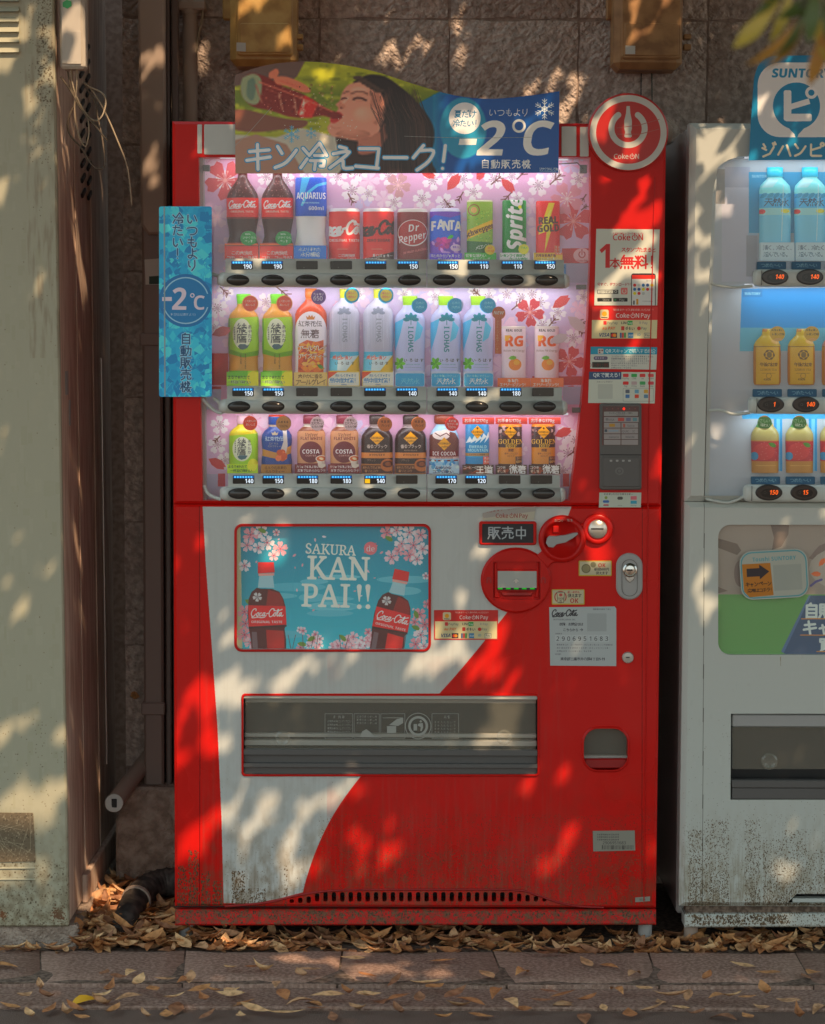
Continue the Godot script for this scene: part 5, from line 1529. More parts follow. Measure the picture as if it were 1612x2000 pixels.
	part(o, "slot_frame", plate(W(rr(472, 1354.5, 1053.5, 1516, 7)), 0.005, -0.003, 0.002, [W(rr(476, 1358.5, 1050, 1512, 4))]), M.red_plastic)
	var st := new_st()
	for e in [[1465, 1474, -0.012, 0.004], [1474, 1492, -0.03, -0.008], [1492, 1498, -0.012, 0.0045], [1498, 1513, -0.03, -0.006]]:
		var a := at(476, e[1])
		var b := at(1050, e[0])
		add_box(st, Vector3(a.x, a.y, e[2]), Vector3(b.x, b.y, e[3]), 0.001)
	part(o, "slot_lip", done(st), M.grey_plastic)
	st = new_st()
	for e in [[1358.5, 1364, -0.012, 0.003], [1371, 1378, -0.06, -0.045], [1452, 1460, -0.05, -0.03], [1440, 1445, -0.055, -0.04]]:
		var a := at(476, e[1])
		var b := at(1050, e[0])
		add_box(st, Vector3(a.x, a.y, e[2]), Vector3(b.x, b.y, e[3]), 0.001)
	part(o, "slot_ledge", done(st), M.inside_grey)
	var flap := part(o, "flap", plate(W(rr(479, 1364, 1047, 1468, 3)), -0.004, -0.007, 0.001), M.flap_pane)
	for e in [[552, 1443], [985, 1441]]:
		part(flap, "flap_bumper", knob(e[0], e[1], [[0.018, -0.005], [0.018, -0.002], [0.014, 0.001], [0.009, -0.001], [0.0, -0.001]], 20), M.flap_pane)
	var tr := Color(0, 0, 0, 0)
	var wc := Color(0.62, 0.63, 0.6, 1)
	var d := Canvas.new(self, 625, 1385, 905, 1452, -0.003, 3.0, tr, 1)
	for e in [[635, 1394, 689, 1442], [692, 1394, 741, 1442], [744, 1394, 791, 1442], [844, 1394, 896, 1442]]:
		d.line([e[0], e[1], e[2], e[1], e[2], e[3], e[0], e[3], e[0], e[1]], 1.0, wc)
	d.jp("⚠ 注意", 650, 1397, 7, wc, 0.09)
	d.jp("警告", 866, 1397, 7, wc, 0.09)
	for i in 5:
		d.jp("商品取出口にしてください", 639, 1406 + i * 7, 5.2, wc, 0.1, false, 0.78)
		if i < 3: d.jp("商品の取り出し口", 696, 1397 + i * 6.4, 5.2, wc, 0.1)
		d.jp("手を入れないで", 848, 1408 + i * 6.6, 5.2, wc, 0.1, false, 1.2)
	d.poly([703, 1440, 708, 1428, 716, 1424, 724, 1430, 732, 1438, 738, 1436, 738, 1440], wc)
	d.line([748, 1402, 787, 1402], 1.2, wc)
	d.poly([756, 1418, 774, 1418, 774, 1432, 756, 1432], wc)
	d.poly([760, 1416, 776, 1404, 788, 1402, 788, 1412, 778, 1418], wc)
	d.ring(817, 1418, 25, 1.6, wc)
	d.ring(817, 1418, 17, 5.0, wc)
	d.rect(808, 1414, 815, 1427, wc)
	d.ell(822, 1409, 2.4, 2.4, wc, 10)
	d.poly([818, 1413, 826, 1412, 827, 1420, 824, 1428, 821, 1428, 822, 1420, 816, 1417], wc)
	var dm := printed("flap_print", d, 0.5, true)
	part(flap, "printed_notice", plate(W([628, 1388, 902, 1388, 902, 1449, 628, 1449], -0.003), -0.003, -0.0034, 0.0, [], d), dm)
	# ---- coin return
	part(o, "coin_cup", boxp(1132, 1416, 1234, 1510, -0.075, -0.07, 0.0), M.grey_plastic)
	part(o, "coin_rim", plate(W(rr(1136.5, 1418, 1230, 1508, 32, 8)), 0.005, -0.003, 0.003, [W(rr(1140.5, 1422.5, 1226, 1503.5, 28, 8))]), M.red_plastic)
	part(o, "coin_flap", plate(W([1142, 1483, 1226, 1482, 1224, 1494, 1214, 1502, 1154, 1502, 1143, 1494]), -0.004, -0.03, 0.003), M.flap_red)
	part(o, "coin_window", plate(W([1141, 1432, 1156, 1424, 1212, 1424, 1226, 1432, 1226, 1482, 1141, 1482]), -0.012, -0.015), M.flap_pane)
	part(o, "coin_ledge", boxp(1141, 1476, 1226, 1482, -0.03, -0.016, 0.001), M.pale_grey)
	# ---- sale light, selector, coin slot, note reader
	var e := Canvas.new(self, 934, 1015, 1050, 1066, 0.004, 3.0, Color(0.14, 0.18, 0.21), 2)
	e.jp("販売中", 953, 1028, 25, Color(0.68, 0.72, 0.74), 0.1, false, 1.05)
	part(o, "sale_display", plate(W([941, 1022, 1043, 1022, 1043, 1061, 941, 1061], 0.004), 0.004, 0.0, 0.0, [], e), printed("sale_print", e, 0.15))
	part(o, "display_frame", plate(W(rr(936, 1018, 1048, 1064, 5)), 0.008, 0.0, 0.002, [W(rr(941.5, 1022.5, 1042, 1060, 2))]), M.red_plastic)
	# moulded red housing: note reader, neck, selector, coin slot
	st = new_st()
	add_plate(st, W(oval(1008, 1133, 69, 64, 44)), [W([963, 1096, 1055, 1096, 1055, 1170, 963, 1170])], 0.01, 0.0, 0.005)
	part(o, "note_reader", done(st), M.red_plastic)
	part(o, "reader_recess", boxp(962, 1095, 1056, 1171, -0.01, 0.0022, 0.0), M.red_plastic)
	st = new_st()
	add_plate(st, W([965, 1098, 971, 1098, 971, 1112, 1049, 1112, 1049, 1098, 1053, 1098, 1053, 1167, 1043, 1167, 1048, 1150, 972, 1150, 977, 1167, 965, 1167]), [], 0.006, -0.002, 0.002)
	part(o, "reader_mouth", done(st), M.red_plastic)
	st = new_st()
	var g0 := at(972, 1147)
	var g1 := at(1048, 1115)
	quad(st, Vector3(g0.x, g0.y, 0.0105), Vector3(g1.x, g0.y, 0.0105), Vector3(g1.x, g1.y, 0.0068), Vector3(g0.x, g1.y, 0.0068))
	part(o, "reader_window", done(st), M.pale_glass_grey)
	part(o, "arrow_mark", plate(W([1008, 1129, 1014, 1135, 1010, 1135, 1010, 1138, 1006, 1138, 1006, 1135, 1002, 1135]), 0.0098, 0.0085), M.silver)
	part(o, "note_slit", boxp(972, 1147, 1048, 1152, 0.0, 0.0095, 0.0), M.black)
	for i in 5:
		part(o, "green_lamp", boxp(973 + i * 15.6, 1148, 982 + i * 15.6, 1151, 0.008, 0.0105, 0.0), M.green_lamp)
	part(o, "reader_chin", plate(W([976, 1154, 1044, 1154, 1038, 1164, 982, 1164]), 0.011, 0.0, 0.003), M.flap_red)
	for x in [955.0, 1061.0]:
		part(o, "arch_mark", plate(W([x - 5, 1138, x - 5, 1130, x - 3, 1126, x + 3, 1126, x + 5, 1130, x + 5, 1138, x + 2, 1138, x + 2, 1131, x - 2, 1131, x - 2, 1138]), 0.0112, 0.0102), M.dark_red)
	st = new_st()
	add_plate(st, W([1046, 1086, 1056, 1078, 1062, 1072, 1092, 1094, 1078, 1100, 1070, 1110]), [], 0.009, 0.0, 0.003)
	part(o, "neck", done(st), M.red_plastic)
	var sel := at(1098, 1052)
	st = new_st()
	st.set_smooth_group(4)
	add_knob(st, Vector3(sel.x, sel.y, 0), [[0.055, 0.0], [0.055, 0.008], [0.051, 0.013], [0.046, 0.014], [0.0425, 0.013], [0.041, 0.006], [0.0, 0.006]], 40)
	part(o, "change_lever_ring", done(st), M.red_plastic)
	part(o, "change_lever", plate(W([1068, 1050, 1072, 1046, 1086, 1046, 1104, 1044, 1118, 1040, 1127, 1039, 1128, 1042, 1118, 1050, 1104, 1058, 1086, 1062, 1080, 1068, 1071, 1067, 1066, 1060]), 0.019, 0.006, 0.0008), M.pale_grey)
	part(o, "lever_stop", boxp(1080, 1027, 1092, 1041, 0.006, 0.011, 0.002), M.red_plastic)
	st = new_st()
	add_plate(st, W([1120, 1028, 1140, 1020, 1142, 1052, 1124, 1072]), [], 0.007, 0.0, 0.003)
	part(o, "neck", done(st), M.red_plastic)
	var cs := at(1167, 1033)
	st = new_st()
	st.set_smooth_group(4)
	add_knob(st, Vector3(cs.x, cs.y, 0), [[0.036, 0.0], [0.036, 0.006], [0.033, 0.01], [0.025, 0.011], [0.022, 0.008]], 36)
	part(o, "coin_slot_ring", done(st), M.red_plastic)
	st = new_st()
	st.set_smooth_group(4)
	add_knob(st, Vector3(cs.x, cs.y, 0), [[0.0222, 0.0], [0.0222, 0.012], [0.019, 0.015], [0.0, 0.0155]], 30)
	part(o, "coin_disc", done(st), M.silver)
	part(o, "coin_slit", boxp(1155, 1031.7, 1179, 1034.3, 0.01, 0.0162, 0.0), M.black)
	# ---- lock plate and small lock
	part(o, "lock_plate", plate(W(rr(1203.5, 1080, 1255, 1171, 25, 8)), 0.006, 0.0, 0.003), M.pale_grey)
	part(o, "lock_recess", plate(W(rr(1214, 1092, 1245, 1164, 15, 8)), 0.0068, 0.006, 0.0, [W(rr(1215, 1093, 1244, 1163, 14, 8))]), M.grey_plastic)
	part(o, "lock_cup", knob(1230, 1113, [[0.0165, 0.006], [0.0165, 0.009], [0.013, 0.012], [0.0115, 0.009], [0.0105, 0.011], [0.0, 0.0125]], 28), M.chrome)
	part(o, "key_slit", boxp(1224, 1112, 1236, 1115, 0.011, 0.0134, 0.0), M.black)
	part(o, "lock_pull", plate(W([1219, 1124, 1241, 1124, 1238, 1132, 1230, 1138, 1222, 1132]), 0.0085, 0.006, 0.002), M.silver)
	part(o, "small_lock", knob(1226.5, 1284, [[0.0135, 0.0], [0.0135, 0.003], [0.012, 0.005], [0.0115, 0.004], [0.0, 0.0045]], 26), M.silver)
	part(o, "key_slit", boxp(1223, 1283, 1230, 1285, 0.003, 0.0055, 0.0), M.black)
	# ---- stickers
	var s := Canvas.new(self, 840, 985, 1265, 1305, z, 2.4, OFF, 2)
	var paper := Color(0.78, 0.79, 0.76)
	s.rect(840, 985, 1060, 1018, Color(0.74, 0.72, 0.64))
	s.poly([940, 1000, 1048, 986, 1048, 998, 945, 1012], Color(0.66, 0.63, 0.6))
	s.jp("各社決済サービスご利用", 948, 996, 6, Color(0.65, 0.3, 0.3), 0.1, false, 1.2, 0.0, 1.0, -0.13)
	coke_on(s, 1000, 1011, 8.0, Color(0.6, 0.24, 0.22), "Pay")
	s.rect(840, 1185, 980, 1255, Color(0.8, 0.16, 0.13))
	s.rect(850, 1213.5, 971, 1247.5, Color(0.82, 0.77, 0.58))
	pay_head(s, 849, 1192, 973, 1213)
	pay_marks(s, 850, 1213.5, 121, 34)
	for q in [[1131, 1095, 1195, 1124.5], [1078, 1151, 1142, 1180.5]]:
		s.rect(q[0] - 2, q[1] - 2, q[2] + 2, q[3] + 2, Color(0.78, 0.66, 0.2))
		s.rect(q[0] + 1.6, q[1] + 1.6, q[2] - 1.6, q[3] - 1.6, Color(0.76, 0.73, 0.6))
	s.ell(1145, 1110.5, 9, 9, Color(0.45, 0.42, 0.3))
	s.ell(1145, 1110.5, 7, 7, Color(0.56, 0.53, 0.38))
	s.ell(1159, 1103, 5.5, 5.5, Color(0.5, 0.48, 0.36))
	s.text("OK", 1176, 1108, 8, Color(0.72, 0.2, 0.18))
	s.jp("新旧500円", 1161, 1108.5, 6.2, Color(0.3, 0.26, 0.25), 0.11, false, 0.95)
	s.jp("使えます", 1164, 1116, 6.2, Color(0.3, 0.26, 0.25), 0.11, false, 0.98)
	s.ring(1095, 1166, 11, 2, Color(0.68, 0.22, 0.2))
	s.rect(1088, 1156, 1103, 1177, Color(0.76, 0.73, 0.6))
	s.line([1088, 1157, 1103, 1157, 1101, 1177, 1090, 1177, 1088, 1157], 0.9, Color(0.3, 0.27, 0.25))
	s.ell(1095.5, 1162, 3.4, 3.0, Color(0.74, 0.32, 0.28), 12)
	s.text("1000", 1095.5, 1171, 4, Color(0.3, 0.27, 0.25), 0.5, "r")
	s.jp("円", 1093, 1172, 4.6, Color(0.3, 0.27, 0.25), 0.12)
	s.jp("新一万円も", 1109, 1154, 4.8, Color(0.72, 0.3, 0.28), 0.12)
	s.jp("使えます", 1109, 1159.5, 7.2, Color(0.25, 0.22, 0.22), 0.12, false, 0.95)
	s.text("OK", 1122, 1177.5, 9, Color(0.72, 0.2, 0.18))
	# service label
	s.rect(1068, 1181, 1210, 1305, Color(0.70, 0.73, 0.73))
	s.script(1078, 1190, 50, Color(0.2, 0.2, 0.22), 4.2)
	s.text("BOTTLERS JAPAN INC.", 1103, 1211.5, 3.0, Color(0.3, 0.3, 0.32), 0.5, "s")
	s.jp("自販機管理番号ラベル", 1158, 1188, 3.6, Color(0.45, 0.45, 0.48), 0.1)
	s.jp("故障・お問合せは", 1093, 1216, 6.0, Color(0.22, 0.22, 0.25), 0.11, false, 0.97)
	s.jp("こちらから", 1100, 1227, 6.0, Color(0.22, 0.22, 0.25), 0.11)
	s.line([1133, 1230, 1138.5, 1230], 0.9, Color(0.22, 0.22, 0.25))
	s.line([1136, 1227.6, 1138.6, 1230, 1136, 1232.4], 0.9, Color(0.22, 0.22, 0.25))
	s.rrect(1147, 1198, 1185, 1233, 1, Color(0.64, 0.67, 0.67))
	s.jp("管理番号", 1085, 1236, 3.4, Color(0.4, 0.4, 0.42), 0.1)
	for i in 10:
		var x := 1085.0 + i * 10.6
		s.rect(x, 1240, x + 9.6, 1254, Color(0.74, 0.77, 0.77))
		s.text("2906951683"[i], x + 4.8, 1251.6, 8.6, Color(0.2, 0.2, 0.22), 0.5, "r")
	for i in 3: s.jp(["販売者名コカ・コーラボトラーズジャパンベンディング株式会社", "住所東京都港区赤坂九丁目七番一号ミッドタウンタワー", "お問合せ先 コールセンター 受付時間"][i], 1088, 1257.5 + i * 6.2, 3.4, Color(0.42, 0.42, 0.45), 0.11, false, [1.12, 1.25, 1.2][i])
	s.jp("設置場所", 1084, 1276, 3.2, Color(0.42, 0.42, 0.45), 0.11)
	s.jp("東京都三鷹市井の頭4丁目1-11", 1095, 1283.5, 6.6, Color(0.24, 0.24, 0.27), 0.1, false, 0.98)
	var sm := printed("label_print", s, 0.4)
	sticker(o, "sticker", [943, 1002, 970, 996, 1000, 994, 1047, 989, 1043, 1015, 943, 1016], 0.0024, s, sm, "half torn white and red sticker above the sale display")
	sticker(o, "sticker", rr(848, 1191.5, 973, 1249.5, 1), z, s, sm, "red and cream sticker of payment names beside the poster window")
	sticker(o, "sticker", rr(1130.5, 1095, 1195, 1125, 2), z, s, sm, "small yellow edged sticker showing coins")
	sticker(o, "sticker", rr(1078, 1151, 1142, 1181, 2), z, s, sm, "small yellow edged sticker showing a bank note")
	sticker(o, "service_label", [1073, 1186, 1201, 1184.5, 1204, 1189, 1204, 1301, 1075, 1300], z, s, sm, "pale service label with a ten digit number")
	var t := Canvas.new(self, 1150, 1615, 1280, 1770, z, 2.4, Color(0.56, 0.55, 0.5), 2)
	for i in 3: t.jp("資産管理番号取扱注意品", 1166, 1628 + i * 5, 4.0, Color(0.3, 0.3, 0.28), 0.1)
	t.text("2906951683", 1200, 1649, 6, Color(0.28, 0.28, 0.26), 0.5, "r")
	for i in 44:
		var x := 1176.0 + i * 1.4
		if (i * 7 + i / 3) % 5 < 3: t.rect(x, 1651, x + 0.9, 1659, Color(0.25, 0.24, 0.22))
	t.speckle(r, 150, 1158, 1622, 1241, 1663, 1.5, [Color(0.42, 0.36, 0.3), Color(0.62, 0.6, 0.56)])
	t.text("0024", 1255, 1759, 4, Color(0.3, 0.28, 0.26), 0.5, "r")
	var tm := printed("asset_print", t, 0.7)
	sticker(o, "asset_sticker", [1158, 1623, 1240, 1622, 1241, 1661, 1159, 1663], z, t, tm, "worn grey number sticker low on the door")
	sticker(o, "asset_sticker", [1241, 1753, 1270, 1751, 1270, 1760, 1241, 1762], z, t, tm, "tiny grey sticker at the bottom right corner")
	# raised words round the knobs
	var u := Canvas.new(self, 1040, 998, 1210, 1080, 0.0145, 3.0, tr, 1)
	u.jp("おつり・返却", 1083, 1013, 6.4, Color(0.75, 0.5, 0.48, 1), 0.12, false, 0.95)
	u.text("100 50 10", 1167, 1011, 3.6, Color(0.72, 0.42, 0.4, 1), 0.5, "r")
	part(o, "raised_lettering", plate(W([1078, 1008, 1126, 1008, 1126, 1022, 1078, 1022], 0.0147), 0.0147, 0.0143, 0.0, [], u), printed("knob_print", u, 0.5, true))

# ------------------------------------------------------------------ signs fixed to the red machine
func signs() -> void:
	# wavy banner along the top, a poster of a woman drinking
	var z := 0.014
	var c := Canvas.new(self, 452, 112, 1102, 346, z, 2.2, Color(0.16, 0.44, 0.58), 2)
	var r := RandomNumberGenerator.new()
	r.seed = 4
	for i in 60: # meadow
		var y := 112 + i * 3.9
		c.rect(452, y, 900, y + 5, Color(0.36, 0.40, 0.10).lerp(Color(0.56, 0.56, 0.16), 0.5 + 0.5 * sin(i * 0.23)))
	for i in 260:
		var x := r.randf_range(452, 880)
		var y := r.randf_range(125, 300)
		c.ell(x, y, r.randf_range(3, 14), r.randf_range(1.5, 5), Color(0.36, 0.38, 0.1).lerp(Color(0.62, 0.62, 0.2), r.randf()), 8)
	c.poly([452, 112, 600, 112, 580, 150, 560, 165, 500, 160, 452, 170], Color(0.36, 0.27, 0.24))
	c.poly([540, 268, 590, 250, 640, 262, 690, 280, 690, 346, 452, 346, 452, 262], Color(0.62, 0.6, 0.55))
	c.poly([452, 276, 500, 262, 560, 282, 600, 346, 452, 346], Color(0.55, 0.42, 0.36))
	c.poly([820, 200, 860, 178, 910, 176, 1102, 160, 1102, 346, 850, 346, 836, 280], Color(0.1, 0.36, 0.5))
	for i in 26:
		var t := i / 25.0
		c.poly([846 + t * 30, 184 + t * 2, 1102, 170, 1102, 178 + t * 168, 846 + t * 24, 300 + t * 46], Color(0.13, 0.42, 0.54).lerp(Color(0.07, 0.27, 0.5), t))
	c.ell(905, 250, 46, 60, Color(0.16, 0.47, 0.58))
	# hair, face
	var hair := Color(0.16, 0.115, 0.11)
	c.poly(pts(smooth(pv([690, 160, 720, 146, 752, 150, 780, 168, 806, 190, 830, 218, 846, 246, 848, 275, 840, 310, 846, 346, 720, 346, 700, 300, 690, 250]), 4)), hair)
	c.poly(pts(smooth(pv([655, 262, 660, 290, 668, 330, 660, 346, 760, 346, 740, 290]), 3)), Color(0.2, 0.13, 0.12))
	var skin := Color(0.73, 0.5, 0.42)
	c.poly(pts(smooth(pv([700, 160, 680, 166, 668, 182, 664, 196, 656, 204, 661, 211, 656, 220, 650, 226, 644, 232, 645, 240, 640, 248, 642, 258, 650, 266, 668, 270, 690, 274, 716, 276, 736, 264, 748, 240, 752, 214, 746, 186, 730, 164]), 4)), skin)
	c.poly(pts(smooth(pv([700, 272, 738, 262, 752, 240, 758, 262, 742, 292, 726, 300, 700, 300]), 3)), Color(0.58, 0.36, 0.30))
	c.poly(pts(smooth(pv([690, 268, 716, 272, 740, 258, 738, 282, 716, 288]), 3)), Color(0.62, 0.40, 0.33))
	c.poly(pts(smooth(pv([730, 164, 750, 184, 756, 214, 752, 250, 764, 280, 800, 300, 836, 250, 800, 190, 760, 156]), 3)), hair)
	for i in 40:
		var x := r.randf_range(745, 840)
		c.line([x - 26, 168 + r.randf() * 40, x - 4, 230 + r.randf() * 20, x + 4, 340], 0.8, [Color(0.24, 0.17, 0.15), Color(0.1, 0.075, 0.075), Color(0.3, 0.21, 0.18)][i % 3])
	for k in 5: c.ell(690 - k, 262 - k * 1.4, 34 - k * 5, 9 - k * 1.4, Color(0.62, 0.40, 0.33).lerp(skin, k / 5.0))
	c.ell(735, 210, 12, 34, Color(0.64, 0.42, 0.35))
	# half closed eyes, brows, nose, lips
	for k in 6: c.ell(712 - k * 1.5, 224 - k * 0.8, 26 - k * 4, 20 - k * 3, skin.lerp(Color(0.81, 0.59, 0.5), k / 6.0))
	for k in 5: c.ell(702, 174 + k * 0.6, 24 - k * 4, 9 - k * 1.5, skin.lerp(Color(0.82, 0.61, 0.53), k / 5.0))
	c.line([690, 194, 697, 191, 706, 191.5, 716, 196], 2.6, Color(0.2, 0.11, 0.1))
	c.line([692, 195.5, 704, 196.5, 714, 197], 1.0, Color(0.5, 0.31, 0.26))
	c.line([686, 183, 697, 178.5, 709, 179, 719, 184], 2.2, Color(0.36, 0.22, 0.18))
	c.line([667, 194, 672, 191.5, 678, 192.5], 2.0, Color(0.22, 0.12, 0.11))
	c.line([670, 183, 676, 179.5, 682, 179], 2.0, Color(0.4, 0.25, 0.2))
	c.line([681, 190, 672, 200, 664, 205], 2.4, Color(0.8, 0.6, 0.52))
	c.poly(pts(smooth(pv([664, 196, 658, 204, 661, 211, 670, 213, 676, 208, 670, 202]), 3)), Color(0.68, 0.44, 0.36))
	c.ell(667, 210.5, 2.6, 1.6, Color(0.36, 0.18, 0.15), 10)
	c.poly(pts(smooth(pv([650, 223, 660, 218, 669, 223, 668, 230, 655, 240, 645, 237]), 3)), Color(0.62, 0.2, 0.18))
	c.line([650, 231, 660, 229, 667, 226], 1.2, Color(0.3, 0.08, 0.08))
	c.line([646, 246, 654, 251, 666, 250], 1.4, Color(0.62, 0.4, 0.33))
	# arm, hand, bottle
	c.poly(pts(smooth(pv([452, 215, 480, 214, 520, 224, 560, 232, 600, 236, 590, 250, 540, 254, 500, 258, 452, 250]), 3)), Color(0.42, 0.26, 0.2))
	c.poly(pts(smooth(pv([478, 150, 492, 143, 520, 150, 552, 168, 588, 182, 620, 200, 640, 212, 664, 222, 668, 230, 654, 232, 630, 226, 600, 230, 566, 228, 530, 216, 494, 208, 474, 190, 470, 168]), 4)), Color(0.42, 0.12, 0.09))
	c.poly(pts(smooth(pv([474, 152, 492, 144, 508, 150, 512, 170, 506, 200, 490, 204, 474, 190, 470, 168]), 3)), Color(0.5, 0.52, 0.4))
	c.poly(pts(smooth(pv([484, 158, 496, 152, 500, 172, 494, 196, 482, 186]), 3)), Color(0.36, 0.42, 0.36))
	c.poly([594, 186, 612, 194, 622, 202, 610, 230, 588, 230, 582, 222], Color(0.68, 0.16, 0.12))
	c.script(603, 196, 32, Color(0.84, 0.76, 0.7), 4.0, 1.9)
	for i in 70: c.ell(r.randf_range(512, 650), r.randf_range(164, 226), r.randf_range(0.6, 2.2), r.randf_range(0.6, 1.8), [Color(0.75, 0.45, 0.36), Color(0.24, 0.07, 0.06), Color(0.85, 0.7, 0.6)][i % 3], 6)
	c.line([506, 160, 560, 180, 600, 196, 650, 218], 2.2, Color(0.72, 0.4, 0.32))
	for e in [[526, 142, 540, 134, 545, 142, 538, 152, 526, 152], [534, 150, 560, 150, 590, 162, 604, 172, 606, 180, 590, 180, 560, 168, 540, 164]]:
		c.poly(pts(smooth(pv(e), 3)), Color(0.78, 0.42, 0.32))
	c.line([548, 158, 584, 170], 1.4, Color(0.6, 0.3, 0.24))
	for i in 6: c.line([560 + i * 8, 156 + i * 3, 566 + i * 8, 166 + i * 3], 1.0, Color(0.64, 0.33, 0.26))
	for k in 6: c.ell(700 + k * 8, 152 + k * 5, 10, 4, Color(0.27, 0.2, 0.17))
	for e in [[500, 166, 512, 200, 0.5], [545, 182, 552, 214, 0.34], [575, 192, 580, 222, 0.3]]: c.line([e[0], e[1], e[2], e[3]], 3.0, Color(0.75, 0.6, 0.5).lerp(Color(0.42, 0.12, 0.09), e[4]))
	c.soften(14)
	c.line([690, 194, 697, 191, 706, 191.5, 716, 196], 1.6, Color(0.24, 0.14, 0.12))
	c.line([667, 194, 672, 191.5, 678, 192.5], 1.4, Color(0.26, 0.15, 0.13))
	c.line([650, 231, 660, 229, 667, 226], 1.2, Color(0.36, 0.12, 0.11))
	for i in 90:
		var x := r.randf_range(742, 842)
		c.line([x - 22, 166 + r.randf() * 50, x - 3, 230 + r.randf() * 20, x + 4, 336], 0.5, [Color(0.25, 0.18, 0.16), Color(0.12, 0.09, 0.085), Color(0.29, 0.2, 0.17)][i % 3])
	for i in 60: c.ell(r.randf_range(512, 650), r.randf_range(166, 224), r.randf_range(0.5, 1.5), r.randf_range(0.5, 1.2), [Color(0.72, 0.45, 0.38), Color(0.3, 0.09, 0.07), Color(0.8, 0.66, 0.58)][i % 3], 6)
	# water drops and snowflakes
	for e in [[570, 262, 17], [608, 260, 11]]: snowflake(c, e[0], e[1], e[2], Color(0.3, 0.55, 0.66))
	for i in 40: c.ell(r.randf_range(555, 700), r.randf_range(225, 275), 1.0, 1.0, Color(0.8, 0.74, 0.68), 6)
	# lettering
	c.jp("キン冷えコーク!", 475, 277, 54, Color(0.2, 0.48, 0.62), 0.19, false, 0.98, 0.12)
	c.jp("キン冷えコーク!", 475, 277, 54, Color(0.85, 0.84, 0.80), 0.115, false, 0.98, 0.12)
	c.ell(908, 231, 31, 31, Color(0.80, 0.83, 0.80), 32)
	c.jp("夏だけ", 887, 215, 14.5, Color(0.1, 0.36, 0.5), 0.1, false, 0.98, 0.06)
	c.jp("冷たい!", 884, 233, 14, Color(0.1, 0.36, 0.5), 0.1, false, 0.98, 0.06)
	c.jp("いつもより", 954, 211, 15.6, Color(0.77, 0.82, 0.82), 0.08, false, 1.0, 0.1)
	snowflake(c, 1064, 213, 20, Color(0.72, 0.80, 0.82))
	var cream := Color(0.82, 0.80, 0.73)
	c.poly([898, 271, 932, 271, 930, 283, 896, 283], cream)
	c.text("2", 931, 303, 66, cream, 0, "b", 1.12, 0.16, 0.0, 0.6)
	c.ring(1014, 246, 11, 4.8, cream)
	c.text("C", 1018, 303, 66, cream, 0, "b", 1.08, 0.16, 0.0, 0.6)
	c.jp("自動販売機", 939, 311, 17.4, Color(0.80, 0.83, 0.82), 0.11, false, 1.15)
	c.jp("リサイクルしてね", 1053, 327, 6, Color(0.72, 0.78, 0.82), 0.12, false, 0.74)
	c.line([1054, 334, 1087, 335], 0.7, Color(0.6, 0.7, 0.76))
	for e in [[790, 266, 1040, 268], [452, 292, 530, 210]]: c.line([e[0], e[1], (e[0] + e[2]) / 2.0, (e[1] + e[3]) / 2.0 + 3, e[2], e[3]], 0.8, Color(0.5, 0.5, 0.48))
	var out := smooth(W([459, 147, 498, 133, 539, 124, 594, 120, 650, 124, 695, 131, 741, 142, 796, 160, 842, 174, 888, 186, 948, 193, 1003, 190, 1054, 184, 1093, 178], z), 3)
	out.append_array(W([1091, 337.5, 460, 339], z))
	var o := thing("banner_sign", "wavy topped plastic banner with a drinking woman and blue minus two degrees panel", "sign", at(776, 338, z))
	c.tone = Vector3(1.36, 1.0, 1.12)
	part(o, "board", plate(out, z, z - 0.0025, 0.0, [], c), printed("banner_print", c, 0.22))
	for e in [[470, 296], [1080, 296], [780, 298]]:
		part(o, "bracket", boxp(e[0] - 8, e[1] - 6, e[0] + 8, e[1] + 6, 0.001, z - 0.003, 0.001), M.pale_grey)
	# vertical ice blue sign on the left edge
	z = 0.02
	c = Canvas.new(self, 306, 398, 420, 780, z, 2.4, Color(0.17, 0.55, 0.66), 2)
	for i in 420:
		var x := r.randf_range(308, 418)
		var y := r.randf_range(400, 778)
		var col := [Color(0.12, 0.48, 0.62), Color(0.24, 0.62, 0.71), Color(0.14, 0.52, 0.64), Color(0.32, 0.67, 0.74), Color(0.09, 0.42, 0.58)]
		var a := []
		var n := r.randi_range(4, 6)
		var rad := r.randf_range(4, 20)
		for k in n: a.append_array([x + cos(TAU * k / n) * rad * r.randf_range(0.3, 1.0), y + sin(TAU * k / n) * rad * r.randf_range(0.3, 1.0)])
		c.poly(a, col[r.randi() % 5])
	for i in 160:
		var x := r.randf_range(308, 418)
		var y := r.randf_range(400, 778)
		c.line([x, y, x + r.randf_range(-14, 14), y + r.randf_range(-14, 14)], r.randf_range(0.4, 1.0), Color(0.38, 0.7, 0.76).lerp(Color(0.14, 0.5, 0.62), r.randf()))
	var navy := Color(0.1, 0.24, 0.35)
	var halo := Color(0.55, 0.66, 0.72)
	for k in 2:
		var col: Color = [halo, navy][k]
		var wt: float = [0.2, 0.1][k]
		c.jp("いつもより", 364, 415, 22.5, col, wt, true, 1.0)
		c.jp("冷たい!", 336, 415, 22.5, col, wt, true, 1.0)
		c.jp("自動販売機", 352, 650, 22, col, wt, true, 1.06)
	c.ell(363, 587, 52, 52, Color(0.09, 0.36, 0.52), 40)
	c.ell(363, 587, 46, 46, Color(0.52, 0.64, 0.7), 40)
	c.ell(363, 587, 43.5, 43.5, Color(0.09, 0.38, 0.53), 40)
	c.rect(306, 574, 324, 602, Color(0.09, 0.38, 0.53))
	c.rect(402, 574, 420, 600, Color(0.09, 0.38, 0.53))
	var pale := Color(0.70, 0.66, 0.70)
	c.rect(317, 580, 336, 588, pale)
	c.text("2", 336, 605, 43, pale, 0, "b", 0.98, 0.04)
	c.ring(376, 577, 3.4, 2.2, pale)
	c.text("C", 379, 605, 28, pale, 0, "b", 1.0)
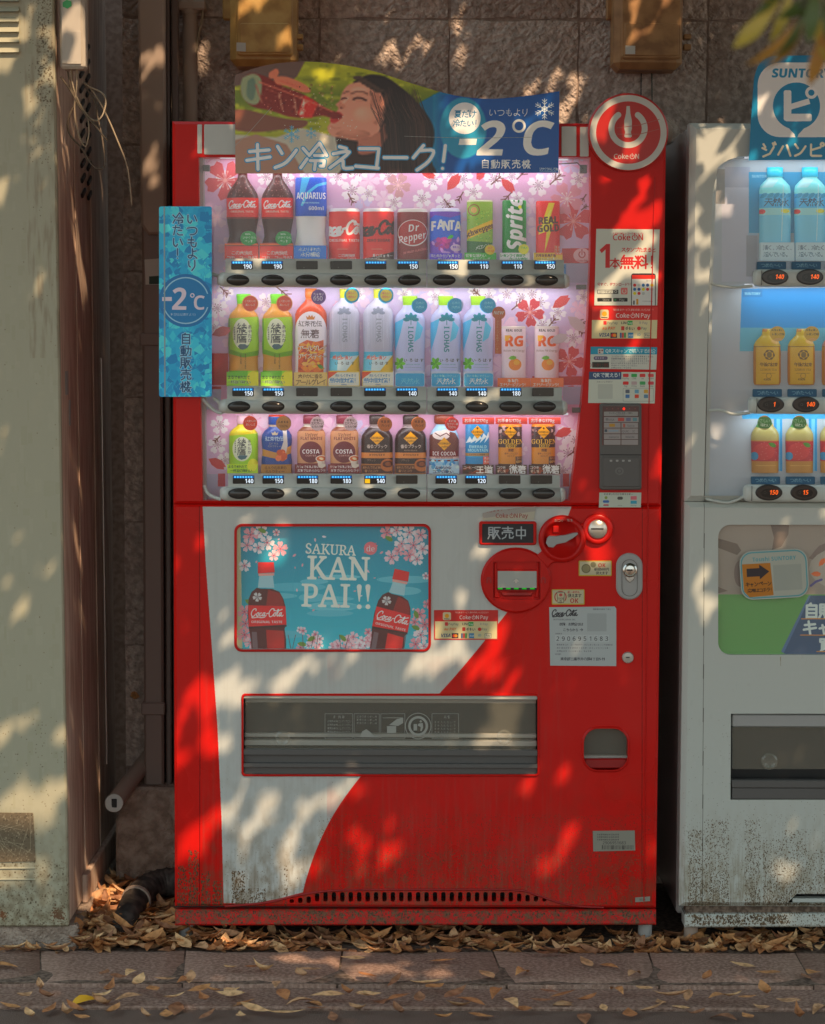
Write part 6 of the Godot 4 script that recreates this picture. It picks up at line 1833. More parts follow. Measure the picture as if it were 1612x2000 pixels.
	c.jp("※当社比(通常より)", 333, 611, 5.6, Color(0.6, 0.62, 0.68), 0.1, false, 1.0)
	o = thing("vertical_sign", "tall narrow ice blue sign with dark vertical lettering on the red machine's left edge", "sign", at(362, 775, z))
	c.tone = Vector3(1.35, 1.0, 1.3)
	part(o, "board", plate(W(rr(311, 403, 414, 775, 4), z), z, z - 0.003, 0.0, [], c), printed("vertical_sign_print", c, 0.3))
	part(o, "edge_strip", boxp(321, 404, 322.4, 774, z, z + 0.0006, 0.0), M.ice_line)
	for y in [430, 740]:
		part(o, "bracket", boxp(345, y, 385, y + 18, 0.001, z - 0.0035, 0.001), M.pale_grey)
	# round sign at the top of the pillar
	z = 0.02
	c = Canvas.new(self, 1145, 176, 1310, 340, z, 2.6, Color(0.74, 0.13, 0.1), 2)
	var pal := Color(0.78, 0.78, 0.75)
	c.ell(1227.5, 259, 75, 73.5, pal, 64)
	c.ell(1227.5, 259, 63, 61, Color(0.74, 0.13, 0.1), 60)
	c.line(oval(1227, 251, 32.5, 32.5, 40, -PI / 2 + 0.62, 1.5 * PI - 0.62), 11.5, pal)
	c.poly([1223.5, 208, 1231, 208, 1232.5, 222, 1236, 236, 1236, 252, 1234, 258, 1236, 266, 1233, 270, 1221, 270, 1218, 266, 1220, 258, 1218, 252, 1218, 236, 1222, 222], Color(0.74, 0.13, 0.1))
	c.poly([1224, 207, 1230.5, 207, 1231.5, 221, 1234.6, 236, 1234.6, 251, 1232.6, 258, 1234.6, 266, 1232, 268.6, 1222, 268.6, 1219.4, 266, 1221.4, 258, 1219.4, 251, 1219.4, 236, 1223, 221], pal)
	coke_on(c, 1224, 310, 9.2, pal)
	for e in [[1205, 250, 1250, 244, 1288, 233], [1206, 262, 1250, 262, 1288, 252]]: c.line(e, 1.2, Color(0.68, 0.34, 0.3))
	o = thing("round_sign", "round red and white sign with power button symbol standing above the red pillar", "sign", at(1227, 336, z))
	part(o, "disc", plate(W(oval(1227.5, 258, 78.5, 76.5, 64), z), z, 0.001, 0.003, [], c), printed("round_sign_print", c, 0.3))
	# bottle lying on the roof behind it
	o = thing("plastic_bottle", "crumpled translucent plastic bottle lying on the roof behind the round red sign", "bottle", at(1310, 285, -0.2))
	var b := at(1305, 254, -0.12)
	var rad := []
	var path := []
	for i in 10:
		path.append(Vector3(b.x - 0.012 * i * 0.5, b.y - i * 0.001, b.z - i * 0.022))
		rad.append(0.034 * [0.82, 1.0, 0.94, 1.03, 0.97, 1.0, 0.9, 0.7, 0.45, 0.4][i])
	part(o, "body", tube(path, rad, 14), M.plastic_clear)
	part(o, "label_band", tube([path[2], path[3], path[4], path[5]], [0.0335, 0.0358, 0.034, 0.035], 14), M.old_label)

func snowflake(c: Canvas, x: float, y: float, r: float, col: Color) -> void:
	for i in 6:
		var d := Vector2.from_angle(PI / 6 + i * PI / 3) * r
		c.line([x, y, x + d.x, y + d.y], r * 0.08, col)
		for t in [0.45, 0.7]:
			for s in [0.8, -0.8]:
				var e := d.rotated(s) * 0.3
				c.line([x + d.x * t, y + d.y * t, x + d.x * t + e.x, y + d.y * t + e.y], r * 0.07, col)
	c.ring(x, y, r * 0.24, r * 0.08, col)

func pv(a: Array) -> PackedVector2Array:
	var r := PackedVector2Array()
	for i in range(0, a.size(), 2): r.append(Vector2(a[i], a[i + 1]))
	r.append(r[0])
	return r

func pts(p: PackedVector2Array) -> Array:
	var a := []
	for q in p: a.append_array([q.x, q.y])
	return a

# ------------------------------------------------------------------ sample drinks: half-round shells standing before the backdrop
const SHELF := -0.055

func shell(cx: float, prof: Array, y0: float, y1: float, cv: Canvas, depth := 0.6, zb := SHELF) -> ArrayMesh:
	var ys := [y0]
	for q in prof:
		if q[0] > y0 + 0.5 and q[0] < y1 - 0.5: ys.append(q[0])
	ys.append(y1)
	var st := new_st()
	st.set_smooth_group(1)
	var rows := []
	for y in ys:
		var hw: float = prof[-1][1]
		for i in prof.size() - 1:
			if y >= prof[i][0] and y <= prof[i + 1][0]:
				hw = lerpf(prof[i][1], prof[i + 1][1], (y - prof[i][0]) / maxf(0.001, prof[i + 1][0] - prof[i][0]))
				break
		var row := []
		var w := at(cx + hw, y, cv.z).x - at(cx, y, cv.z).x
		for k in 13:
			var a := PI * k / 12
			var v := at(cx - hw * cos(a), y, cv.z)
			v.z = zb + w * depth * sin(a)
			row.append(v)
		rows.append(row)
	for j in rows.size() - 1:
		for k in 12:
			var q := [rows[j + 1][k], rows[j + 1][k + 1], rows[j][k + 1], rows[j][k]]
			quad(st, q[0], q[1], q[2], q[3], q.map(func(v): return cv.uv(Vector2(v.x, v.y))))
	if y0 == prof[0][0]: # closed at the top
		for k in range(1, 11):
			var q := [rows[0][0], rows[0][k], rows[0][k + 1]]
			tri(st, q[0], q[1], q[2], q.map(func(v): return cv.uv(Vector2(v.x, v.y))))
	return done(st)

func dummy(o: Node, kind: String, label: String, group: String, cx: float, prof: Array, bands: Array, cv: Canvas, m: Material, card := [], badge := []) -> Node3D:
	var t := thing("display_" + kind, label, kind, at(cx, prof[-1][0], SHELF), group)
	for b in bands: part(t, b[0], shell(cx, prof, b[1], b[2], cv), m)
	if card: part(t, "caption_card", plate(W([card[0], card[1], card[2], card[1], card[2], card[3], card[0], card[3]], cv.z), -0.019, -0.0196, 0.0, [], cv), m)
	if badge: part(t, "badge", plate(W(oval(badge[0], badge[1], badge[2], badge[2], 24), cv.z), -0.0165, -0.017, 0.0, [], cv), m)
	return t

const PET := [[0, 0.30], [6, 0.30], [8, 0.36], [16, 0.5], [26, 0.72], [36, 0.92], [44, 1.0]]

func products() -> void:
	var z := -0.036
	var c := Canvas.new(self, 432, 334, 1108, 512, z, 2.4, Color(0.5, 0.5, 0.5), 2)
	var red := Color(0.74, 0.13, 0.11)
	var white := Color(0.83, 0.82, 0.80)
	var cola := Color(0.2, 0.085, 0.075)
	var r := RandomNumberGenerator.new()
	r.seed = 31
	var jobs := []
	# --- top row
	for i in 2:
		var x: float = [473.0, 541.5][i]
		c.rect(x - 34, 334, x + 34, 512, cola)
		for k in 30: c.ell(x + r.randf_range(-26, 26), r.randf_range(352, 384), 0.8, 1.4, Color(0.5, 0.38, 0.36), 5)
		c.rect(x - 34, 386, x + 34, 424, red)
		c.rect(x - 34, 425, x + 34, 426.4, Color(0.45, 0.1, 0.1))
		c.script(x - 27, 391, 53, white, 4.0)
		c.text("ORIGINAL TASTE", x, 415, 3.6, Color(0.82, 0.66, 0.62), 0.5, "b", 1.15)
		c.rect(x - 18, 418, x + 18, 418.8, Color(0.6, 0.24, 0.22))
		c.poly([x - 34, 474, x + 34, 474, x + 34, 480, x - 34, 480], Color(0.5, 0.2, 0.1))
		for k in 20: c.ell(x - 32 + k * 3.4, 478, 2.4, 2.0, Color(0.62, 0.32, 0.16), 8)
		c.rect(x - 34, 481, x + 34, 512, red)
		c.jp("この爽快感", x - 20, 490, 8.2, white, 0.11)
		c.jp("コカ・コーラだけ", x - 29, 500, 8.2, white, 0.11, false, 0.98)
		c.ell(x + 14, 466, 17.5, 14, Color(0.12, 0.42, 0.2))
		c.jp("100%", x + 7, 456, 4.0, white, 0.1)
		c.jp("リサイクル", x + 1.5, 462, 5.4, white, 0.1)
		c.jp("ペット", x + 6, 469, 5.4, white, 0.1)
		jobs.append(["bottle", ["leftmost cola bottle of the display's top row", "second cola bottle of the display's top row"][i], "sample cola bottles", x, [[338, 9], [348, 10], [356, 15], [366, 22], [378, 29], [387, 31.5], [424, 31.5], [434, 30], [448, 27], [460, 26], [469, 28], [479, 31.5], [510, 31.5]], [["body", 338, 386], ["label", 386, 425], ["base", 425, 510]], [x - 33, 476, x + 32, 508], [x + 14, 466, 15.5]])
	# water based sports drink
	c.rect(574, 334, 641, 512, Color(0.70, 0.71, 0.80))
	c.rrect(575, 346, 640, 422, 4, Color(0.1, 0.27, 0.55))
	c.poly([590, 346, 606, 346, 596, 375, 584, 386], Color(0.25, 0.52, 0.78))
	c.line([590, 400, 602, 376, 620, 362, 640, 356], 5, Color(0.28, 0.55, 0.8))
	c.text("AQUARIUS", 607.5, 388.5, 12.5, Color(0.78, 0.86, 0.9), 0.5, "b", 0.66)
	c.text("WATER HYDRATION", 607, 397.5, 2.6, Color(0.6, 0.72, 0.8))
	c.text("600ml", 632, 410.5, 7.4, Color(0.78, 0.84, 0.87), 1.0)
	c.rect(574, 480, 641, 512, Color(0.1, 0.38, 0.72))
	c.jp("水より優れた", 584, 483.5, 7.6, white, 0.1, false, 0.94)
	c.jp("水分補給", 588, 492.5, 9.4, white, 0.12, false, 0.98)
	jobs.append(["bottle", "sports drink bottle with blue upper label and white body in the top row", "", 607.0, [[346, 29], [349, 31], [420, 31], [426, 29.5], [436, 29], [452, 27.5], [466, 29], [476, 31], [510, 31]], [["label", 346, 422], ["body", 422, 510]], [575, 480, 640, 508], []])
	# cans
	for i in 2:
		var x: float = [672.5, 739.5][i]
		var ink: Color = [white, Color(0.14, 0.06, 0.06)][i]
		c.rect(x - 34, 400, x + 34, 413, Color(0.6, 0.6, 0.6))
		c.rect(x - 34, 413, x + 34, 512, Color(0.79, 0.12, 0.1))
		c.within(x - 31, x + 31)
		c.script(x - 52 - i * 4, 430, 100, ink, 5.2)
		c.text(["ORIGINAL TASTE", "ZERO SUGAR"][i], x, 472, 5.2, ink, 0.5, "b", 1.05)
		c.rect(x - 14, 486, x + 8, 487, Color(0.82, 0.5, 0.46))
		for k in 60: c.ell(x + r.randf_range(-30, 30), r.randf_range(416, 500), 0.7, 0.7, Color(0.85, 0.36, 0.32), 5)
		if i == 1: c.poly([x - 2, 500, x + 34, 490, x + 34, 512, x - 34, 512, x - 34, 506], Color(0.2, 0.12, 0.12))
		c.jp(["この爽快感", "ゼロシュガー"][i], x - 12, 495.5, 6.8, white, 0.12, false, 0.98)
		c.jp(["コカ・コーラだけ", "ゼロカロリー"][i], x - 28, 503, 6.4, white, 0.11)
		c.within(0, 0)
		jobs.append(["can", ["bright red can with white script in the top row", "bright red can with black script in the top row"][i], "sample cans", x, [[406.5, 26], [408, 28], [413, 30.5], [510, 30.5]], [["lid", 406.5, 413], ["body", 413, 510]], [], []])
	var x := 806.0
	c.rect(772, 400, 841, 414, Color(0.62, 0.62, 0.6))
	c.rect(772, 414, 841, 512, Color(0.36, 0.07, 0.10))
	c.ell(x + 0.5, 455, 29.5, 26, Color(0.80, 0.78, 0.76), 36)
	c.ell(x + 0.5, 454.4, 28, 24, Color(0.46, 0.05, 0.08), 36)
	c.text("Dr", x + 2, 452, 14, white, 0.5, "b", 1.0, 0.2, -0.12)
	c.text("Pepper", x, 470, 13.5, white, 0.5, "b", 0.86, 0.2, -0.2)
	c.text("20 FRUIT FLAVOURS", x + 6, 492, 4.2, Color(0.7, 0.45, 0.45), 0.5, "b", 0.9, 0.1, -0.2)
	c.rect(772, 484, 841, 485, Color(0.42, 0.09, 0.12))
	jobs.append(["can", "dark maroon can with white oval outlined lettering in the top row", "sample cans", x, [[407, 26], [409, 28], [414, 30], [510, 30]], [["lid", 407, 414], ["body", 414, 510]], [], []])
	x = 870.0
	c.rect(836, 400, 904, 413, Color(0.6, 0.62, 0.7))
	c.rect(836, 413, 904, 512, Color(0.36, 0.22, 0.55))
	c.poly([836, 430, 850, 420, 880, 425, 904, 418, 904, 470, 884, 466, 872, 474, 856, 464, 836, 474], Color(0.1, 0.3, 0.62))
	for k in 5: c.text("FANTA"[k], 843.0 + k * 11.4, 450 - [0, 3, 0, 2, 0][k], 17.5, white, 0, "b", 0.86, 0.0, 0.0, 0.6)
	for k in 12: c.ell(866 + r.randf_range(-12, 12), 478 + r.randf_range(-11, 10), 5, 5, [Color(0.45, 0.12, 0.4), Color(0.55, 0.18, 0.46)][k % 2], 12)
	c.petal(880, 463, 7, -0.5, Color(0.2, 0.55, 0.2))
	for k in 9: c.petal(r.randf_range(842, 900), r.randf_range(464, 494), r.randf_range(3, 8), r.randf() * TAU, Color(0.62, 0.5, 0.78))
	c.ell(891, 484, 11, 7, Color(0.68, 0.62, 0.82))
	c.jp("果実入り", 884, 480, 5, Color(0.35, 0.25, 0.55), 0.1, false, 0.8)
	c.rect(836, 495, 904, 512, Color(0.32, 0.22, 0.62))
	c.jp("ひと口からジュワッと", 840, 496.5, 6.4, white, 0.12, false, 0.92)
	c.jp("おいしい!", 855, 503.5, 6.4, white, 0.12)
	jobs.append(["can", "purple and blue can with white block lettering and grapes in the top row", "sample cans", x, [[406.5, 26], [408, 28], [413, 30.5], [510, 30.5]], [["lid", 406.5, 413], ["body", 413, 495]], [839, 495, 902, 508], []])
	# tall cans on cards
	x = 938.0
	c.rect(904, 384, 972, 512, Color(0.58, 0.62, 0.32))
	c.rect(912, 384, 964, 396, Color(0.6, 0.62, 0.52))
	c.rect(912, 394, 964, 500, Color(0.42, 0.52, 0.2))
	for k in 130: c.ell(r.randf_range(914, 962), r.randf_range(410, 480), 1.2, 1.2, [Color(0.55, 0.62, 0.3), Color(0.28, 0.46, 0.14), Color(0.3, 0.52, 0.2)][k % 3], 6)
	c.ring(926, 410, 10.5, 2.2, Color(0.4, 0.28, 0.16))
	c.ell(926, 410, 6, 6, Color(0.6, 0.5, 0.32))
	c.poly([912, 450, 964, 428, 964, 446, 912, 468], Color(0.85, 0.55, 0.1))
	c.text("Schweppes", 938, 454, 9.5, Color(0.22, 0.14, 0.1), 0.5, "S", 0.8, 0.0, -0.36, 0.3)
	c.poly([912, 470, 964, 474, 964, 500, 912, 500], Color(0.14, 0.3, 0.14))
	c.jp("メロンソーダ", 927, 481, 7.6, white, 0.12, false, 0.86, 0.2, 1.0, -0.22)
	c.rect(904, 494, 972, 512, Color(0.22, 0.5, 0.2))
	c.jp("芳醇な味わい", 909, 496, 7, white, 0.12, false, 0.96)
	c.jp("メロンソーダ", 922, 503, 6.4, white, 0.11, false, 0.9)
	c.ell(957, 488, 10, 10, Color(0.88, 0.58, 0.12))
	c.jp("甘さ", 952, 482, 5, Color(0.7, 0.3, 0.1), 0.1)
	c.jp("ひかえめ", 949, 488, 4.4, Color(0.7, 0.3, 0.1), 0.1, false, 0.9)
	jobs.append(["can", "tall green and yellow can with slanted orange band in the top row", "sample tall cans", x, [[390.5, 24], [393, 25.5], [510, 25.5]], [["body", 390.5, 494]], [907, 494, 969, 508], [957, 488, 9.5]])
	x = 1005.5
	c.rect(972, 384, 1042, 512, Color(0.74, 0.76, 0.66))
	c.rect(980, 386, 1031, 500, Color(0.07, 0.36, 0.16))
	c.poly([1024, 386, 1031, 386, 1031, 500, 1027, 500], Color(0.1, 0.48, 0.22))
	c.text("Sprite", 1020, 490, 29, white, 0.0, "b", 0.93, 0.2, -PI / 2, 0.9)
	c.ell(1016, 404, 3.5, 3.5, Color(0.8, 0.75, 0.1))
	c.rect(972, 494, 1042, 512, Color(0.72, 0.8, 0.72))
	c.jp("レモンライム味で", 976, 496, 6.8, Color(0.15, 0.42, 0.25), 0.11, false, 0.9)
	c.jp("クールな爽快!", 994, 503, 6.2, Color(0.15, 0.42, 0.25), 0.11, false, 0.9)
	c.ell(1023, 487, 10, 10, Color(0.85, 0.75, 0.1))
	c.jp("ラベル", 1016, 482, 4.8, Color(0.3, 0.5, 0.2), 0.1)
	jobs.append(["can", "tall green can with upright white lettering in the top row", "sample tall cans", x, [[390.5, 22], [393, 23.5], [510, 23.5]], [["body", 390.5, 494]], [976, 494, 1034, 508], [1023, 487, 9.5]])
	x = 1071.5
	c.rect(1042, 384, 1108, 512, Color(0.68, 0.62, 0.42))
	c.rect(1046, 386, 1098, 500, Color(0.62, 0.1, 0.08))
	c.poly([1072, 396, 1084, 396, 1074, 430, 1084, 428, 1064, 494, 1068, 452, 1052, 458], Color(0.85, 0.6, 0.12))
	c.poly([1074, 410, 1078, 410, 1068, 440, 1060, 446], Color(0.9, 0.75, 0.3))
	c.text("REAL", 1072, 436.5, 13, Color(0.2, 0.12, 0.07), 0.5, "b", 0.92, 0.0, -0.06, 0.5)
	c.text("GOLD", 1072, 452, 13, Color(0.2, 0.12, 0.07), 0.5, "b", 0.9, 0.0, -0.06, 0.5)
	c.rect(1042, 494, 1108, 512, Color(0.82, 0.55, 0.12))
	c.jp("お客様満足認定", 1046, 496, 6.4, Color(0.3, 0.12, 0.08), 0.12, false, 0.86)
	c.jp("ローヤルゼリー", 1056, 503, 6.0, Color(0.9, 0.85, 0.7), 0.12, false, 0.9)
	c.rect(1083, 479, 1098, 498, Color(0.8, 0.34, 0.24))
	for k in 3: c.jp("栄養", 1084.5, 480 + k * 5.6, 5.6, Color(0.88, 0.75, 0.65), 0.1)
	jobs.append(["can", "tall red can with yellow lightning bolt in the top row", "sample tall cans", x, [[392, 22], [394, 23.5], [510, 23.5]], [["body", 392, 494]], [1041, 494, 1098, 508], []])
	c.tone = Vector3(1.45, 1.0, 1.3)
	var m := printed("drink_print_top", c, 0.28)
	for j in jobs: dummy(self, j[0], j[1], j[2], j[3], j[4], j[5], c, m, j[6], j[7])

	# --- middle row
	c = Canvas.new(self, 432, 560, 1108, 762, z, 2.4, Color(0.5, 0.5, 0.5), 2)
	jobs = []
	var lime := Color(0.48, 0.66, 0.14)
	for i in 2:
		x = [475.0, 541.5][i]
		c.rect(x - 33, 570, x + 33, 594, Color(0.36, 0.62, 0.1))
		c.rect(x - 33, 593, x + 33, 762, Color(0.68, 0.52, 0.24))
		c.poly([x - 33, 622, x + 33, 618, x + 33, 694, x - 33, 690], Color(0.52, 0.66, 0.14))
		c.poly([x - 33, 622, x - 26, 622, x - 26, 690, x - 33, 690], Color(0.34, 0.52, 0.1))
		c.poly([x - 33, 680, x, 690, x + 33, 684, x + 33, 694, x, 698, x - 33, 690], Color(0.36, 0.54, 0.1))
		c.ell(x - 2, 652, 18.5, 30, Color(0.74, 0.76, 0.68), 28)
		c.jp("綾鷹", x - 12, 631, 19.5, Color(0.2, 0.22, 0.22), 0.09, true, 0.98)
		c.jp("あやたか", x + 9.5, 634, 8, Color(0.3, 0.32, 0.3), 0.1, true, 1.1)
		c.jp("上林春松本店", x - 19, 638, 4, Color(0.3, 0.34, 0.26), 0.1, true, 1.1)
		c.poly([x - 10, 676, x - 6, 672, x + 4, 672, x + 8, 675, x + 13, 672, x + 8, 680, x, 683, x - 6, 682], Color(0.22, 0.34, 0.38))
		c.jp("急須で入れたような", x + 3, 691, 3.6, Color(0.3, 0.24, 0.1), 0.1, true, 0.9)
		c.jp("にごりの旨み", x - 6, 691, 3.6, Color(0.3, 0.24, 0.1), 0.1, true, 0.9)
		c.rect(x - 34, 724, x + 34, 762, Color(0.55, 0.72, 0.1))
		c.rect(x - 34, 724, x + 10, 736, Color(0.36, 0.62, 0.12))
		c.ell(x + 22, 740, 14, 16, Color(0.85, 0.74, 0.12))
		c.jp("まるで淹れたて", x - 29, 733, 6.8, Color(0.16, 0.3, 0.08), 0.12, false, 0.9)
		c.jp("一杯目の味わい", x - 29, 742, 7.0, Color(0.86, 0.9, 0.8), 0.2, false, 0.9)
		c.jp("一杯目の味わい", x - 29, 742, 7.0, Color(0.2, 0.36, 0.1), 0.11, false, 0.9)
		c.ell(x + 15, 593, 17.5, 17, Color(0.76, 0.56, 0.32))
		c.ell(x + 15, 593, 14.5, 14.5, Color(0.76, 0.26, 0.12))
		c.jp("こだわりの", x + 4, 586, 4.6, white, 0.1, false, 0.95)
		c.jp("おいしさ", x + 6, 593, 4.8, white, 0.1)
		jobs.append(["bottle", ["green tea bottle with lime cap at the left end of the middle row", "green tea bottle with lime cap, second in the middle row"][i], "sample green tea bottles", x, [[574, 13.5], [576, 14.5], [591, 14.5], [592, 11], [598, 13], [605, 19], [614, 27], [622, 29.5], [636, 30.5], [650, 29], [672, 30.5], [690, 29.5], [700, 28], [726, 29], [760, 29]], [["cap", 574, 591.5], ["body", 591.5, 618], ["label", 618, 696], ["base", 696, 756]], [x - 31, 726, x + 31, 755], [x + 15, 593, 16]])
	x = 607.0
	c.rect(572, 560, 643, 762, Color(0.64, 0.26, 0.06))
	c.rect(590, 560, 618, 585, Color(0.7, 0.42, 0.2))
	c.poly(oval(607, 646, 31, 38, 30) + [], Color(0.80, 0.78, 0.80))
	c.rect(576, 646, 638, 728, Color(0.80, 0.78, 0.80))
	c.poly([600, 624, 598, 617, 602, 620, 604, 615, 607, 619, 610, 615, 612, 620, 616, 617, 614, 624], Color(0.62, 0.4, 0.14))
	c.jp("紅茶花伝", 583, 626, 11.6, Color(0.25, 0.19, 0.2), 0.09, false, 0.98)
	c.jp("無糖", 588, 643, 17, Color(0.3, 0.22, 0.23), 0.09, false, 1.06)
	c.poly([584, 672, 600, 664, 618, 668, 632, 664, 632, 727, 582, 727], Color(0.66, 0.3, 0.06))
	for k in 70: c.poly(oval(r.randf_range(586, 628), r.randf_range(672, 724), r.randf_range(3, 8), r.randf_range(3, 7), 5, r.randf()), [Color(0.82, 0.5, 0.12), Color(0.56, 0.2, 0.04), Color(0.76, 0.4, 0.08), Color(0.88, 0.62, 0.25)][k % 4])
	for q in [[Color(0.5, 0.2, 0.06), 0.2], [Color(0.88, 0.82, 0.74), 0.11]]:
		c.jp("アールグレイ", 582, 674, 11.5, q[0], q[1], false, 0.8)
		c.jp("アイスティー", 582, 690, 11.5, q[0], q[1], false, 0.82)
	c.jp("香料使用", 590, 708, 6, Color(0.85, 0.6, 0.4), 0.12)
	c.petal(626, 716, 7, 0.6, Color(0.24, 0.45, 0.15))
	c.rect(572, 727, 643, 762, Color(0.80, 0.68, 0.46))
	c.jp("爽やかに香る", 583, 730, 8.6, Color(0.36, 0.24, 0.12), 0.1, false, 0.92)
	c.jp("アールグレイ", 578, 740, 11.5, Color(0.34, 0.2, 0.1), 0.1, false, 0.86)
	c.ell(623, 580, 14.6, 14.6, Color(0.36, 0.24, 0.46))
	c.jp("たっぷり", 613, 572, 5.4, white, 0.1, false, 0.92)
	c.text("650", 622, 587, 8.4, white, 0.5, "r", 0.95)
	jobs.append(["bottle", "large amber tea bottle with white arched label and orange pictures in the middle row", "", x, [[563, 11.5], [580, 11.5], [582, 10], [588, 12], [596, 20], [606, 28], [614, 31], [760, 31]], [["cap", 563, 581], ["body", 581, 608], ["label", 608, 757]], [575, 727, 640, 756], [623, 580, 14.6]])
	for i in 2:
		x = [672.5, 739.0][i]
		c.rect(x - 33, 560, x + 34, 762, Color(0.66, 0.66, 0.72))
		c.rect(x - 14, 562, x + 12, 582, Color(0.68, 0.7, 0.12))
		for k in 40:
			var a := r.randf_range(-27, 27)
			c.line([x + a, r.randf_range(600, 640), x + a, r.randf_range(645, 684)], 0.6, Color(0.56, 0.57, 0.64).lerp(Color(0.74, 0.75, 0.8), r.randf()))
		var gh := Color(0.48, 0.5, 0.56)
		for k in 5: c.petal(x + cos(PI + k * PI / 4) * 7, 611 + sin(PI + k * PI / 4) * 6, 7, PI + k * PI / 4, gh)
		c.text("I LOHAS", x - 3, 622, 9, gh, 0, "r", 1.0, 0.0, PI / 2, 0.3)
		c.rect(x - 33, 687, x + 34, 726, Color(0.72, 0.78, 0.82))
		c.poly([x - 33, 687, x + 30, 687, x + 30, 694, x - 33, 700], Color(0.3, 0.62, 0.72))
		c.poly([x + 4, 724, x + 30, 692, x + 30, 724], Color(0.82, 0.62, 0.18))
		c.poly([x - 33, 700, x - 12, 700, x - 14, 724, x - 33, 724], Color(0.4, 0.68, 0.78))
		c.jp("もも", x - 22, 692, 10, Color(0.85, 0.6, 0.55), 0.14)
		c.jp("塩とレモン", x - 23, 694, 8.6, Color(0.82, 0.38, 0.32), 0.12, false, 0.9)
		c.jp("い・ろ・は・す", x - 18, 706, 6.6, Color(0.2, 0.2, 0.2), 0.11, false, 0.8)
		c.rect(x - 34, 724, x + 34, 762, Color(0.84, 0.66, 0.3))
		c.rect(x - 30, 727, x + 29, 753, Color(0.78, 0.78, 0.74))
		c.poly([x - 31, 726, x - 12, 726, x - 31, 740], Color(0.78, 0.3, 0.18))
		c.jp("おいしくすっきり", x - 17, 730, 5.4, Color(0.2, 0.36, 0.5), 0.1, false, 0.94)
		c.jp("熱中症対策!", x - 28, 737.5, 9.6, Color(0.16, 0.42, 0.6), 0.11, false, 0.98)
		c.text("100mL", x, 752, 2.6, Color(0.4, 0.45, 0.55))
		c.ell(x + 15.5, 577, 16, 16, Color(0.18, 0.58, 0.7))
		c.ell(x + 15.5, 577, 11.5, 11.5, Color(0.84, 0.72, 0.34))
		c.jp("新しい", x + 8, 570, 5.0, Color(0.85, 0.45, 0.4), 0.12)
		c.jp("味わい", x + 8, 577, 5.0, Color(0.85, 0.45, 0.4), 0.12)
		jobs.append(["bottle", ["clear water bottle with yellow cap, left of the two with blue and yellow labels", "clear water bottle with yellow cap, right of the two with blue and yellow labels"][i], "sample clear bottles", x, [[564, 9], [566, 9.5], [580, 9.5], [581, 8], [587, 10], [594, 18], [602, 25], [612, 29.5], [660, 30], [688, 28.5], [726, 30], [760, 30]], [["cap", 564, 580.5], ["body", 580.5, 687], ["label", 687, 726], ["base", 726, 757]], [x - 31, 725, x + 31, 755], [x + 15.5, 577, 15]])
	for i in 3:
		x = [801.0, 871.0, 934.5][i]
		c.rect(x - 33, 560, x + 33, 762, Color(0.66, 0.68, 0.80))
		c.poly([x - 33, 632, x - 12, 622, x - 18, 650, x - 30, 690, x - 33, 690], Color(0.3, 0.62, 0.78))
		c.poly([x + 14, 626, x + 26, 640, x + 20, 660, x + 8, 668], Color(0.36, 0.66, 0.8))
		c.rect(x - 15, 576, x + 15, 596, Color(0.52, 0.68, 0.08))
		var tl := Color(0.13, 0.42, 0.46)
		for k in 5: c.petal(x + 2 + cos(PI + k * PI / 4) * 8, 624 + sin(PI + k * PI / 4) * 6, 8, PI + k * PI / 4, tl)
		c.line([x + 2, 624, x + 2, 634], 1.4, tl)
		c.text("I LOHAS", x - 3, 638, 9.5, tl, 0, "r", 1.02, 0.0, PI / 2, 0.4)
		for k in 6: c.petal(x - 20 + cos(k * 1.05) * 5, 710 + sin(k * 1.05) * 6, 7, k * 1.05, [Color(0.36, 0.62, 0.14), Color(0.25, 0.5, 0.1)][k % 2])
		c.jp("い・ろ・は・す", x - 12, 700, 6.8, Color(0.16, 0.17, 0.17), 0.12, false, 0.78)
		c.text("NATURAL WATER", x + 6, 713, 2.4, Color(0.4, 0.55, 0.6))
		c.line([x - 10, 717, x + 22, 718], 0.6, Color(0.4, 0.5, 0.55))
		c.rect(x - 33, 724, x + 33, 762, Color(0.70, 0.72, 0.78))
		c.rrect(x - 28, 729, x + 28, 754, 4, Color(0.14, 0.56, 0.70))
		var cw: Color = [Color(0.4, 0.68, 0.76), white, white][i]
		if i: c.jp("体と地球にやさしい", x - 24, 731, 5.4, Color(0.62, 0.78, 0.82), 0.1, false, 0.96)
		c.jp("天然水", x - 18, 738, 12, cw, 0.11, false, 1.02)
		c.ell(x + 19, 597, 16, 15, Color(0.12, 0.53, 0.67))
		c.jp("日本の", x + 11, 589, 5.6, Color(0.5, 0.72, 0.8), 0.1)
		c.jp("天然水", x + 11, 597, 5.6, Color(0.5, 0.72, 0.8), 0.1)
		jobs.append(["bottle", ["blue tinted water bottle with lime cap, left of three", "blue tinted water bottle with lime cap, middle of three", "blue tinted water bottle with lime cap, right of three beside the orange strip"][i], "sample blue water bottles", x, [[578, 14], [580, 14.8], [595, 14.8], [596, 12], [602, 15], [608, 21], [616, 27], [624, 29.5], [660, 30], [690, 29], [726, 29.5], [760, 29.5]], [["cap", 578, 595.5], ["body", 595.5, 724], ["base", 724, 757]], [x - 29, 727, x + 29, 755], [x + 19, 597, 15]])
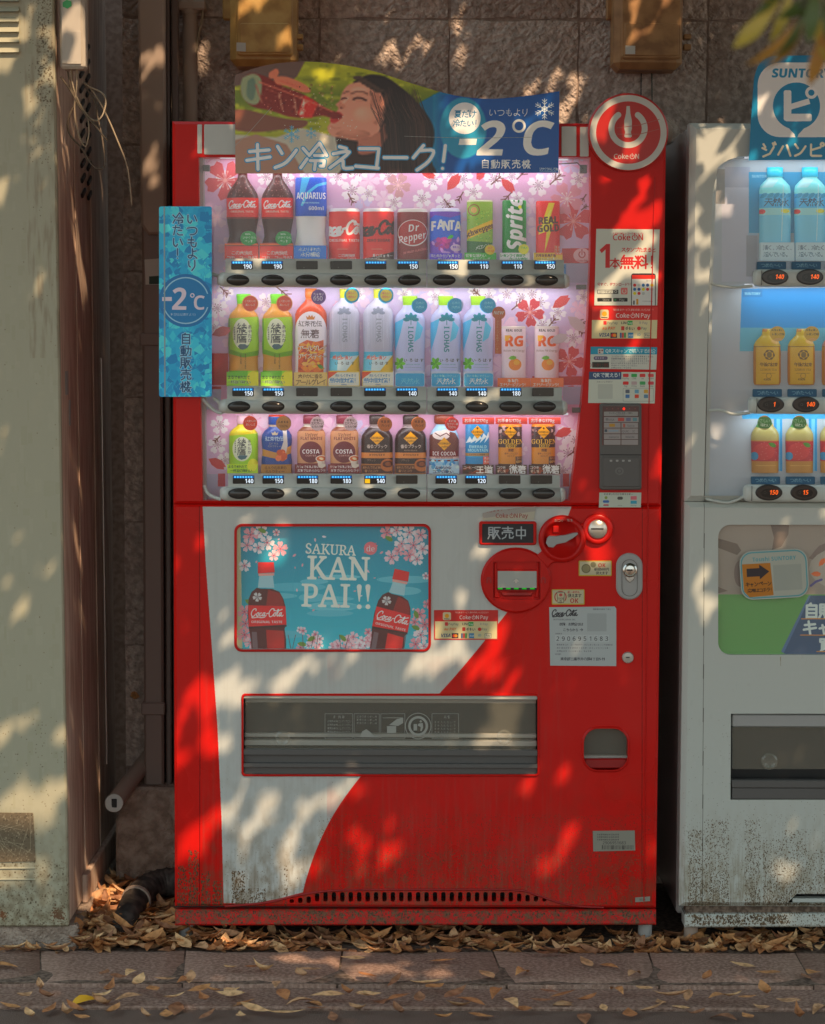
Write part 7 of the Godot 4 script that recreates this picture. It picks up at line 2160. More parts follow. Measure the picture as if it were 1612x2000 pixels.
	for i in 2:
		x = [1004.5, 1069.0][i]
		c.rect(x - 33, 620, x + 33, 762, Color(0.78, 0.72, 0.74))
		c.rect(x - 26, 636, x + 26, 642, Color(0.74, 0.70, 0.68))
		c.text("REAL GOLD", x, 647.5, 4.6, Color(0.2, 0.17, 0.17), 0.5, "b", 0.95)
		c.text("RG", x, 676, 19.5, Color(0.78, 0.34, 0.12), 0.5, "b", 1.05, 0.06, 0.0, 0.6)
		c.poly([x - 18, 655, x - 6, 655, x - 12, 666, x - 18, 666], Color(0.85, 0.58, 0.2))
		c.text("Active PW Energy", x, 687, 4.2, Color(0.5, 0.38, 0.36), 0.5, "r", 0.9)
		c.ell(x + 2, 712, 12.5, 11.5, Color(0.84, 0.46, 0.1))
		c.ell(x + 5, 708, 6, 5, Color(0.88, 0.58, 0.2))
		c.petal(x - 3, 699, 8, -0.1, Color(0.36, 0.55, 0.16))
		c.rect(x - 34, 738, x + 34, 762, Color(0.82, 0.40, 0.22))
		c.jp("健康的", x - 14, 739.5, 7, white, 0.12)
		c.jp("エナジードリンク!", x - 29, 747.5, 6.8, white, 0.12, false, 0.88)
		jobs.append(["can", ["pale pink can with orange fruit, left of two", "pale pink can with orange fruit, right of two under the petals"][i], "sample pale pink cans", x, [[637, 22], [639, 23.8], [760, 23.8]], [["body", 637, 757]], [x - 33, 738, x + 31, 755], []])
	c.tone = Vector3(1.24, 1.02, 1.25)
	m = printed("drink_print_middle", c, 0.28)
	for j in jobs: dummy(self, j[0], j[1], j[2], j[3], j[4], j[5], c, m, j[6], j[7])
	# orange strip with a round head between them
	var oc := Canvas.new(self, 955, 595, 992, 696, -0.014, 3.0, Color(0.80, 0.36, 0.08), 2)
	oc.text("NEW", 974, 614, 6.4, white, 0.5, "b", 1.0, 0.2)
	oc.jp("アクティブ果汁でいい気分", 969.5, 626, 5.0, Color(0.85, 0.62, 0.42), 0.1, true, 1.06)
	var nt := thing("promotion_strip", "orange strip with round head hanging beside the pale pink cans", "label", at(974, 690, -0.014))
	part(nt, "strip", plate(W([967, 618, 980, 618, 980, 691, 967, 691], -0.014), -0.014, -0.0146, 0.0, [], oc), printed("strip_print", oc, 0.35))
	part(nt, "round_head", plate(W(oval(974.5, 611.5, 13, 13), -0.014), -0.0132, -0.0139, 0.0, [], oc), M.strip_print)

	# --- bottom row
	c = Canvas.new(self, 432, 806, 1108, 934, z, 2.6, Color(0.5, 0.5, 0.5), 2)
	jobs = []
	x = 475.0
	c.rect(440, 806, 508, 934, Color(0.7, 0.66, 0.12))
	c.rect(460, 806, 488, 829, Color(0.72, 0.62, 0.66))
	c.poly([440, 852, 508, 846, 508, 912, 440, 908], Color(0.52, 0.66, 0.12))
	c.ell(473, 877, 19, 24, Color(0.74, 0.76, 0.68), 28)
	c.jp("綾鷹", 464, 856, 17, Color(0.2, 0.22, 0.22), 0.09, true, 0.95)
	c.jp("あやたか", 484, 858, 6.6, Color(0.3, 0.32, 0.3), 0.1, true, 1.1)
	c.jp("上林春松本店", 458, 860, 3.8, Color(0.3, 0.34, 0.26), 0.1, true, 1.1)
	c.poly([464, 892, 468, 889, 478, 889, 484, 890, 480, 896, 472, 898, 467, 896], Color(0.22, 0.34, 0.38))
	c.rect(440, 906, 508, 934, Color(0.62, 0.72, 0.12))
	c.ell(494, 908, 10, 12, Color(0.85, 0.78, 0.2))
	c.jp("まるで淹れたて", 447, 907.5, 5.8, Color(0.16, 0.3, 0.08), 0.12, false, 0.9)
	c.jp("一杯目の味わい", 451, 915, 6.4, Color(0.16, 0.3, 0.08), 0.12, false, 0.95)
	c.ell(490, 826, 14, 14, Color(0.78, 0.26, 0.16))
	c.jp("こだわりの", 479.5, 819.5, 4.5, white, 0.1, false, 0.95)
	c.jp("おいしさ", 481.5, 826, 4.7, white, 0.1)
	jobs.append(["bottle", "small yellow green tea bottle at the left end of the bottom row", "", x, [[812, 13], [828, 13], [830, 11], [834, 15], [840, 23], [846, 27.5], [852, 28.5], [930, 28.5]], [["cap", 812, 829], ["body", 829, 848], ["label", 848, 926]], [445, 906, 505, 924], [490, 826, 14]])
	x = 540.0
	c.rect(508, 806, 574, 934, Color(0.1, 0.24, 0.46))
	c.rect(520, 806, 560, 814, Color(0.72, 0.24, 0.12))
	c.rect(508, 830, 574, 834, Color(0.6, 0.55, 0.5))
	c.poly([508, 876, 540, 884, 574, 868, 574, 884, 540, 896, 508, 890], Color(0.62, 0.46, 0.26))
	c.poly([552, 836, 560, 836, 562, 870, 556, 900, 548, 880, 554, 862], Color(0.68, 0.66, 0.64))
	for k in 8: c.ell(548 + r.randf_range(-8, 8), 891 + r.randf_range(-8, 8), 6, 6, [Color(0.72, 0.42, 0.28), Color(0.62, 0.3, 0.18)][k % 2], 12)
	c.poly([532, 850, 530, 844, 534, 846, 537, 842, 540, 846, 544, 844, 542, 850], Color(0.62, 0.58, 0.5))
	c.jp("紅茶花伝", 518, 852, 9.4, Color(0.66, 0.7, 0.72), 0.1, false, 0.96)
	c.jp("ロイヤル", 526, 864, 4.6, Color(0.66, 0.6, 0.5), 0.1)
	c.jp("ミルクティー", 523, 869, 4.6, Color(0.66, 0.6, 0.5), 0.1, false, 0.95)
	c.rect(508, 907, 574, 934, Color(0.58, 0.42, 0.2))
	c.jp("ミルクの本気の", 518, 909.5, 6.2, Color(0.3, 0.18, 0.08), 0.12, false, 0.98)
	c.jp("ミルクティー", 519, 916.5, 6.6, Color(0.3, 0.18, 0.08), 0.12, false, 0.95)
	c.ell(555, 826, 15, 14, Color(0.6, 0.44, 0.26))
	c.jp("国産牛乳", 544, 821, 5.2, Color(0.26, 0.2, 0.12), 0.1)
	c.text("100%", 555, 834, 5, Color(0.26, 0.2, 0.12), 0.5, "r")
	jobs.append(["bottle", "blue milk tea bottle with gold ribbon in the bottom row", "", x, [[811, 15], [814, 16.5], [829, 16.5], [832, 14], [836, 17], [842, 24], [850, 29], [860, 30], [884, 28], [900, 30], [930, 30]], [["cap", 811, 830], ["body", 830, 926]], [511, 908, 569, 924], [555, 826, 15]])
	for i in 2:
		x = [607.5, 672.5][i]
		c.rect(x - 34, 806, x + 34, 934, Color(0.66, 0.5, 0.38))
		c.rect(x - 20, 806, x + 20, 828, Color(0.42, 0.18, 0.24))
		c.rect(x - 34, 828, x + 34, 834, Color(0.66, 0.64, 0.6))
		c.rect(x - 34, 834, x + 34, 842, Color(0.42, 0.26, 0.18))
		c.text("Velvet", x, 852.5, 6.6, Color(0.3, 0.15, 0.13), 0.5, "s", 0.95, 0.25)
		c.text("FLAT WHITE", x + 1, 859.5, 6.0, Color(0.34, 0.14, 0.14), 0.5, "b", 0.92)
		c.ell(x, 883, 22, 21, Color(0.34, 0.1, 0.14), 32)
		c.text("COSTA", x, 886, 8.2, white, 0.5, "b", 0.98)
		c.text("COFFEE", x, 891.5, 3.4, Color(0.7, 0.6, 0.56), 0.5, "b", 1.3)
		c.rect(x - 34, 905, x + 34, 934, Color(0.40, 0.15, 0.17))
		c.jp("カフェで飲むような", x - 28, 908, 5.6, white, 0.11, false, 0.86)
		c.jp("上質でなめらかなラテ", x - 26, 915, 6.0, white, 0.11, false, 0.92)
		c.poly([x + 10, 896, x + 31, 896, x + 29, 910, x + 22, 914, x + 16, 912], Color(0.78, 0.74, 0.70))
		c.ell(x + 20, 896, 11, 6.5, Color(0.80, 0.76, 0.72))
		c.ell(x + 20, 896, 9, 5, Color(0.66, 0.36, 0.18))
		c.petal(x + 20, 896, 5, 0.3, Color(0.84, 0.74, 0.62))
		c.ell(x + 13, 827, 14, 13.5, Color(0.78, 0.70, 0.72))
		c.jp("芳醇な", x + 5, 817.5, 5.4, Color(0.3, 0.18, 0.18), 0.1)
		c.jp("エスプレッソ", x + 1, 823.5, 5.2, Color(0.3, 0.18, 0.18), 0.1, false, 0.86)
		c.jp("とミルク感", x + 2, 830, 5.0, Color(0.3, 0.18, 0.18), 0.1, false, 0.92)
		jobs.append(["bottle", ["beige coffee bottle with round maroon emblem, left of two", "beige coffee bottle with round maroon emblem, right of two"][i], "sample beige coffee bottles", x, [[811, 14.5], [814, 16], [828, 16], [830, 13.5], [835, 18], [840, 24], [846, 27.5], [930, 27.5]], [["cap", 811, 829], ["body", 829, 841], ["label", 841, 926]], [x - 31, 906, x + 30, 924], [x + 13, 827, 13.6]])
	var amber := Color(0.80, 0.55, 0.1)
	for i in 2:
		x = [736.5, 802.5][i]
		c.rect(x - 34, 806, x + 34, 934, Color(0.15, 0.085, 0.08))
		c.rect(x - 34, 829, x + 34, 836, Color(0.5, 0.46, 0.46))
		c.poly([x, 843, x + 14, 856, x, 869, x - 14, 856], amber)
		c.text("GEORGIA", x, 857, 3.8, Color(0.25, 0.14, 0.05), 0.5, "S", 0.9)
		c.text("Coffee", x, 863, 3.6, Color(0.3, 0.17, 0.05), 0.5, "s", 1.0, 0.2)
		c.jp("香るブラック", x - 20, 868, 7.4, Color(0.75, 0.7, 0.66), 0.11, false, 0.9)
		c.text("KAORU BLACK", x, 881, 2.8, Color(0.55, 0.48, 0.42))
		c.rect(x - 34, 884, x + 34, 895, Color(0.70, 0.47, 0.26))
		c.jp("華やかな高級豆", x - 15, 886, 4.6, Color(0.35, 0.2, 0.1), 0.1, false, 0.94)
		c.jp("ブラック", x - 20, 897, 4.4, Color(0.6, 0.52, 0.46), 0.1)
		c.rect(x - 34, 906, x + 34, 934, Color(0.62, 0.42, 0.24))
		c.rect(x - 30, 908, x + 29, 923, Color(0.26, 0.13, 0.09))
		c.jp("淹れたてのような", x - 28, 909.5, 5.4, Color(0.72, 0.55, 0.4), 0.11, false, 0.9)
		c.jp("香りとコク", x - 24, 916, 5.4, Color(0.72, 0.55, 0.4), 0.11)
		c.ell(x + 21, 908, 14, 12, Color(0.62, 0.38, 0.2))
		c.ell(x + 21, 906, 10, 6, Color(0.3, 0.14, 0.07))
		c.ell(x + 22, 906, 6, 3.4, Color(0.5, 0.28, 0.14))
		c.ell(x + 16, 828, 15, 14.5, Color(0.62, 0.38, 0.2))
		c.jp("高級豆", x + 7, 820, 6, Color(0.28, 0.14, 0.08), 0.11)
		c.jp("ブレンド", x + 7, 828, 5, Color(0.28, 0.14, 0.08), 0.11, false, 0.92)
		jobs.append(["bottle", ["dark coffee bottle with amber diamond emblem, left of two", "dark coffee bottle with amber diamond emblem, right of two"][i], "sample dark coffee bottles", x, [[811, 14], [814, 15.5], [829, 15.5], [831, 13], [836, 17], [842, 24], [850, 29], [858, 31], [930, 31]], [["cap", 811, 829.5], ["body", 829.5, 926]], [x - 31, 907, x + 30, 924], [x + 16, 828, 14]])
	x = 868.0
	c.rect(832, 806, 900, 934, Color(0.56, 0.70, 0.78))
	c.rect(846, 806, 886, 829, Color(0.44, 0.22, 0.16))
	c.poly([840, 850, 866, 840, 890, 846, 900, 866, 900, 884, 836, 884], Color(0.36, 0.2, 0.18))
	c.ell(862, 850, 17, 9, Color(0.80, 0.76, 0.74))
	c.ell(870, 844, 9, 5, Color(0.82, 0.78, 0.76))
	c.line([850, 846, 860, 852, 872, 846, 880, 852], 1.8, Color(0.3, 0.15, 0.13))
	c.poly([868, 854, 881, 867, 868, 880, 855, 867], amber)
	c.text("GEORGIA", 868, 868, 3.6, Color(0.25, 0.14, 0.05), 0.5, "S", 0.9)
	c.text("Coffee", 868, 874, 3.4, Color(0.3, 0.17, 0.05), 0.5, "s", 1.0, 0.2)
	c.rect(832, 880, 900, 892, Color(0.38, 0.1, 0.12))
	c.text("ICE COCOA", 868, 889.6, 7.4, white, 0.5, "b", 0.86)
	c.rect(832, 892, 900, 896, Color(0.72, 0.62, 0.6))
	c.text("MILK RICH COCOA", 868, 895.4, 2.8, Color(0.4, 0.16, 0.16))
	c.rect(836, 898, 898, 901, Color(0.4, 0.14, 0.14))
	c.rect(832, 908, 900, 934, Color(0.66, 0.74, 0.80))
	for k in 26: c.poly(oval(r.randf_range(836, 900), r.randf_range(898, 928), r.randf_range(2, 5), r.randf_range(2, 5), 5, r.randf()), [Color(0.36, 0.6, 0.72), Color(0.74, 0.82, 0.86), Color(0.22, 0.5, 0.68)][k % 3]) 
	c.jp("なめらかな", 851, 909.5, 6.6, Color(0.2, 0.18, 0.3), 0.12, false, 0.92)
	c.jp("ココアの味わい", 845, 917, 6.4, Color(0.2, 0.18, 0.3), 0.12, false, 0.9)
	c.ell(883, 828, 13.6, 13.6, Color(0.74, 0.24, 0.22))
	c.jp("北海道", 876, 819, 4.8, white, 0.1)
	c.jp("生クリーム", 873, 825, 4.8, white, 0.1, false, 0.9)
	c.text("100%", 883, 836, 4.6, white, 0.5, "r")
	jobs.append(["bottle", "pale blue cocoa bottle with amber diamond emblem in the bottom row", "", x, [[811, 18], [814, 19.5], [826, 19.5], [830, 15], [834, 18], [842, 24], [850, 27.5], [858, 29], [930, 29]], [["cap", 811, 829], ["body", 829, 926]], [838, 908, 897, 924], [883, 828, 13.4]])
	for i in 3:
		x = [934.0, 998.5, 1063.5][i]
		c.rect(x - 33, 806, x + 33, 828.5, Color(0.78, 0.28, 0.24))
		c.jp("お手軽な170g", x - 27, 817, 7.6, white, 0.12, false, 0.94)
		c.rect(x - 33, 828.5, x + 33, 907, [Color(0.12, 0.46, 0.62), Color(0.66, 0.44, 0.1), Color(0.66, 0.44, 0.1)][i])
		if i == 0:
			for k in 5: c.poly([x - 24 + k * 9, 866, x - 16 + k * 9, 866 - 14 - k * 2, x - 10 + k * 9, 862 - k * 3], Color(0.76, 0.80, 0.82))
			c.text("EMERALD", x, 875.5, 5.6, Color(0.66, 0.78, 0.80), 0.5, "b", 1.0)
			c.text("MOUNTAIN", x, 882.5, 5.6, Color(0.66, 0.78, 0.80), 0.5, "b", 0.95)
			c.rect(x - 33, 885, x + 33, 891, Color(0.58, 0.46, 0.3))
			c.jp("エメラルド豆使用", x - 18, 886, 4.0, Color(0.3, 0.2, 0.12), 0.1)
			c.rect(x - 33, 891, x + 33, 893, Color(0.2, 0.55, 0.7))
		else:
			c.rect(x - 33, 834, x + 33, 875, Color(0.17, 0.085, 0.075))
			for k in 24: c.petal(x + r.randf_range(-24, 24), r.randf_range(834, 856), r.randf_range(3, 5), r.randf() * TAU, [Color(0.36, 0.2, 0.2), Color(0.6, 0.52, 0.5), Color(0.26, 0.12, 0.1)][k % 3])
			c.rect(x - 33, 874, x + 33, 907, Color(0.66, 0.45, 0.1))
			c.text("GOLDEN", x, 867.5, 9.4, Color(0.80, 0.62, 0.26), 0.5, "S", 0.86)
			c.text("DRIP", x, 874.5, 6.6, Color(0.80, 0.62, 0.26), 0.5, "S", 0.95)
			c.jp("微糖", x - 6, 876.5, 5.6, Color(0.3, 0.16, 0.05), 0.12)
			c.jp("香ばしさとコク", x - 13, 884, 3.8, Color(0.4, 0.22, 0.05), 0.1)
			c.jp("ひきたて", x - 8, 889, 3.8, Color(0.4, 0.22, 0.05), 0.1)
		c.poly([x - 1, 831, x + 12, 844, x - 1, 857, x - 14, 844], amber)
		c.text("GEORGIA", x - 1, 845.5, 4.0, Color(0.25, 0.14, 0.05), 0.5, "S", 0.9)
		c.text("Coffee", x - 1, 851, 3.4, Color(0.3, 0.17, 0.05), 0.5, "s", 1.0, 0.2)
		c.ell(x - 1, 836.5, 2.0, 2.4, Color(0.3, 0.17, 0.05), 8)
		c.rect(x - 33, 906.5, x + 33, 934, Color(0.22, 0.13, 0.1))
		for k in 14: c.ell(x + r.randf_range(-28, 10), r.randf_range(912, 926), 4, 2.6, [Color(0.5, 0.24, 0.12), Color(0.36, 0.16, 0.09)][k % 2], 8)
		c.jp(["コーヒーの", "コクを", "コクを"][i], x - 29, 909, 6.0 if i == 0 else 6.6, white, 0.12, false, 0.9)
		if i: c.jp("楽しむ", x - 28, 916.5, 6.2, Color(0.8, 0.7, 0.64), 0.12, false, 0.92)
		c.jp(["王道", "微糖", "微糖"][i], x - 5, 907.5, 16.5, Color(0.3, 0.2, 0.16), 0.22, false, 1.0)
		c.jp(["王道", "微糖", "微糖"][i], x - 5, 907.5, 16.5, Color(0.84, 0.82, 0.80), 0.12, false, 1.0)
		if i == 0:
			c.rect(x + 10, 892, x + 26, 907, Color(0.78, 0.3, 0.22))
			for k in 2: c.jp("売上", x + 11.5, 893 + k * 6.5, 6, white, 0.1)
		else:
			c.rect(x + 9, 892, x + 26, 907, Color(0.24, 0.12, 0.06))
			c.jp("当社比", x + 10.5, 893, 4.6, Color(0.75, 0.6, 0.4), 0.1)
			c.text("60%", x + 17, 904.5, 5.0, Color(0.8, 0.65, 0.4), 0.5)
		jobs.append(["can", ["small sky blue coffee can with white mountains in the bottom row", "small gold and brown coffee can, left of two", "small gold and brown coffee can, right of two at the row's end"][i], "" if i == 0 else "sample gold coffee cans", x - 1, [[828.5, 21], [830.5, 23.3], [930, 23.3]], [["body", 828.5, 926]], [x - 31, 907, x + 30, 925], []])
	c.tone = Vector3(1.24, 1.02, 1.25)
	m = printed("drink_print_bottom", c, 0.28)
	for j in jobs:
		var t := dummy(self, j[0], j[1], j[2], j[3], j[4], j[5], c, m, j[6], j[7])
		if j[0] == "can":
			var q: float = j[3] + 1
			part(t, "header_card", plate(W([q - 31, 815, q + 31, 815, q + 31, 828, q - 31, 828], z), -0.02, -0.0206, 0.0, [], c), m)

# ------------------------------------------------------------------ the white machine at the right edge
func white_machine() -> void:
	var o := thing("vending_machine", "white drink vending machine with blue sign, cut off by the right edge", "vending machine", Vector3(1.19, 0, -0.29))
	var L := at(1338, 1000).x
	var R := L + 1.06
	var T := at(1450, 240).y
	var B := at(1450, 1772).y
	var Mid := at(1500, 981).y
	var paint := lin(0.53, 0.56, 0.52)
	part(o, "cabinet_body", box(Vector3(L + 0.001, 0.05, -0.58), Vector3(R, T - 0.004, -0.07), 0.006), M.white_side)
	part(o, "door_gasket", box(Vector3(L + 0.006, 0.07, -0.07), Vector3(R - 0.01, T - 0.02, -0.064), 0.0), M.black)
	var hole := W([1402, 328, 1410, 320, 1424, 312, 1444, 306, 1470, 304, 2200, 300, 2200, 976, 1375, 979, 1379, 800, 1385, 560, 1392, 380])
	part(o, "upper_door", plate(PackedVector2Array([Vector2(L, Mid + 0.0006), Vector2(R, Mid + 0.0006), Vector2(R, T), Vector2(L, T)]), 0.0, -0.064, 0.014, [hole]), M.white_paint)
	# lower door with splashed dirt
	var cv := Canvas.new(self, 1320, 970, 2290, 1780, 0.0, 1.2, paint, 1)
	var r := RandomNumberGenerator.new()
	r.seed = 15
	var mud := [lin(0.09, 0.055, 0.025), lin(0.13, 0.08, 0.04), lin(0.17, 0.115, 0.06), lin(0.06, 0.04, 0.02)]
	for i in 1500:
		var q := cv.p(r.randf_range(1330, 2280), r.randf_range(990, 1780))
		cv.im.fill_rect(Rect2i(int(q.x), int(q.y), r.randi_range(2, 7), r.randi_range(3, 20)), paint.lerp([lin(0.57, 0.6, 0.56), lin(0.48, 0.51, 0.46)][r.randi() % 2], r.randf() * 0.35))
	cv.line([1376, 984, 1372, 1772], 1.1, lin(0.08, 0.075, 0.06))
	cv.speckle(r, 1300, 1335, 1400, 2280, 1770, 2.0, mud, 1.6)
	cv.speckle(r, 3600, 1335, 1590, 2280, 1770, 1.9, mud, 1.5)
	for e in [[1344, 1374, 1620, 420], [1376, 1424, 1600, 560], [1455, 1485, 1600, 360], [1490, 1530, 1640, 360], [1530, 1575, 1620, 420], [1575, 1620, 1660, 260], [1640, 1700, 1640, 300]]:
		for i in int(e[3] * 1.7):
			var t := pow(r.randf(), 1.7)
			var q := cv.p(r.randf_range(e[0], e[1]), lerpf(1769, e[2], t))
			cv.im.fill_rect(Rect2i(int(q.x), int(q.y), r.randi_range(1, 2), r.randi_range(1, 3)), mud[r.randi() % 4])
	cv.line([1525, 1283, 1525, 1300], 1.5, lin(0.32, 0.28, 0.17))
	cv.film(1330, 1500, 2280, 1775, lin(0.2, 0.15, 0.08), 0.5, 31, 0.04, 0.02, 2.0, 0.2)
	cv.film(1330, 1560, 2280, 1775, lin(0.12, 0.075, 0.035), 0.7, 32, 0.3, 0.012, 1.6, 0.5)
	var adh := W(rr(1403, 1025, 2140, 1279, 24, 7))
	var slot := W([1428, 1394, 2060, 1394, 2060, 1562, 1427, 1562])
	var vent := W([1556, 1746, 2200, 1746, 2200, 1752, 1546, 1766, 1535, 1766])
	var front := printed("white_door_print", cv, 0.36)
	part(o, "lower_door", plate(PackedVector2Array([Vector2(L, B), Vector2(R, B), Vector2(R, Mid - 0.0006), Vector2(L, Mid - 0.0006)]), 0.0, -0.05, 0.012, [adh, slot, vent], cv), front)
	part(o, "grille_back", boxp(1530, 1740, 2210, 1768, -0.06, -0.051, 0.0), M.black)
	part(o, "grille_slat", boxp(1548, 1757, 2200, 1763, -0.03, -0.004, 0.001), M.white_paint)
	var kc := Canvas.new(self, 1325, 1778, 2290, 1818, -0.004, 1.2, paint, 1)
	kc.speckle(r, 2600, 1335, 1783, 2280, 1812, 3.0, mud, 1.0)
	kc.speckle(r, 500, 1350, 1786, 1540, 1804, 5.0, mud, 1.0)
	part(o, "base_plate", plate(W([1338, 1786, 2270, 1782, 2270, 1808, 1338, 1812], -0.004), -0.004, -0.07, 0.004, [], kc), printed("white_base_print", kc, 0.5))
	part(o, "base_gap", boxp(1340, 1772, 2265, 1788, -0.06, -0.02, 0.0), M.soil)
	for x in [1352, 2200]:
		var f := at(x, 1812, -0.03)
		part(o, "foot", tube([Vector3(f.x, -0.03, f.z - 0.02), Vector3(f.x, 0.05, f.z - 0.02)], 0.017, 12), M.grey_pipe)
	# inside of the display
	var z := -0.058
	var c := Canvas.new(self, 1365, 295, 1800, 990, z, 1.5, Color(0.66, 0.68, 0.70), 2)
	c.rect(1410, 345, 1480, 550, Color(0.70, 0.70, 0.74))
	c.rect(1398, 330, 1416, 398, Color(0.52, 0.5, 0.48))
	c.rect(1416, 326, 1465, 366, Color(0.60, 0.61, 0.66))
	c.rect(1463, 336, 1800, 455, Color(0.18, 0.55, 0.70))
	c.text("SUNTORY", 1469, 347, 5.4, Color(0.66, 0.80, 0.86), 0, "b")
	c.rect(1461, 455, 1480, 520, Color(0.60, 0.68, 0.74))
	c.rect(1458, 460, 1480, 540, Color(0.58, 0.58, 0.6))
	c.poly([1449, 564, 1800, 560, 1800, 684, 1445, 686], Color(0.05, 0.52, 0.74))
	c.poly([1447, 640, 1800, 640, 1800, 684, 1445, 686], Color(0.36, 0.64, 0.72))
	c.rect(1451, 566, 1489, 580, Color(0.04, 0.46, 0.66))
	c.text("SUNTORY", 1470, 576, 5.0, Color(0.70, 0.84, 0.88), 0.5, "b")
	for x in [1512, 1580, 1648]:
		c.rect(x, 806, x + 16, 920, Color(0.14, 0.56, 0.76))
		c.rect(x + 5, 815, x + 12, 920, Color(0.45, 0.72, 0.84))
	c.rect(1450, 808, 1800, 818, Color(0.2, 0.62, 0.8))
	c.tone = Vector3(1.15, 1.0, 1.15)
	part(o, "backdrop", plate(W([1368, 298, 1790, 298, 1790, 988, 1368, 988], z), z, z - 0.003, 0.0, [], c), printed("white_backdrop_print", c, 0.5))
	part(o, "backdrop", boxp(1792, 298, 2260, 988, z - 0.004, z, 0.0), M.ivory)
	part(o, "inner_frame", plate(W([1391, 345, 1400, 345, 1392, 560, 1385, 975, 1377, 975, 1386, 560], -0.03), -0.03, -0.06), M.white_paint)
	part(o, "display_pane", plate(hole, -0.0075, -0.0095), M.pane)
	for k in 3:
		var y: float = [306.0, 562.0, 810.0][k]
		var a := at(1455, y, -0.02)
		var b := at(2160, y, -0.02)
		part(o, "lamp_strip", box(Vector3(a.x, a.y + [-0.004, 0.004, 0.004][k], -0.026), Vector3(b.x, a.y + [-0.001, 0.009, 0.009][k], -0.016), 0.0), M.lamp_strip)
		var l := AreaLight3D.new()
		l.name = "display_lamp"
		l.area_size = Vector2(b.x - a.x, 0.012)
		l.light_energy = 0.045 * [0.8, 0.9, 1.1][k]
		l.light_color = Color(0.86, 0.95, 1.0)
		l.shadow_enabled = true
		l.area_range = 3.0
		o.add_child(l, true)
		l.position = Vector3((a.x + b.x) / 2, a.y + [-0.0045, 0.0035, 0.0035][k], -0.021) - o.position
		l.rotation = Vector3(-PI / 2 + 0.28, 0, 0)
	# rails with oval price windows
	var cx := [[1513.6, 1582.0, 541.0], [1505.5, 1574.0, 790.0], [1502.0, 1570.0, 962.0]]
	var ry := [[526, 560, 1468], [775, 808, 1463], [946, 980, 1456]]
	var tx := [["140", "140"], ["1", "140"], ["150", "15"]]
	for k in 3:
		var st := new_st()
		st.set_smooth_group(2)
		var prof := []
		var yt := at(1500, ry[k][0]).y
		var yb := at(1500, ry[k][1]).y
		var h := (yt - yb) / 2
		prof.append(Vector2(yt, -0.008))
		for i in 11:
			var t := PI / 2 - PI * i / 10
			prof.append(Vector2((yt + yb) / 2 + signf(sin(t)) * pow(absf(sin(t)), 0.7) * h, 0.004 + pow(cos(t), 0.7) * 0.014))
		prof.append(Vector2(yb, -0.008))
		var x0 := at(ry[k][2] + 10, 800).x
		var x1 := at(2170, 800).x
		for i in prof.size() - 1:
			var a: Vector2 = prof[i]
			var b: Vector2 = prof[i + 1]
			quad(st, Vector3(x0, b.x, b.y), Vector3(x1, b.x, b.y), Vector3(x1, a.x, a.y), Vector3(x0, a.x, a.y))
			for q in 4:
				var s0 := PI / 2 * q / 4
				var s1 := PI / 2 * (q + 1) / 4
				var m := (yt + yb) / 2
				var F := func(p: Vector2, s: float) -> Vector3: return Vector3(x0 - 0.014 * sin(s), m + (p.x - m) * (0.4 + 0.6 * cos(s)), p.y * cos(s))
				quad(st, F.call(b, s1), F.call(b, s0), F.call(a, s0), F.call(a, s1))
		var rail := part(o, "button_rail", done(st), M.ivory)
		part(rail, "end_seam", box(Vector3(x0 + 0.003, yb + 0.003, 0.0), Vector3(x0 + 0.0042, yt - 0.003, 0.0185), 0.0), M.grey_plastic)
		var ec := Canvas.new(self, 1470, ry[k][0] - 4, 1620, ry[k][1] + 4, 0.018, 2.6, Color(0.2, 0.18, 0.165), 2)
		var em := Canvas.new(self, 1470, ry[k][0] - 4, 1620, ry[k][1] + 4, 0.018, 2.6, Color.BLACK, 2)
		for i in 2:
			var x: float = cx[k][i]
			ec.ell(x + 1, cx[k][2] + 1, 17, 9, Color(0.09, 0.085, 0.08))
			ec.ring(x - 8, cx[k][2], 2.2, 0.8, Color(0.3, 0.29, 0.28))
			for q in [ec, em]:
				q.text(tx[k][i], x + (17 if not tx[k][i] in ["1", "15"] else 8), cx[k][2] + 4, 9.0, Color(0.95, 0.36, 0.06), 1.0, "b", 0.84, 0.14)
		var m2 := printed("price_window_print_%d" % k, ec, 0.18)
		m2.emission_enabled = true
		m2.emission = Color.BLACK
		m2.emission_texture = em.texture()
		m2.emission_energy_multiplier = 1.0
		for i in 4:
			var x: float = cx[k][0] + i * 68.4
			part(rail, "button_bezel", plate(W(oval(x, cx[k][2], 26.5, 15.5, 40), 0.018), 0.0192, 0.01, 0.0006), M.button_rim)
			part(rail, "button", plate(W(oval(x, cx[k][2], 25.2, 14.2, 40), 0.018), 0.0205, 0.015, 0.0012, [], ec if i < 2 else null), m2 if i < 2 else M.button_dark)
			var ty: float = ry[k][0] - 1
			var tg := part(rail, "cold_tab", plate(W(rr(cx[k][0] - 34.5 + i * 68.0, ty - 14, cx[k][0] + 22.5 + i * 68.0, ty + 1, 2), 0.006), 0.004, -0.002, 0.0), M.tab_blue if i > 1 else M.tab_blue)
		var wp := [at(ry[k][2] - 78, ry[k][1] - 6, -0.006), at(ry[k][2] - 56, ry[k][1] - 1 - (6 if k == 1 else 0), -0.003), at(ry[k][2] - 30, ry[k][1] + 1, -0.002), at(ry[k][2] + 2, ry[k][1] - (2 if k < 2 else 12), 0.0)]
		part(o, "rail_cable", tube(curve3(wp), 0.0035, 8), M.ivory)
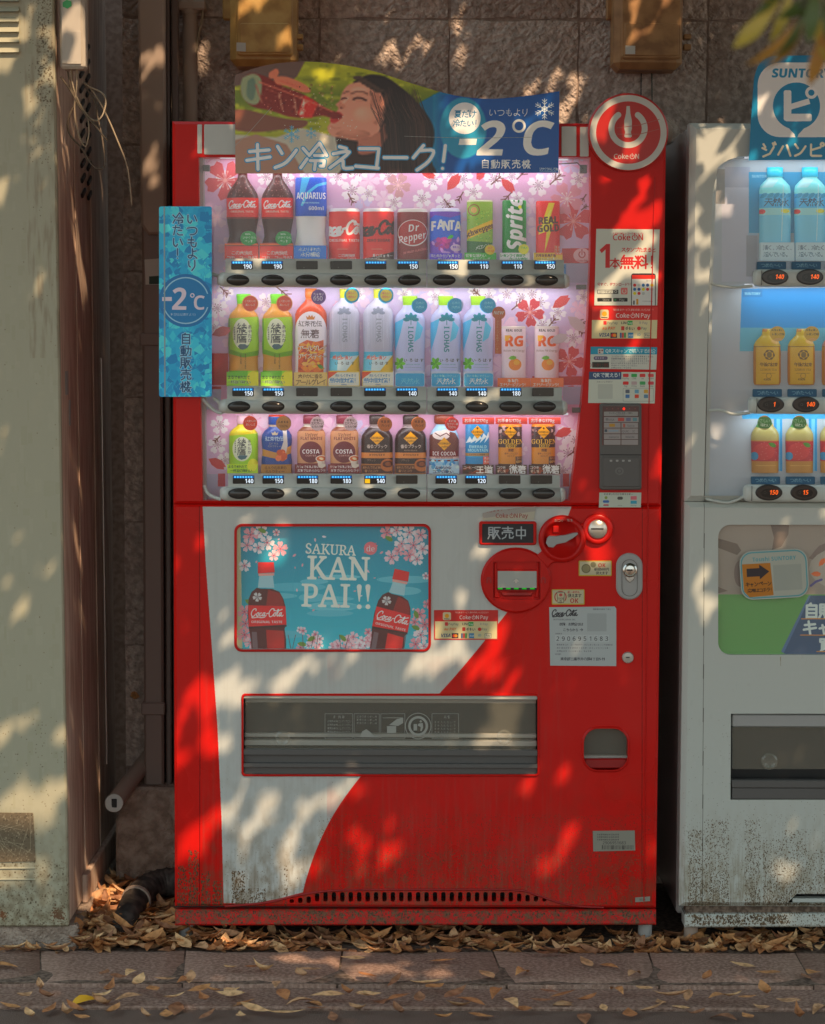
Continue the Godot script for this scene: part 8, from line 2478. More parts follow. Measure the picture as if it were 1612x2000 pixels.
	# lettering of the tabs
	for k in 3:
		var tc := Canvas.new(self, 1464, ry[k][0] - 18, 1625, ry[k][0] + 2, 0.0048, 2.6, Color(0.13, 0.36, 0.50), 2)
		for i in 2: tc.jp("つめた〜い", cx[k][0] - 27 + i * 68.0, ry[k][0] - 12.5, 8.4, Color(0.50, 0.68, 0.76), 0.11, false, 1.0)
		var tm := printed("tab_print_%d" % k, tc, 0.4)
		for i in 2: part(o, "tab_lettering", plate(W(rr(cx[k][0] - 33 + i * 68.0, ry[k][0] - 14, cx[k][0] + 21 + i * 68.0, ry[k][0] - 1, 2), 0.0048), 0.0048, 0.0041, 0.0, [], tc), tm)
	white_products()
	# ---- poster window below
	var zp := -0.014
	var pc := Canvas.new(self, 1398, 1020, 1760, 1284, zp, 2.0, Color(0.50, 0.47, 0.43), 2)
	pc.poly([1398, 1050, 1440, 1062, 1448, 1075, 1440, 1084, 1398, 1068], Color(0.36, 0.32, 0.28))
	pc.poly([1504, 1020, 1542, 1020, 1540, 1044, 1526, 1068, 1508, 1074, 1512, 1050], Color(0.36, 0.32, 0.29))
	pc.poly([1580, 1090, 1600, 1066, 1640, 1050, 1700, 1056, 1700, 1094, 1600, 1098], Color(0.40, 0.36, 0.33))
	pc.ell(1446, 1120, 12, 26, Color(0.40, 0.36, 0.33))
	pc.poly([1398, 1144, 1422, 1154, 1398, 1160], Color(0.38, 0.34, 0.30))
	pc.rect(1398, 1161, 1760, 1284, Color(0.30, 0.49, 0.26))
	pc.poly([1584, 1163, 1760, 1163, 1760, 1284, 1540, 1284, 1528, 1272], Color(0.16, 0.26, 0.36))
	pc.poly([1580, 1163, 1584, 1163, 1531, 1276, 1526, 1272], Color(0.26, 0.36, 0.48))
	pc.ell(1700, 1110, 120, 52, Color(0.56, 0.54, 0.50))
	for e in [[1606, 1098, -0.9], [1594, 1121, 0.05], [1618, 1085, -1.2]]: pc.petal(e[0], e[1], 10, e[2], Color(0.72, 0.36, 0.16))
	pc.line([1584, 1144, 1594, 1136, 1605, 1132], 4.5, Color(0.28, 0.27, 0.46))
	for k in 3:
		var s: String = ["自販", "キャンペーン", "買"][k]
		var p: Array = [[1570, 1178, 30], [1568, 1211, 29], [1600, 1244, 28]][k]
		pc.jp(s, p[0], p[1], p[2], Color(0.66, 0.70, 0.68), 0.17, false, 1.0)
		pc.line([p[0] - 4, p[1] + p[2] + 0.5, 1760, p[1] + p[2] + 0.5], 2.2, Color(0.62, 0.42, 0.2))
	pc.tone = Vector3(1.36, 1.0, 1.1)
	part(o, "window_poster", plate(W(rr(1400, 1022, 2150, 1282, 24, 7), zp), zp, zp - 0.004, 0.0, [], pc), printed("campaign_print", pc, 0.45), "poster with green and dark blue fields and white lettering")
	part(o, "poster_window", plate(W(rr(1403.5, 1025.5, 2139, 1278.5, 23, 7)), -0.004, -0.006), M.pane)
	# tilted sticker over it (its square code is left blank)
	var zs := 0.0012
	var s := Canvas.new(self, 1435, 1062, 1592, 1182, zs, 2.6, Color(0.72, 0.74, 0.70), 2)
	var tl := func(x: float, y: float) -> Array:
		var v := Vector2(x - 1512.5, y - 1121.5).rotated(-0.055)
		return [1512.5 + v.x, 1121.5 + v.y]
	var TP := func(a: Array) -> Array:
		var q := []
		for i in range(0, a.size(), 2): q.append_array(tl.call(a[i], a[i + 1]))
		return q
	s.poly(TP.call(rr(1448, 1076, 1577, 1167, 22)), Color(0.34, 0.62, 0.66))
	s.poly(TP.call(rr(1450.5, 1078.5, 1574.5, 1164.5, 20)), Color(0.70, 0.71, 0.66))
	var h2: Array = tl.call(1514, 1095)
	s.text("Toushi SUNTORY", h2[0], h2[1], 8.0, Color(0.36, 0.62, 0.66), 0.5, "b", 0.98, 0.0, -0.055)
	s.poly(TP.call([1450.5, 1099, 1506, 1099, 1509, 1162, 1462, 1164, 1452, 1152]), Color(0.76, 0.47, 0.08))
	s.poly(TP.call([1459, 1108, 1484, 1108, 1484, 1101, 1503, 1115.5, 1484, 1130, 1484, 1124, 1459, 1124]), Color(0.17, 0.14, 0.17))
	var j1: Array = tl.call(1455, 1134)
	s.jp("キャンペーン", j1[0], j1[1], 9.4, Color(0.2, 0.12, 0.06), 0.13, false, 0.92, 0.0, 1.0, -0.055)
	var j2: Array = tl.call(1459, 1147)
	s.jp("応募はコチラ!", j2[0], j2[1], 8.0, Color(0.2, 0.12, 0.06), 0.12, false, 0.92, 0.0, 1.0, -0.055)
	s.poly(TP.call([1511, 1104, 1566, 1104, 1566, 1154, 1511, 1154]), Color(0.64, 0.66, 0.62))
	part(o, "campaign_sticker", plate(W(TP.call(rr(1446, 1074, 1579, 1169, 24, 7)), zs), zs, zs - 0.0008, 0.0, [], s), printed("campaign_sticker_print", s, 0.35), "tilted rounded sticker with orange arrow field")
	# dispenser
	part(o, "bin_back", boxp(1415, 1385, 2075, 1575, -0.2, -0.16, 0.0), M.inside_grey)
	for e in [[1415, 1384, 2070, 1393.5], [1415, 1563, 2070, 1575], [1412, 1384, 1426, 1575]]:
		part(o, "bin_wall", boxp(e[0], e[1], e[2], e[3], -0.17, -0.051, 0.0), M.inside_grey)
	part(o, "slot_head", boxp(1430, 1398, 2056, 1420, -0.03, -0.006, 0.003), M.pale_grey)
	part(o, "slot_lip", boxp(1430, 1526, 2056, 1539, -0.02, 0.003, 0.002), M.grey_plastic)
	part(o, "slot_sill", boxp(1430, 1541, 2056, 1561, -0.03, 0.001, 0.002), M.grey_plastic)
	var flap := part(o, "flap", plate(W(rr(1431, 1420, 2055, 1503, 2)), -0.003, -0.006, 0.001), M.flap_pane)
	part(flap, "flap_bumper", knob(1503, 1487, [[0.019, -0.003], [0.019, 0.003], [0.015, 0.006], [0.008, 0.0035], [0.0, 0.0032]], 22), M.flap_pane)
	# ---- blue topper sign
	z = 0.02
	c = Canvas.new(self, 1455, 96, 1800, 320, z, 2.2, Color(0.08, 0.42, 0.56), 2)
	c.poly(rr(1480, 122, 1790, 268, 44, 8), Color(0.74, 0.74, 0.74))
	c.text("SUNTORY", 1508, 151, 16.5, Color(0.10, 0.44, 0.58), 0, "b", 1.12, 0.1, 0.0, 0.4)
	c.ell(1556, 207, 46, 46, Color(0.08, 0.43, 0.57), 48)
	c.poly([1536, 245, 1576, 245, 1560, 262, 1556, 274, 1552, 262], Color(0.08, 0.43, 0.57))
	c.rrect(1531, 176, 1546, 236, 4, Color(0.76, 0.76, 0.76))
	c.rrect(1533, 222, 1586, 237, 4, Color(0.76, 0.76, 0.76))
	c.poly([1544, 203, 1580, 192, 1583, 203, 1546, 214], Color(0.76, 0.76, 0.76))
	c.ring(1585, 181, 9, 6, Color(0.76, 0.76, 0.76))
	c.jp("ジハンピ", 1487, 277, 29, Color(0.78, 0.74, 0.66), 0.15, false, 1.06)
	var tp := thing("topper_sign", "blue and white sign board with rounded corners on top of the white machine", "sign", at(1600, 314, z))
	var outl := smooth(W([1463, 313, 1467, 240, 1472, 170, 1475, 146, 1483, 126, 1496, 114, 1512, 109], z), 3)
	outl.append_array(W([2100, 100, 2110, 308], z))
	c.tone = Vector3(1.3, 1.0, 1.12)
	part(tp, "board", plate(outl, z, z - 0.004, 0.0, [], c), printed("topper_print", c, 0.3))
	part(tp, "bracket", boxp(1500, 270, 1540, 300, 0.001, z - 0.0045, 0.001), M.pale_grey)

func white_products() -> void:
	var z := -0.036
	var c := Canvas.new(self, 1455, 318, 1700, 512, z, 2.2, Color(0.36, 0.62, 0.72), 2)
	var white := Color(0.8, 0.82, 0.82)
	for i in 3:
		var x := 1516.5 + i * 68.5
		c.rect(x - 34, 318, x + 34, 512, Color(0.38, 0.63, 0.72))
		c.rect(x - 34, 318, x + 34, 345, Color(0.2, 0.58, 0.72))
		c.poly([x - 20, 346, x + 20, 344, x + 31, 362, x + 32, 380, x - 32, 380, x - 30, 360], Color(0.5, 0.70, 0.76))
		c.poly([x - 14, 346, x + 6, 350, x - 8, 366, x - 28, 366], Color(0.62, 0.76, 0.80))
		c.rect(x - 34, 378, x + 34, 406, Color(0.30, 0.56, 0.68))
		for k in 5: c.petal(x - 24 + k * 12, 382, 8, -0.6, Color(0.2, 0.46, 0.55))
		c.jp("天然水", x - 23, 386, 16.5, Color(0.13, 0.17, 0.25), 0.09, false, 0.95)
		c.rect(x - 34, 406, x + 34, 420, Color(0.52, 0.66, 0.66))
		c.ell(x - 27, 413, 6.5, 4.6, Color(0.62, 0.18, 0.16), 12)
		c.ell(x + 18, 412, 9, 4, Color(0.66, 0.62, 0.2), 12)
		c.rect(x - 34, 420, x + 34, 512, Color(0.42, 0.62, 0.70))
		c.line([x + 14, 360, x + 10, 470], 1.2, Color(0.66, 0.76, 0.74))
		c.rect(x - 34, 474, x + 34, 512, Color(0.60, 0.66, 0.68))
		c.jp("清く、冷たく、", x - 28, 479, 9.8, Color(0.2, 0.28, 0.34), 0.09, false, 0.86)
		c.jp("澄んでいる。", x - 27, 492, 9.8, Color(0.2, 0.32, 0.38), 0.09, false, 0.86)
	c.tone = Vector3(1.4, 1.0, 1.4)
	var m := printed("water_print", c, 0.3)
	for i in 3:
		var x := 1516.5 + i * 68.5
		var t := dummy(self, "bottle", ["clear blue water bottle at the left of the white machine's top row", "clear blue water bottle, second in the white machine's top row", "clear blue water bottle at the picture's right edge"][i], "sample water bottles in the white machine", x, [[326, 16], [344, 16], [346, 14], [354, 22], [362, 29], [372, 31], [508, 31]], [["cap", 326, 345], ["body", 345, 378], ["label", 378, 420], ["base", 420, 508]], c, m, [x - 33, 474, x + 33, 510], [])
	c = Canvas.new(self, 1455, 625, 1700, 760, z, 2.2, Color(0.6, 0.5, 0.1), 2)
	for i in 3:
		var x := 1501.0 + i * 67.0
		var col: Color = [Color(0.72, 0.57, 0.06), Color(0.72, 0.57, 0.06), Color(0.62, 0.40, 0.36)][i]
		c.rect(x - 33, 625, x + 33, 760, Color(0.64, 0.42, 0.08))
		c.rect(x - 23, 676, x + 22, 750, col)
		c.rect(x - 30, 648, x + 30, 676, col.lerp(Color(0.6, 0.6, 0.5), 0.15))
		c.line([x - 30, 677, x + 30, 677], 1.4, Color(0.45, 0.32, 0.05))
		c.ring(x + 2, 693, 9, 1.4, Color(0.34, 0.26, 0.08))
		c.ell(x + 2, 693, 5, 6, Color(0.42, 0.34, 0.12))
		for k in 6: c.petal(x + 2 + cos(k * 1.05) * 9, 693 + sin(k * 1.05) * 8, 4, k * 1.05 + 1.5, Color(0.34, 0.26, 0.08))
		c.jp("午後の紅茶", x - 16, 708, 7.6, Color(0.3, 0.2, 0.06), 0.11, false, 0.9)
		c.text("LEMON TEA", x + 1, 724, 4.0, Color(0.42, 0.3, 0.08), 0.5, "s", 1.0)
		c.ring(x + 1, 734, 5, 1.0, Color(0.5, 0.38, 0.1))
		c.line([x - 12, 729, x + 14, 729], 0.7, Color(0.5, 0.38, 0.1))
		c.text("KIRIN", x - 2, 743, 3.6, Color(0.36, 0.26, 0.08), 0.5, "b")
		c.ell(x + 15, 652, 17, 17, Color(0.74, 0.60, 0.08))
		c.ell(x + 17, 666, 11, 6, Color(0.78, 0.62, 0.36))
		c.jp("甘酸っぱい", x + 3, 642, 5.0, Color(0.34, 0.27, 0.06), 0.1, false, 0.95)
		c.jp("レモンの味", x + 4, 650, 5.4, Color(0.34, 0.27, 0.06), 0.1, false, 0.9)
	c.tone = Vector3(1.17, 1.0, 1.2)
	m = printed("tea_print", c, 0.3)
	for i in 3:
		var x := 1501.0 + i * 67.0
		dummy(self, "bottle", ["yellow tea bottle at the left of the white machine's middle row", "yellow tea bottle, second in the white machine's middle row", "pinkish tea bottle at the picture's right edge"][i], "sample tea bottles in the white machine", x, [[642, 9], [652, 10], [656, 12], [666, 22], [674, 26], [690, 27], [746, 27], [752, 25]], [["neck", 642, 657], ["body", 657, 752]], c, m, [], [x + 15, 652, 15])
	c = Canvas.new(self, 1455, 806, 1700, 930, z, 2.2, Color(0.6, 0.5, 0.1), 2)
	for i in 3:
		var x := 1497.0 + i * 67.5
		c.rect(x - 33, 806, x + 33, 930, Color(0.66, 0.48, 0.24))
		c.rect(x - 33, 832, x + 33, 860, Color(0.60, 0.54, 0.34))
		c.rect(x - 33, 862, x + 33, 901, Color(0.60, 0.17, 0.2))
		c.ell(x - 4, 882, 21, 17, Color(0.66, 0.22, 0.22))
		c.petal(x + 12, 869, 9, 0.4, Color(0.26, 0.45, 0.16))
		for k in 30: c.ell(x + (24 if k % 3 else -4) + sin(k * 2.3) * 6, 864 + (k * 7) % 36, 0.8, 0.8, Color(0.78, 0.5, 0.5), 5)
		c.ell(x - 22, 891, 7, 8, Color(0.2, 0.48, 0.6))
		c.rect(x - 33, 901, x + 33, 930, Color(0.64, 0.46, 0.22))
		c.rect(x - 20, 909, x + 20, 910, Color(0.74, 0.60, 0.36))
		c.ell(x - 6, 825, 21, 11.5, Color(0.24, 0.44, 0.2))
		c.jp("やさしい", x - 23, 817, 7.6, Color(0.58, 0.70, 0.54), 0.1, false, 0.9)
		c.jp("味わい", x - 14, 826, 7.0, Color(0.74, 0.78, 0.7), 0.11, false, 0.9)
	c.tone = Vector3(1.17, 1.0, 1.2)
	m = printed("juice_print", c, 0.3)
	for i in 3:
		var x := 1497.0 + i * 67.5
		dummy(self, "bottle", ["peach juice bottle at the left of the white machine's bottom row", "peach juice bottle, second in the white machine's bottom row", "peach juice bottle at the picture's right edge"][i], "sample juice bottles in the white machine", x, [[826, 14], [834, 18], [840, 23], [848, 27], [858, 27.5], [924, 26.5]], [["body", 826, 862], ["label", 862, 901], ["base", 901, 924]], c, m, [], [x - 6, 825, 14])

# ------------------------------------------------------------------ leaves and the street tree
func leaf_mesh(w: float, l: float, curl: float, fold: float) -> ArrayMesh:
	# a pointed leaf along +x with a midrib fold and a curl, seen from above
	var st := new_st()
	var n := 5
	var wd := [0.06, 0.72, 1.0, 0.8, 0.42, 0.02]
	var mid := []
	var lf := []
	var rt := []
	for i in n + 1:
		var t := float(i) / n
		var x := (t - 0.5) * l
		var y := curl * l * (t - 0.5) * (t - 0.5) * 4.0
		mid.append(Vector3(x, y, 0))
		lf.append(Vector3(x, y + fold * w * wd[i] * 0.5, w * 0.5 * wd[i]))
		rt.append(Vector3(x, y + fold * w * wd[i] * 0.5 * 0.8, -w * 0.5 * wd[i]))
	st.set_smooth_group(1)
	for i in n:
		quad(st, mid[i], lf[i], lf[i + 1], mid[i + 1])
		quad(st, rt[i], mid[i], mid[i + 1], rt[i + 1])
	return done(st)

func many(parent: Node, called: String, mesh: Mesh, m: Material, where: Array) -> MultiMeshInstance3D:
	var mm := MultiMesh.new()
	mm.transform_format = MultiMesh.TRANSFORM_3D
	mm.mesh = mesh
	mm.instance_count = where.size()
	for i in where.size(): mm.set_instance_transform(i, where[i])
	var o := MultiMeshInstance3D.new()
	o.name = called
	o.multimesh = mm
	o.material_override = m
	if parent != self: o.position = -parent.position
	parent.add_child(o, true)
	o.set_meta("kind", "stuff")
	return o

func fallen_leaves() -> void:
	var r := RandomNumberGenerator.new()
	r.seed = 2024
	var shapes := []
	for i in 5: shapes.append(leaf_mesh([0.03, 0.027, 0.034, 0.024, 0.03][i], [0.068, 0.07, 0.064, 0.072, 0.058][i], [0.12, 0.22, -0.12, 0.3, 0.05][i], [0.35, 0.6, 0.3, 0.9, 0.15][i]))
	# drifts along the machines and in the gap: too many to count
	var put := {}
	var add := func(p: Vector3, tilt: float, k: int, sc: float):
		var b := Basis.from_euler(Vector3(r.randf_range(-tilt, tilt), r.randf() * TAU, r.randf_range(-tilt, tilt)))
		var key := k * 10 + r.randi() % 5
		if not put.has(key): put[key] = []
		put[key].append(Transform3D(b.scaled(Vector3.ONE * sc), p))
	for i in 820: # strip before the machines
		var x := r.randf_range(-0.53, 1.3)
		var zz := 0.06 - 0.15 * pow(r.randf(), 1.1)
		var h := 0.02 * clampf((0.075 - zz) / 0.05, 0.1, 1.0) * (0.8 + 0.4 * sin(x * 9.0))
		add.call(Vector3(x, -0.012 + r.randf() * h, zz), 0.34, r.randi() % 5, r.randf_range(0.35, 1.12))
	for i in 620: # the gap on the left
		var zz := r.randf_range(-0.5, 0.06)
		var x0 := -0.755 + 0.03 * zz
		var x := r.randf_range(x0, -0.5)
		add.call(Vector3(x, -0.01 + r.randf() * 0.036 * (1.2 if zz < 0.0 else 0.7), zz), 0.42, r.randi() % 5, r.randf_range(0.75, 1.2))
	for i in 40:
		add.call(Vector3(r.randf_range(-1.2, -0.75), -0.01 + r.randf() * 0.008, r.randf_range(0.045, 0.075)), 0.25, r.randi() % 5, r.randf_range(0.4, 0.8))
	var litter := thing("leaf_litter", "drift of dry brown leaves along the kerb and in the left gap", "leaves", Vector3(0, -0.01, 0.02))
	litter.set_meta("kind", "stuff")
	for key in put: many(litter, "leaves", shapes[key % 10], M["leaf_%d" % (key / 10)], put[key])
	# single leaves on the kerb and the road, as they lie in the photograph
	var spots := [[30, 1858], [110, 1860], [5, 1888], [205, 1905], [232, 1912], [255, 1902], [270, 1926], [322, 1918], [362, 1918], [372, 1916], [80, 1936], [48, 1950], [92, 1952], [200, 1950], [252, 1950], [215, 1936], [300, 1936], [340, 1953], [398, 1956], [388, 1938], [420, 1940], [98, 1978], [150, 1978], [130, 1986], [220, 1980], [345, 1972], [200, 1966], [160, 1992], [450, 1948], [470, 1965], [455, 1937],
		[498, 1894], [512, 1900], [606, 1898], [540, 1925], [552, 1943], [590, 1958], [610, 1964], [640, 1946], [680, 1945], [715, 1946], [720, 1946], [770, 1922], [780, 1950], [830, 1926], [850, 1931], [866, 1880], [950, 1906], [968, 1940], [1066, 1867], [1085, 1866], [1145, 1884], [1075, 1942], [1100, 1946], [1108, 1966], [1145, 1958], [1206, 1936], [1240, 1903], [1258, 1934], [1275, 1976], [1290, 1963], [1312, 1950], [1345, 1946], [1405, 1948], [1430, 1950], [1460, 1953], [1496, 1944], [1488, 1974], [1500, 1904], [1576, 1914], [1590, 1902], [1540, 1960], [1600, 1972], [1410, 1990], [1330, 1972], [865, 1992], [940, 1988], [1020, 1978], [1000, 1960], [900, 1970], [780, 1982], [700, 1976], [650, 1990], [560, 1984], [500, 1978], [470, 1990], [620, 1975], [1180, 1975], [1230, 1985], [1140, 1990], [1060, 1960], [890, 1945], [920, 1958], [1360, 1985], [1460, 1990], [1560, 1990], [60, 1990], [20, 1970], [285, 1990], [325, 1985], [405, 1988], [745, 1960], [820, 1958], [590, 1910], [720, 1910], [1380, 1915], [1020, 1900], [450, 1895], [690, 1875], [1190, 1890], [1450, 1890]]
	var protos := []
	for s in spots.size():
		var p: Vector3 = on_ground(spots[s][0], spots[s][1], -0.008)
		var y := -0.004
		if p.z > 0.32: y = -0.01
		if p.z > 0.475: y = -0.027
		p = on_ground(spots[s][0], spots[s][1], y)
		var k := r.randi() % 5
		var t := r.randi() % 5
		var o := MeshInstance3D.new()
		o.name = "fallen_leaf"
		o.mesh = shapes[k]
		o.material_override = M["leaf_%d" % t]
		o.position = p + Vector3(0, 0.006, 0)
		o.rotation = Vector3(r.randf_range(-0.15, 0.15), r.randf() * TAU, r.randf_range(-0.15, 0.15))
		o.scale = Vector3(r.randf_range(0.6, 1.2), r.randf_range(0.2, 1.1), r.randf_range(0.6, 1.15))
		add_child(o, true)
		tag(o, "single dry brown leaf lying on the kerb or road before the machines", "leaf", "single fallen leaves on kerb and road")
	var yl := MeshInstance3D.new()
	yl.name = "fallen_leaf"
	yl.mesh = shapes[2]
	yl.material_override = M.leaf_yellow
	yl.position = on_ground(166, 1952, -0.014)
	yl.rotation = Vector3(0.2, 0.4, 0.1)
	add_child(yl, true)
	tag(yl, "the one bright yellow leaf on the road at the lower left", "leaf")
	var wl := MeshInstance3D.new()
	wl.name = "fallen_leaf"
	wl.mesh = shapes[0]
	wl.material_override = M.leaf_0
	wl.position = at(267, 1358, -0.612)
	wl.rotation = Vector3(PI / 2, 0.0, 0.9)
	wl.scale = Vector3.ONE * 0.7
	add_child(wl, true)
	tag(wl, "orange leaf caught on the block wall beside the brown drainpipe", "leaf")

# patches of sunlight in the photograph: pixel, depth of the surface that is lit, half width, half height; the crown is thin where that light comes through
const SUNNY := [
	[458, 1575, 0.0, 22, 44], [478, 1648, 0.0, 20, 22], [520, 1600, 0.0, 24, 26], [545, 1565, 0.0, 16, 14], [598, 1588, 0.0, 36, 20], [556, 1668, 0.0, 20, 22], [590, 1700, 0.0, 22, 26], [560, 1735, 0.0, 24, 16], [470, 1725, 0.0, 16, 20], [448, 1335, 0.0, 20, 16], [500, 1348, 0.0, 34, 14], [545, 1332, 0.0, 14, 12], [745, 1312, 0.0, 14, 14], [800, 1310, 0.0, 16, 12], [838, 1292, 0.0, 18, 16], [890, 1262, 0.0, 40, 18], [905, 1180, 0.0, 26, 18], [660, 1300, 0.0, 16, 10], [600, 1318, 0.0, 12, 8], [440, 1450, 0.0, 12, 18], [452, 1250, 0.0, 12, 12],
	[362, 1650, 0.0, 26, 56], [405, 1640, 0.0, 22, 40], [385, 1055, 0.0, 16, 18], [375, 1350, 0.0, 18, 22], [395, 1400, 0.0, 14, 20], [740, 1650, 0.0, 32, 24], [740, 1705, 0.0, 14, 20], [620, 1700, 0.0, 22, 36], [1075, 1690, 0.0, 22, 24], [1115, 1655, 0.0, 22, 22], [1035, 1530, 0.0, 12, 20], [1280, 1590, 0.0, 8, 16],
	[1165, 1045, 0.0, 40, 22], [1185, 1075, 0.0, 24, 20], [1255, 1012, 0.0, 24, 20], [1295, 1010, 0.0, 14, 20], [995, 1180, 0.0, 18, 18], [985, 1225, 0.0, 24, 26], [960, 1290, 0.0, 36, 24], [940, 1325, 0.0, 34, 20], [1020, 1320, 0.0, 18, 18], [965, 1430, -0.01, 50, 40], [880, 1440, -0.01, 18, 40],
	[890, 525, 0.0, 40, 26], [480, 515, 0.0, 40, 14], [930, 797, 0.0, 34, 16], [745, 955, 0.0, 26, 18], [520, 768, 0.0, 36, 10], [905, 318, 0.02, 34, 20], [905, 215, 0.02, 30, 26], [950, 300, 0.02, 22, 22], [625, 150, 0.02, 30, 12], [760, 180, 0.02, 24, 12], [870, 215, 0.02, 16, 10],
	[1185, 255, 0.02, 24, 36], [1245, 285, 0.02, 24, 30], [1200, 330, 0.02, 20, 14], [1270, 360, 0.0, 28, 26], [1225, 420, 0.0, 36, 16], [1260, 470, 0.0, 26, 18], [1195, 560, 0.0, 40, 22], [1255, 545, 0.0, 22, 18], [1180, 640, 0.0, 30, 16], [1240, 670, 0.0, 36, 12],
	[1392, 280, 0.0, 34, 30], [1440, 335, 0.0, 24, 20], [1378, 325, 0.0, 22, 30], [1432, 385, -0.02, 22, 20], [1370, 490, 0.0, 24, 40], [1380, 560, 0.0, 18, 22], [1350, 430, 0.0, 14, 24], [1378, 1200, 0.0, 20, 22], [1395, 1120, 0.0, 14, 12], [1365, 1140, 0.0, 16, 9], [1540, 1700, 0.0, 14, 26], [1520, 300, 0.02, 30, 14], [1500, 215, 0.02, 16, 18], [1580, 240, 0.02, 20, 14],
	[25, 70, 0.03, 60, 60], [-60, 120, 0.03, 80, 90], [90, 150, 0.03, 30, 36], [55, 195, 0.03, 26, 22], [100, 305, 0.03, 24, 22], [60, 380, 0.03, 30, 14], [30, 1580, 0.03, 50, 40], [100, 1570, 0.03, 44, 44], [-40, 1660, 0.03, 70, 70], [60, 1690, 0.03, 60, 40], [20, 1430, 0.03, 26, 16], [120, 1430, 0.03, 20, 22], [-100, 900, 0.03, 60, 30],
	[135, 60, 0.0, 26, 46], [150, 200, -0.05, 14, 60], [180, 330, -0.12, 18, 70], [200, 420, -0.2, 14, 40], [170, 1000, -0.1, 12, 40], [295, 110, -0.47, 18, 30], [300, 215, -0.47, 18, 16], [300, 320, -0.47, 22, 26], [255, 70, -0.62, 18, 24], [340, 180, -0.62, 16, 22], [395, 110, -0.62, 14, 30], [275, 1720, -0.4, 20, 30],
	[770, 105, -0.62, 24, 20], [835, 78, -0.62, 24, 18], [895, 60, -0.62, 28, 26], [950, 180, -0.62, 18, 20], [1045, 175, -0.62, 34, 24], [1100, 215, -0.62, 34, 26], [1130, 150, -0.62, 18, 40], [905, 120, -0.62, 12, 16], [560, 85, -0.5, 14, 22], [480, 30, -0.5, 26, 16], [500, 8, -0.5, 40, 14], [1225, 20, -0.5, 22, 16], [1290, 12, -0.5, 24, 14], [1230, 85, -0.5, 30, 12], [1370, 90, -0.62, 14, 30],
	[190, 1755, -0.28, 50, 80], [225, 1738, -0.33, 44, 60], [170, 1785, -0.16, 40, 60], [220, 1778, -0.18, 44, 60], [640, 1876, 0.15, 66, 34], [725, 1894, 0.22, 84, 52], [560, 1868, 0.12, 44, 24], [420, 1836, 0.03, 56, 18], [850, 1905, 0.27, 44, 26], [500, 1830, 0.03, 66, 16], [800, 1880, 0.17, 46, 24], [690, 1860, 0.08, 50, 20]]

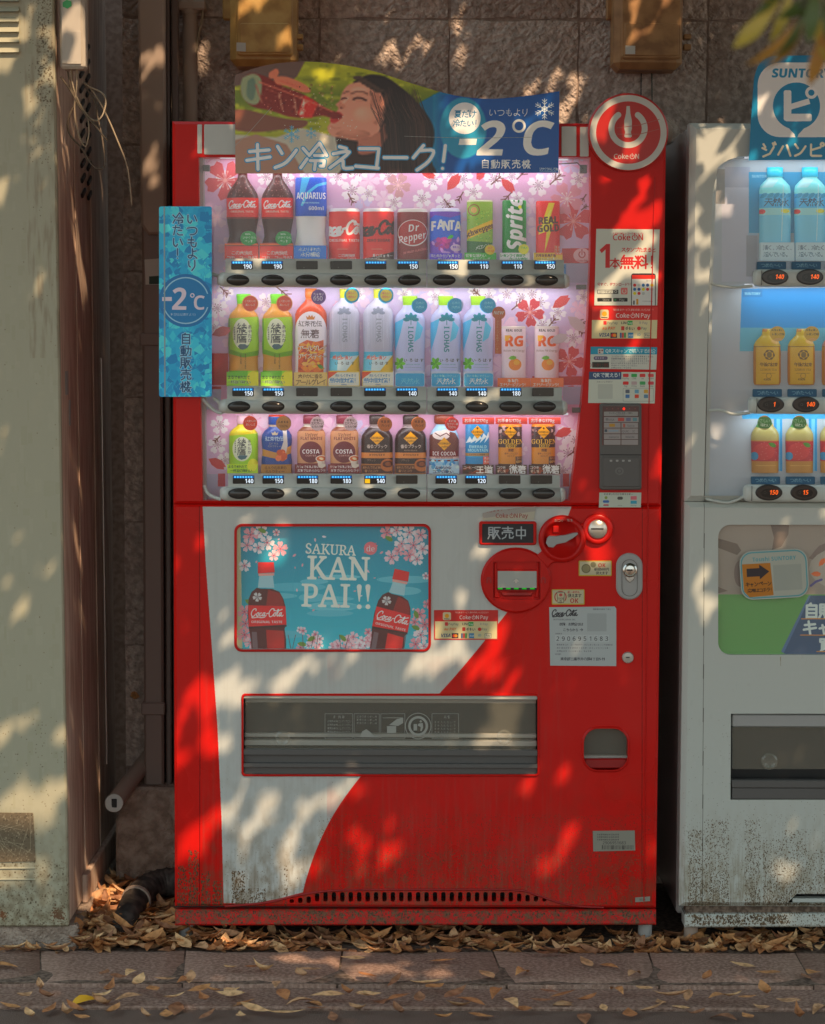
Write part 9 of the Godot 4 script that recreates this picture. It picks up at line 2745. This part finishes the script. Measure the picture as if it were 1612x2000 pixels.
func street_tree() -> void:
	var s := SUN_TO.normalized()
	var u := Vector3.UP.cross(s).normalized()
	var v := s.cross(u)
	var n := 260
	var span := 5.2
	var cell := span / n
	var mid := Vector3(0.02, 1.0, 0.1)
	var open := PackedByteArray()
	open.resize(n * n)
	var spots := SUNNY.duplicate()
	var rs := RandomNumberGenerator.new()
	rs.seed = 64
	for i in 110: # small chinks
		var k := rs.randf_range(5, 15)
		spots.append([rs.randf_range(0, 1612), rs.randf_range(100, 1790), 0.0, k, k * rs.randf_range(0.8, 1.5)])
	for e in spots:
		var c := at(e[0], e[1], e[2])
		var rx := (at(e[0] + e[3], e[1], e[2]) - c).length()
		var ry := (at(e[0], e[1] + e[4], e[2]) - c).length()
		var q := c - mid
		var cu := q.dot(u)
		var cvv := q.dot(v)
		# an upright patch of size rx, ry seen along the sun
		var ru := rx * absf(u.x) * 0.84 + 0.014
		var rv := ry * v.y * 0.84 + 0.014
		for j in range(int((cvv - rv + span / 2) / cell), int((cvv + rv + span / 2) / cell) + 1):
			for i in range(int((cu - ru + span / 2) / cell), int((cu + ru + span / 2) / cell) + 1):
				if i < 0 or j < 0 or i >= n or j >= n: continue
				var dx := ((i + 0.5) * cell - span / 2 - cu) / ru
				var dy := ((j + 0.5) * cell - span / 2 - cvv) / rv
				var th := atan2(dy, dx)
				if dx * dx + dy * dy < pow(0.95 + 0.28 * sin(3.0 * th + e[0]) + 0.2 * sin(5.0 * th + e[1] * 1.3), 2.0): open[j * n + i] = 1
	var r := RandomNumberGenerator.new()
	r.seed = 99
	var leaf := leaf_mesh(0.045, 0.075, 0.1, 0.2)
	var where := []
	for i in LEAVES:
		var a := r.randf_range(-span / 2, span / 2)
		var b := r.randf_range(-span / 2, span / 2)
		if a * a / 6.2 + b * b / 5.6 > 1.0: continue
		var ci := clampi(int((a + span / 2) / cell), 0, n - 1)
		var cj := clampi(int((b + span / 2) / cell), 0, n - 1)
		if open[cj * n + ci]: continue
		var p := mid + s * (r.randf_range(1.9, 2.7) + maxf(0.0, -b) * 0.9) + u * a + v * b
		if p.y < 2.05: continue
		var bs := Basis.from_euler(Vector3(r.randf_range(-0.7, 0.7), r.randf() * TAU, r.randf_range(-0.7, 0.7)))
		where.append(Transform3D(bs.scaled(Vector3.ONE * r.randf_range(0.7, 1.2)), p))
	var t := thing("street_tree", "leafy street tree whose branch tip hangs into the top right corner", "tree", Vector3(3.0, -0.03, 3.4))
	many(t, "crown", leaf, M.green_leaf, where)
	var trunk := [Vector3(3.0, -0.05, 3.4), Vector3(2.95, 1.0, 3.35), Vector3(2.7, 2.2, 3.2), Vector3(2.3, 3.4, 3.0), Vector3(1.8, 4.4, 2.7)]
	part(t, "trunk", tube(curve3(trunk), [0.2, 0.19, 0.18, 0.17, 0.165, 0.16, 0.155, 0.15, 0.145, 0.14, 0.13, 0.12, 0.11, 0.1, 0.09, 0.085, 0.08, 0.075, 0.07, 0.06, 0.05], 14), M.bark)
	for e in [[Vector3(2.3, 3.4, 3.0), Vector3(1.2, 4.0, 3.2), Vector3(0.2, 4.3, 3.3)], [Vector3(2.3, 3.4, 3.0), Vector3(2.5, 4.3, 2.0), Vector3(2.2, 4.9, 1.2)]]:
		part(t, "branch", tube(curve3(e), 0.03, 8), M.bark)
	# the tip that hangs into the picture, close to the camera
	var zt := 3.1
	var tip := [Vector3(1.2, 4.0, 3.2), Vector3(0.75, 2.9, 3.15), at(1640, -260, zt), at(1600, -60, zt), at(1560, 30, zt)]
	part(t, "branch", tube(curve3(tip), 0.004, 6), M.bark)
	var big := leaf_mesh(0.016, 0.062, 0.15, 0.3)
	var k := 0
	for e in [[1500, 20, 0.95, 0], [1478, 52, 0.8, 1], [1535, 30, 1.25, 1], [1560, 62, 1.1, 0], [1590, 22, 1.5, 0], [1606, 70, 1.9, 1], [1545, 95, 0.9, 2], [1516, 96, 0.75, 2], [1600, 110, 1.3, 2], [1575, 10, 0.6, 0], [1548, -12, 0.5, 1], [1600, -16, 1.2, 2], [1622, 40, 1.7, 0], [1530, -20, 1.0, 0]]:
		var p := at(e[0], e[1], zt + 0.05 * sin(k * 2.1))
		var mi := MeshInstance3D.new()
		mi.name = "leaf"
		mi.mesh = big
		mi.material_override = [M.green_leaf, M.yellow_leaf, M.orange_leaf][e[3]]
		mi.basis = Basis(Vector3.BACK, e[2]) * Basis(Vector3.RIGHT, 0.9 + 0.5 * sin(k * 1.7))
		mi.position = p - t.position
		t.add_child(mi, true)
		k += 1

const LEAVES := 130000

# ------------------------------------------------------------------
func _ready() -> void:
	var cam := Camera3D.new()
	cam.name = "camera"
	add_child(cam)
	var lens := CameraAttributesPhysical.new()
	lens.frustum_focal_length = 12.0 / (1000.0 / FOC)
	lens.frustum_focus_distance = 5.3
	lens.exposure_aperture = 4.0
	lens.frustum_far = 400.0
	cam.attributes = lens
	cam.fov = rad_to_deg(2.0 * atan(1000.0 / FOC))
	cam.near = 0.05
	cam.far = 400.0
	cam.transform = Transform3D(aim, EYE)
	cam.current = true
	var sky := ProceduralSkyMaterial.new()
	sky.sky_top_color = lin(0.31, 0.4, 0.45)
	sky.sky_horizon_color = lin(0.48, 0.49, 0.44)
	sky.sky_curve = 0.2
	sky.ground_bottom_color = Color(0.2, 0.18, 0.16)
	sky.ground_horizon_color = Color(0.5, 0.5, 0.48)
	sky.sun_angle_max = 1.0
	var env := Environment.new()
	env.background_mode = Environment.BG_SKY
	env.sky = Sky.new()
	env.sky.sky_material = sky
	env.background_energy_multiplier = SKY_POWER
	env.tonemap_mode = Environment.TONE_MAPPER_LINEAR
	env.tonemap_exposure = EXPOSURE
	env.sdfgi_enabled = true
	env.ssao_enabled = true
	env.ssil_enabled = true
	var we := WorldEnvironment.new()
	we.name = "world"
	we.environment = env
	add_child(we)
	var sun := DirectionalLight3D.new()
	sun.name = "sun"
	sun.light_energy = SUN_POWER
	sun.light_color = Color(1.0, 0.86, 0.70)
	sun.light_angular_distance = 0.5
	sun.shadow_enabled = true
	add_child(sun)
	sun.look_at_from_position(SUN_TO * 20.0, Vector3.ZERO)
	rng.seed = 1
	make_materials()
	var m: StandardMaterial3D
	m = glow("lamp_strip", Color(0.95, 0.97, 1.0), 0.5)
	m = glow("red_lamp", Color(1.0, 0.12, 0.03), 2.0)
	m = glow("green_lamp", Color(0.1, 0.8, 0.15), 0.4)
	mat("petal_pale", lin(0.8, 0.58, 0.63), 0.4)
	mat("petal_pink", lin(0.85, 0.55, 0.6), 0.4)
	mat("petal_red", lin(0.6, 0.08, 0.1), 0.4)
	mat("touch_grey", lin(0.17, 0.165, 0.16), 0.5)
	mat("pale_glass_grey", lin(0.34, 0.34, 0.3), 0.2)
	mat("ice_line", lin(0.3, 0.45, 0.5), 0.3)
	mat("old_label", lin(0.55, 0.42, 0.34), 0.5)
	mat("white_paint", lin(0.53, 0.56, 0.52), 0.35)
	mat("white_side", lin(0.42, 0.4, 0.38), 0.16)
	mat("tab_blue", lin(0.02, 0.11, 0.2), 0.4)
	build_setting()
	drain_and_boxes()
	left_cabinet()
	red_machine()
	signs()
	products()
	white_machine()
	fallen_leaves()
	street_tree()

const SKY_POWER := 2.25
const SUN_POWER := 1.6
const EXPOSURE := 1.18
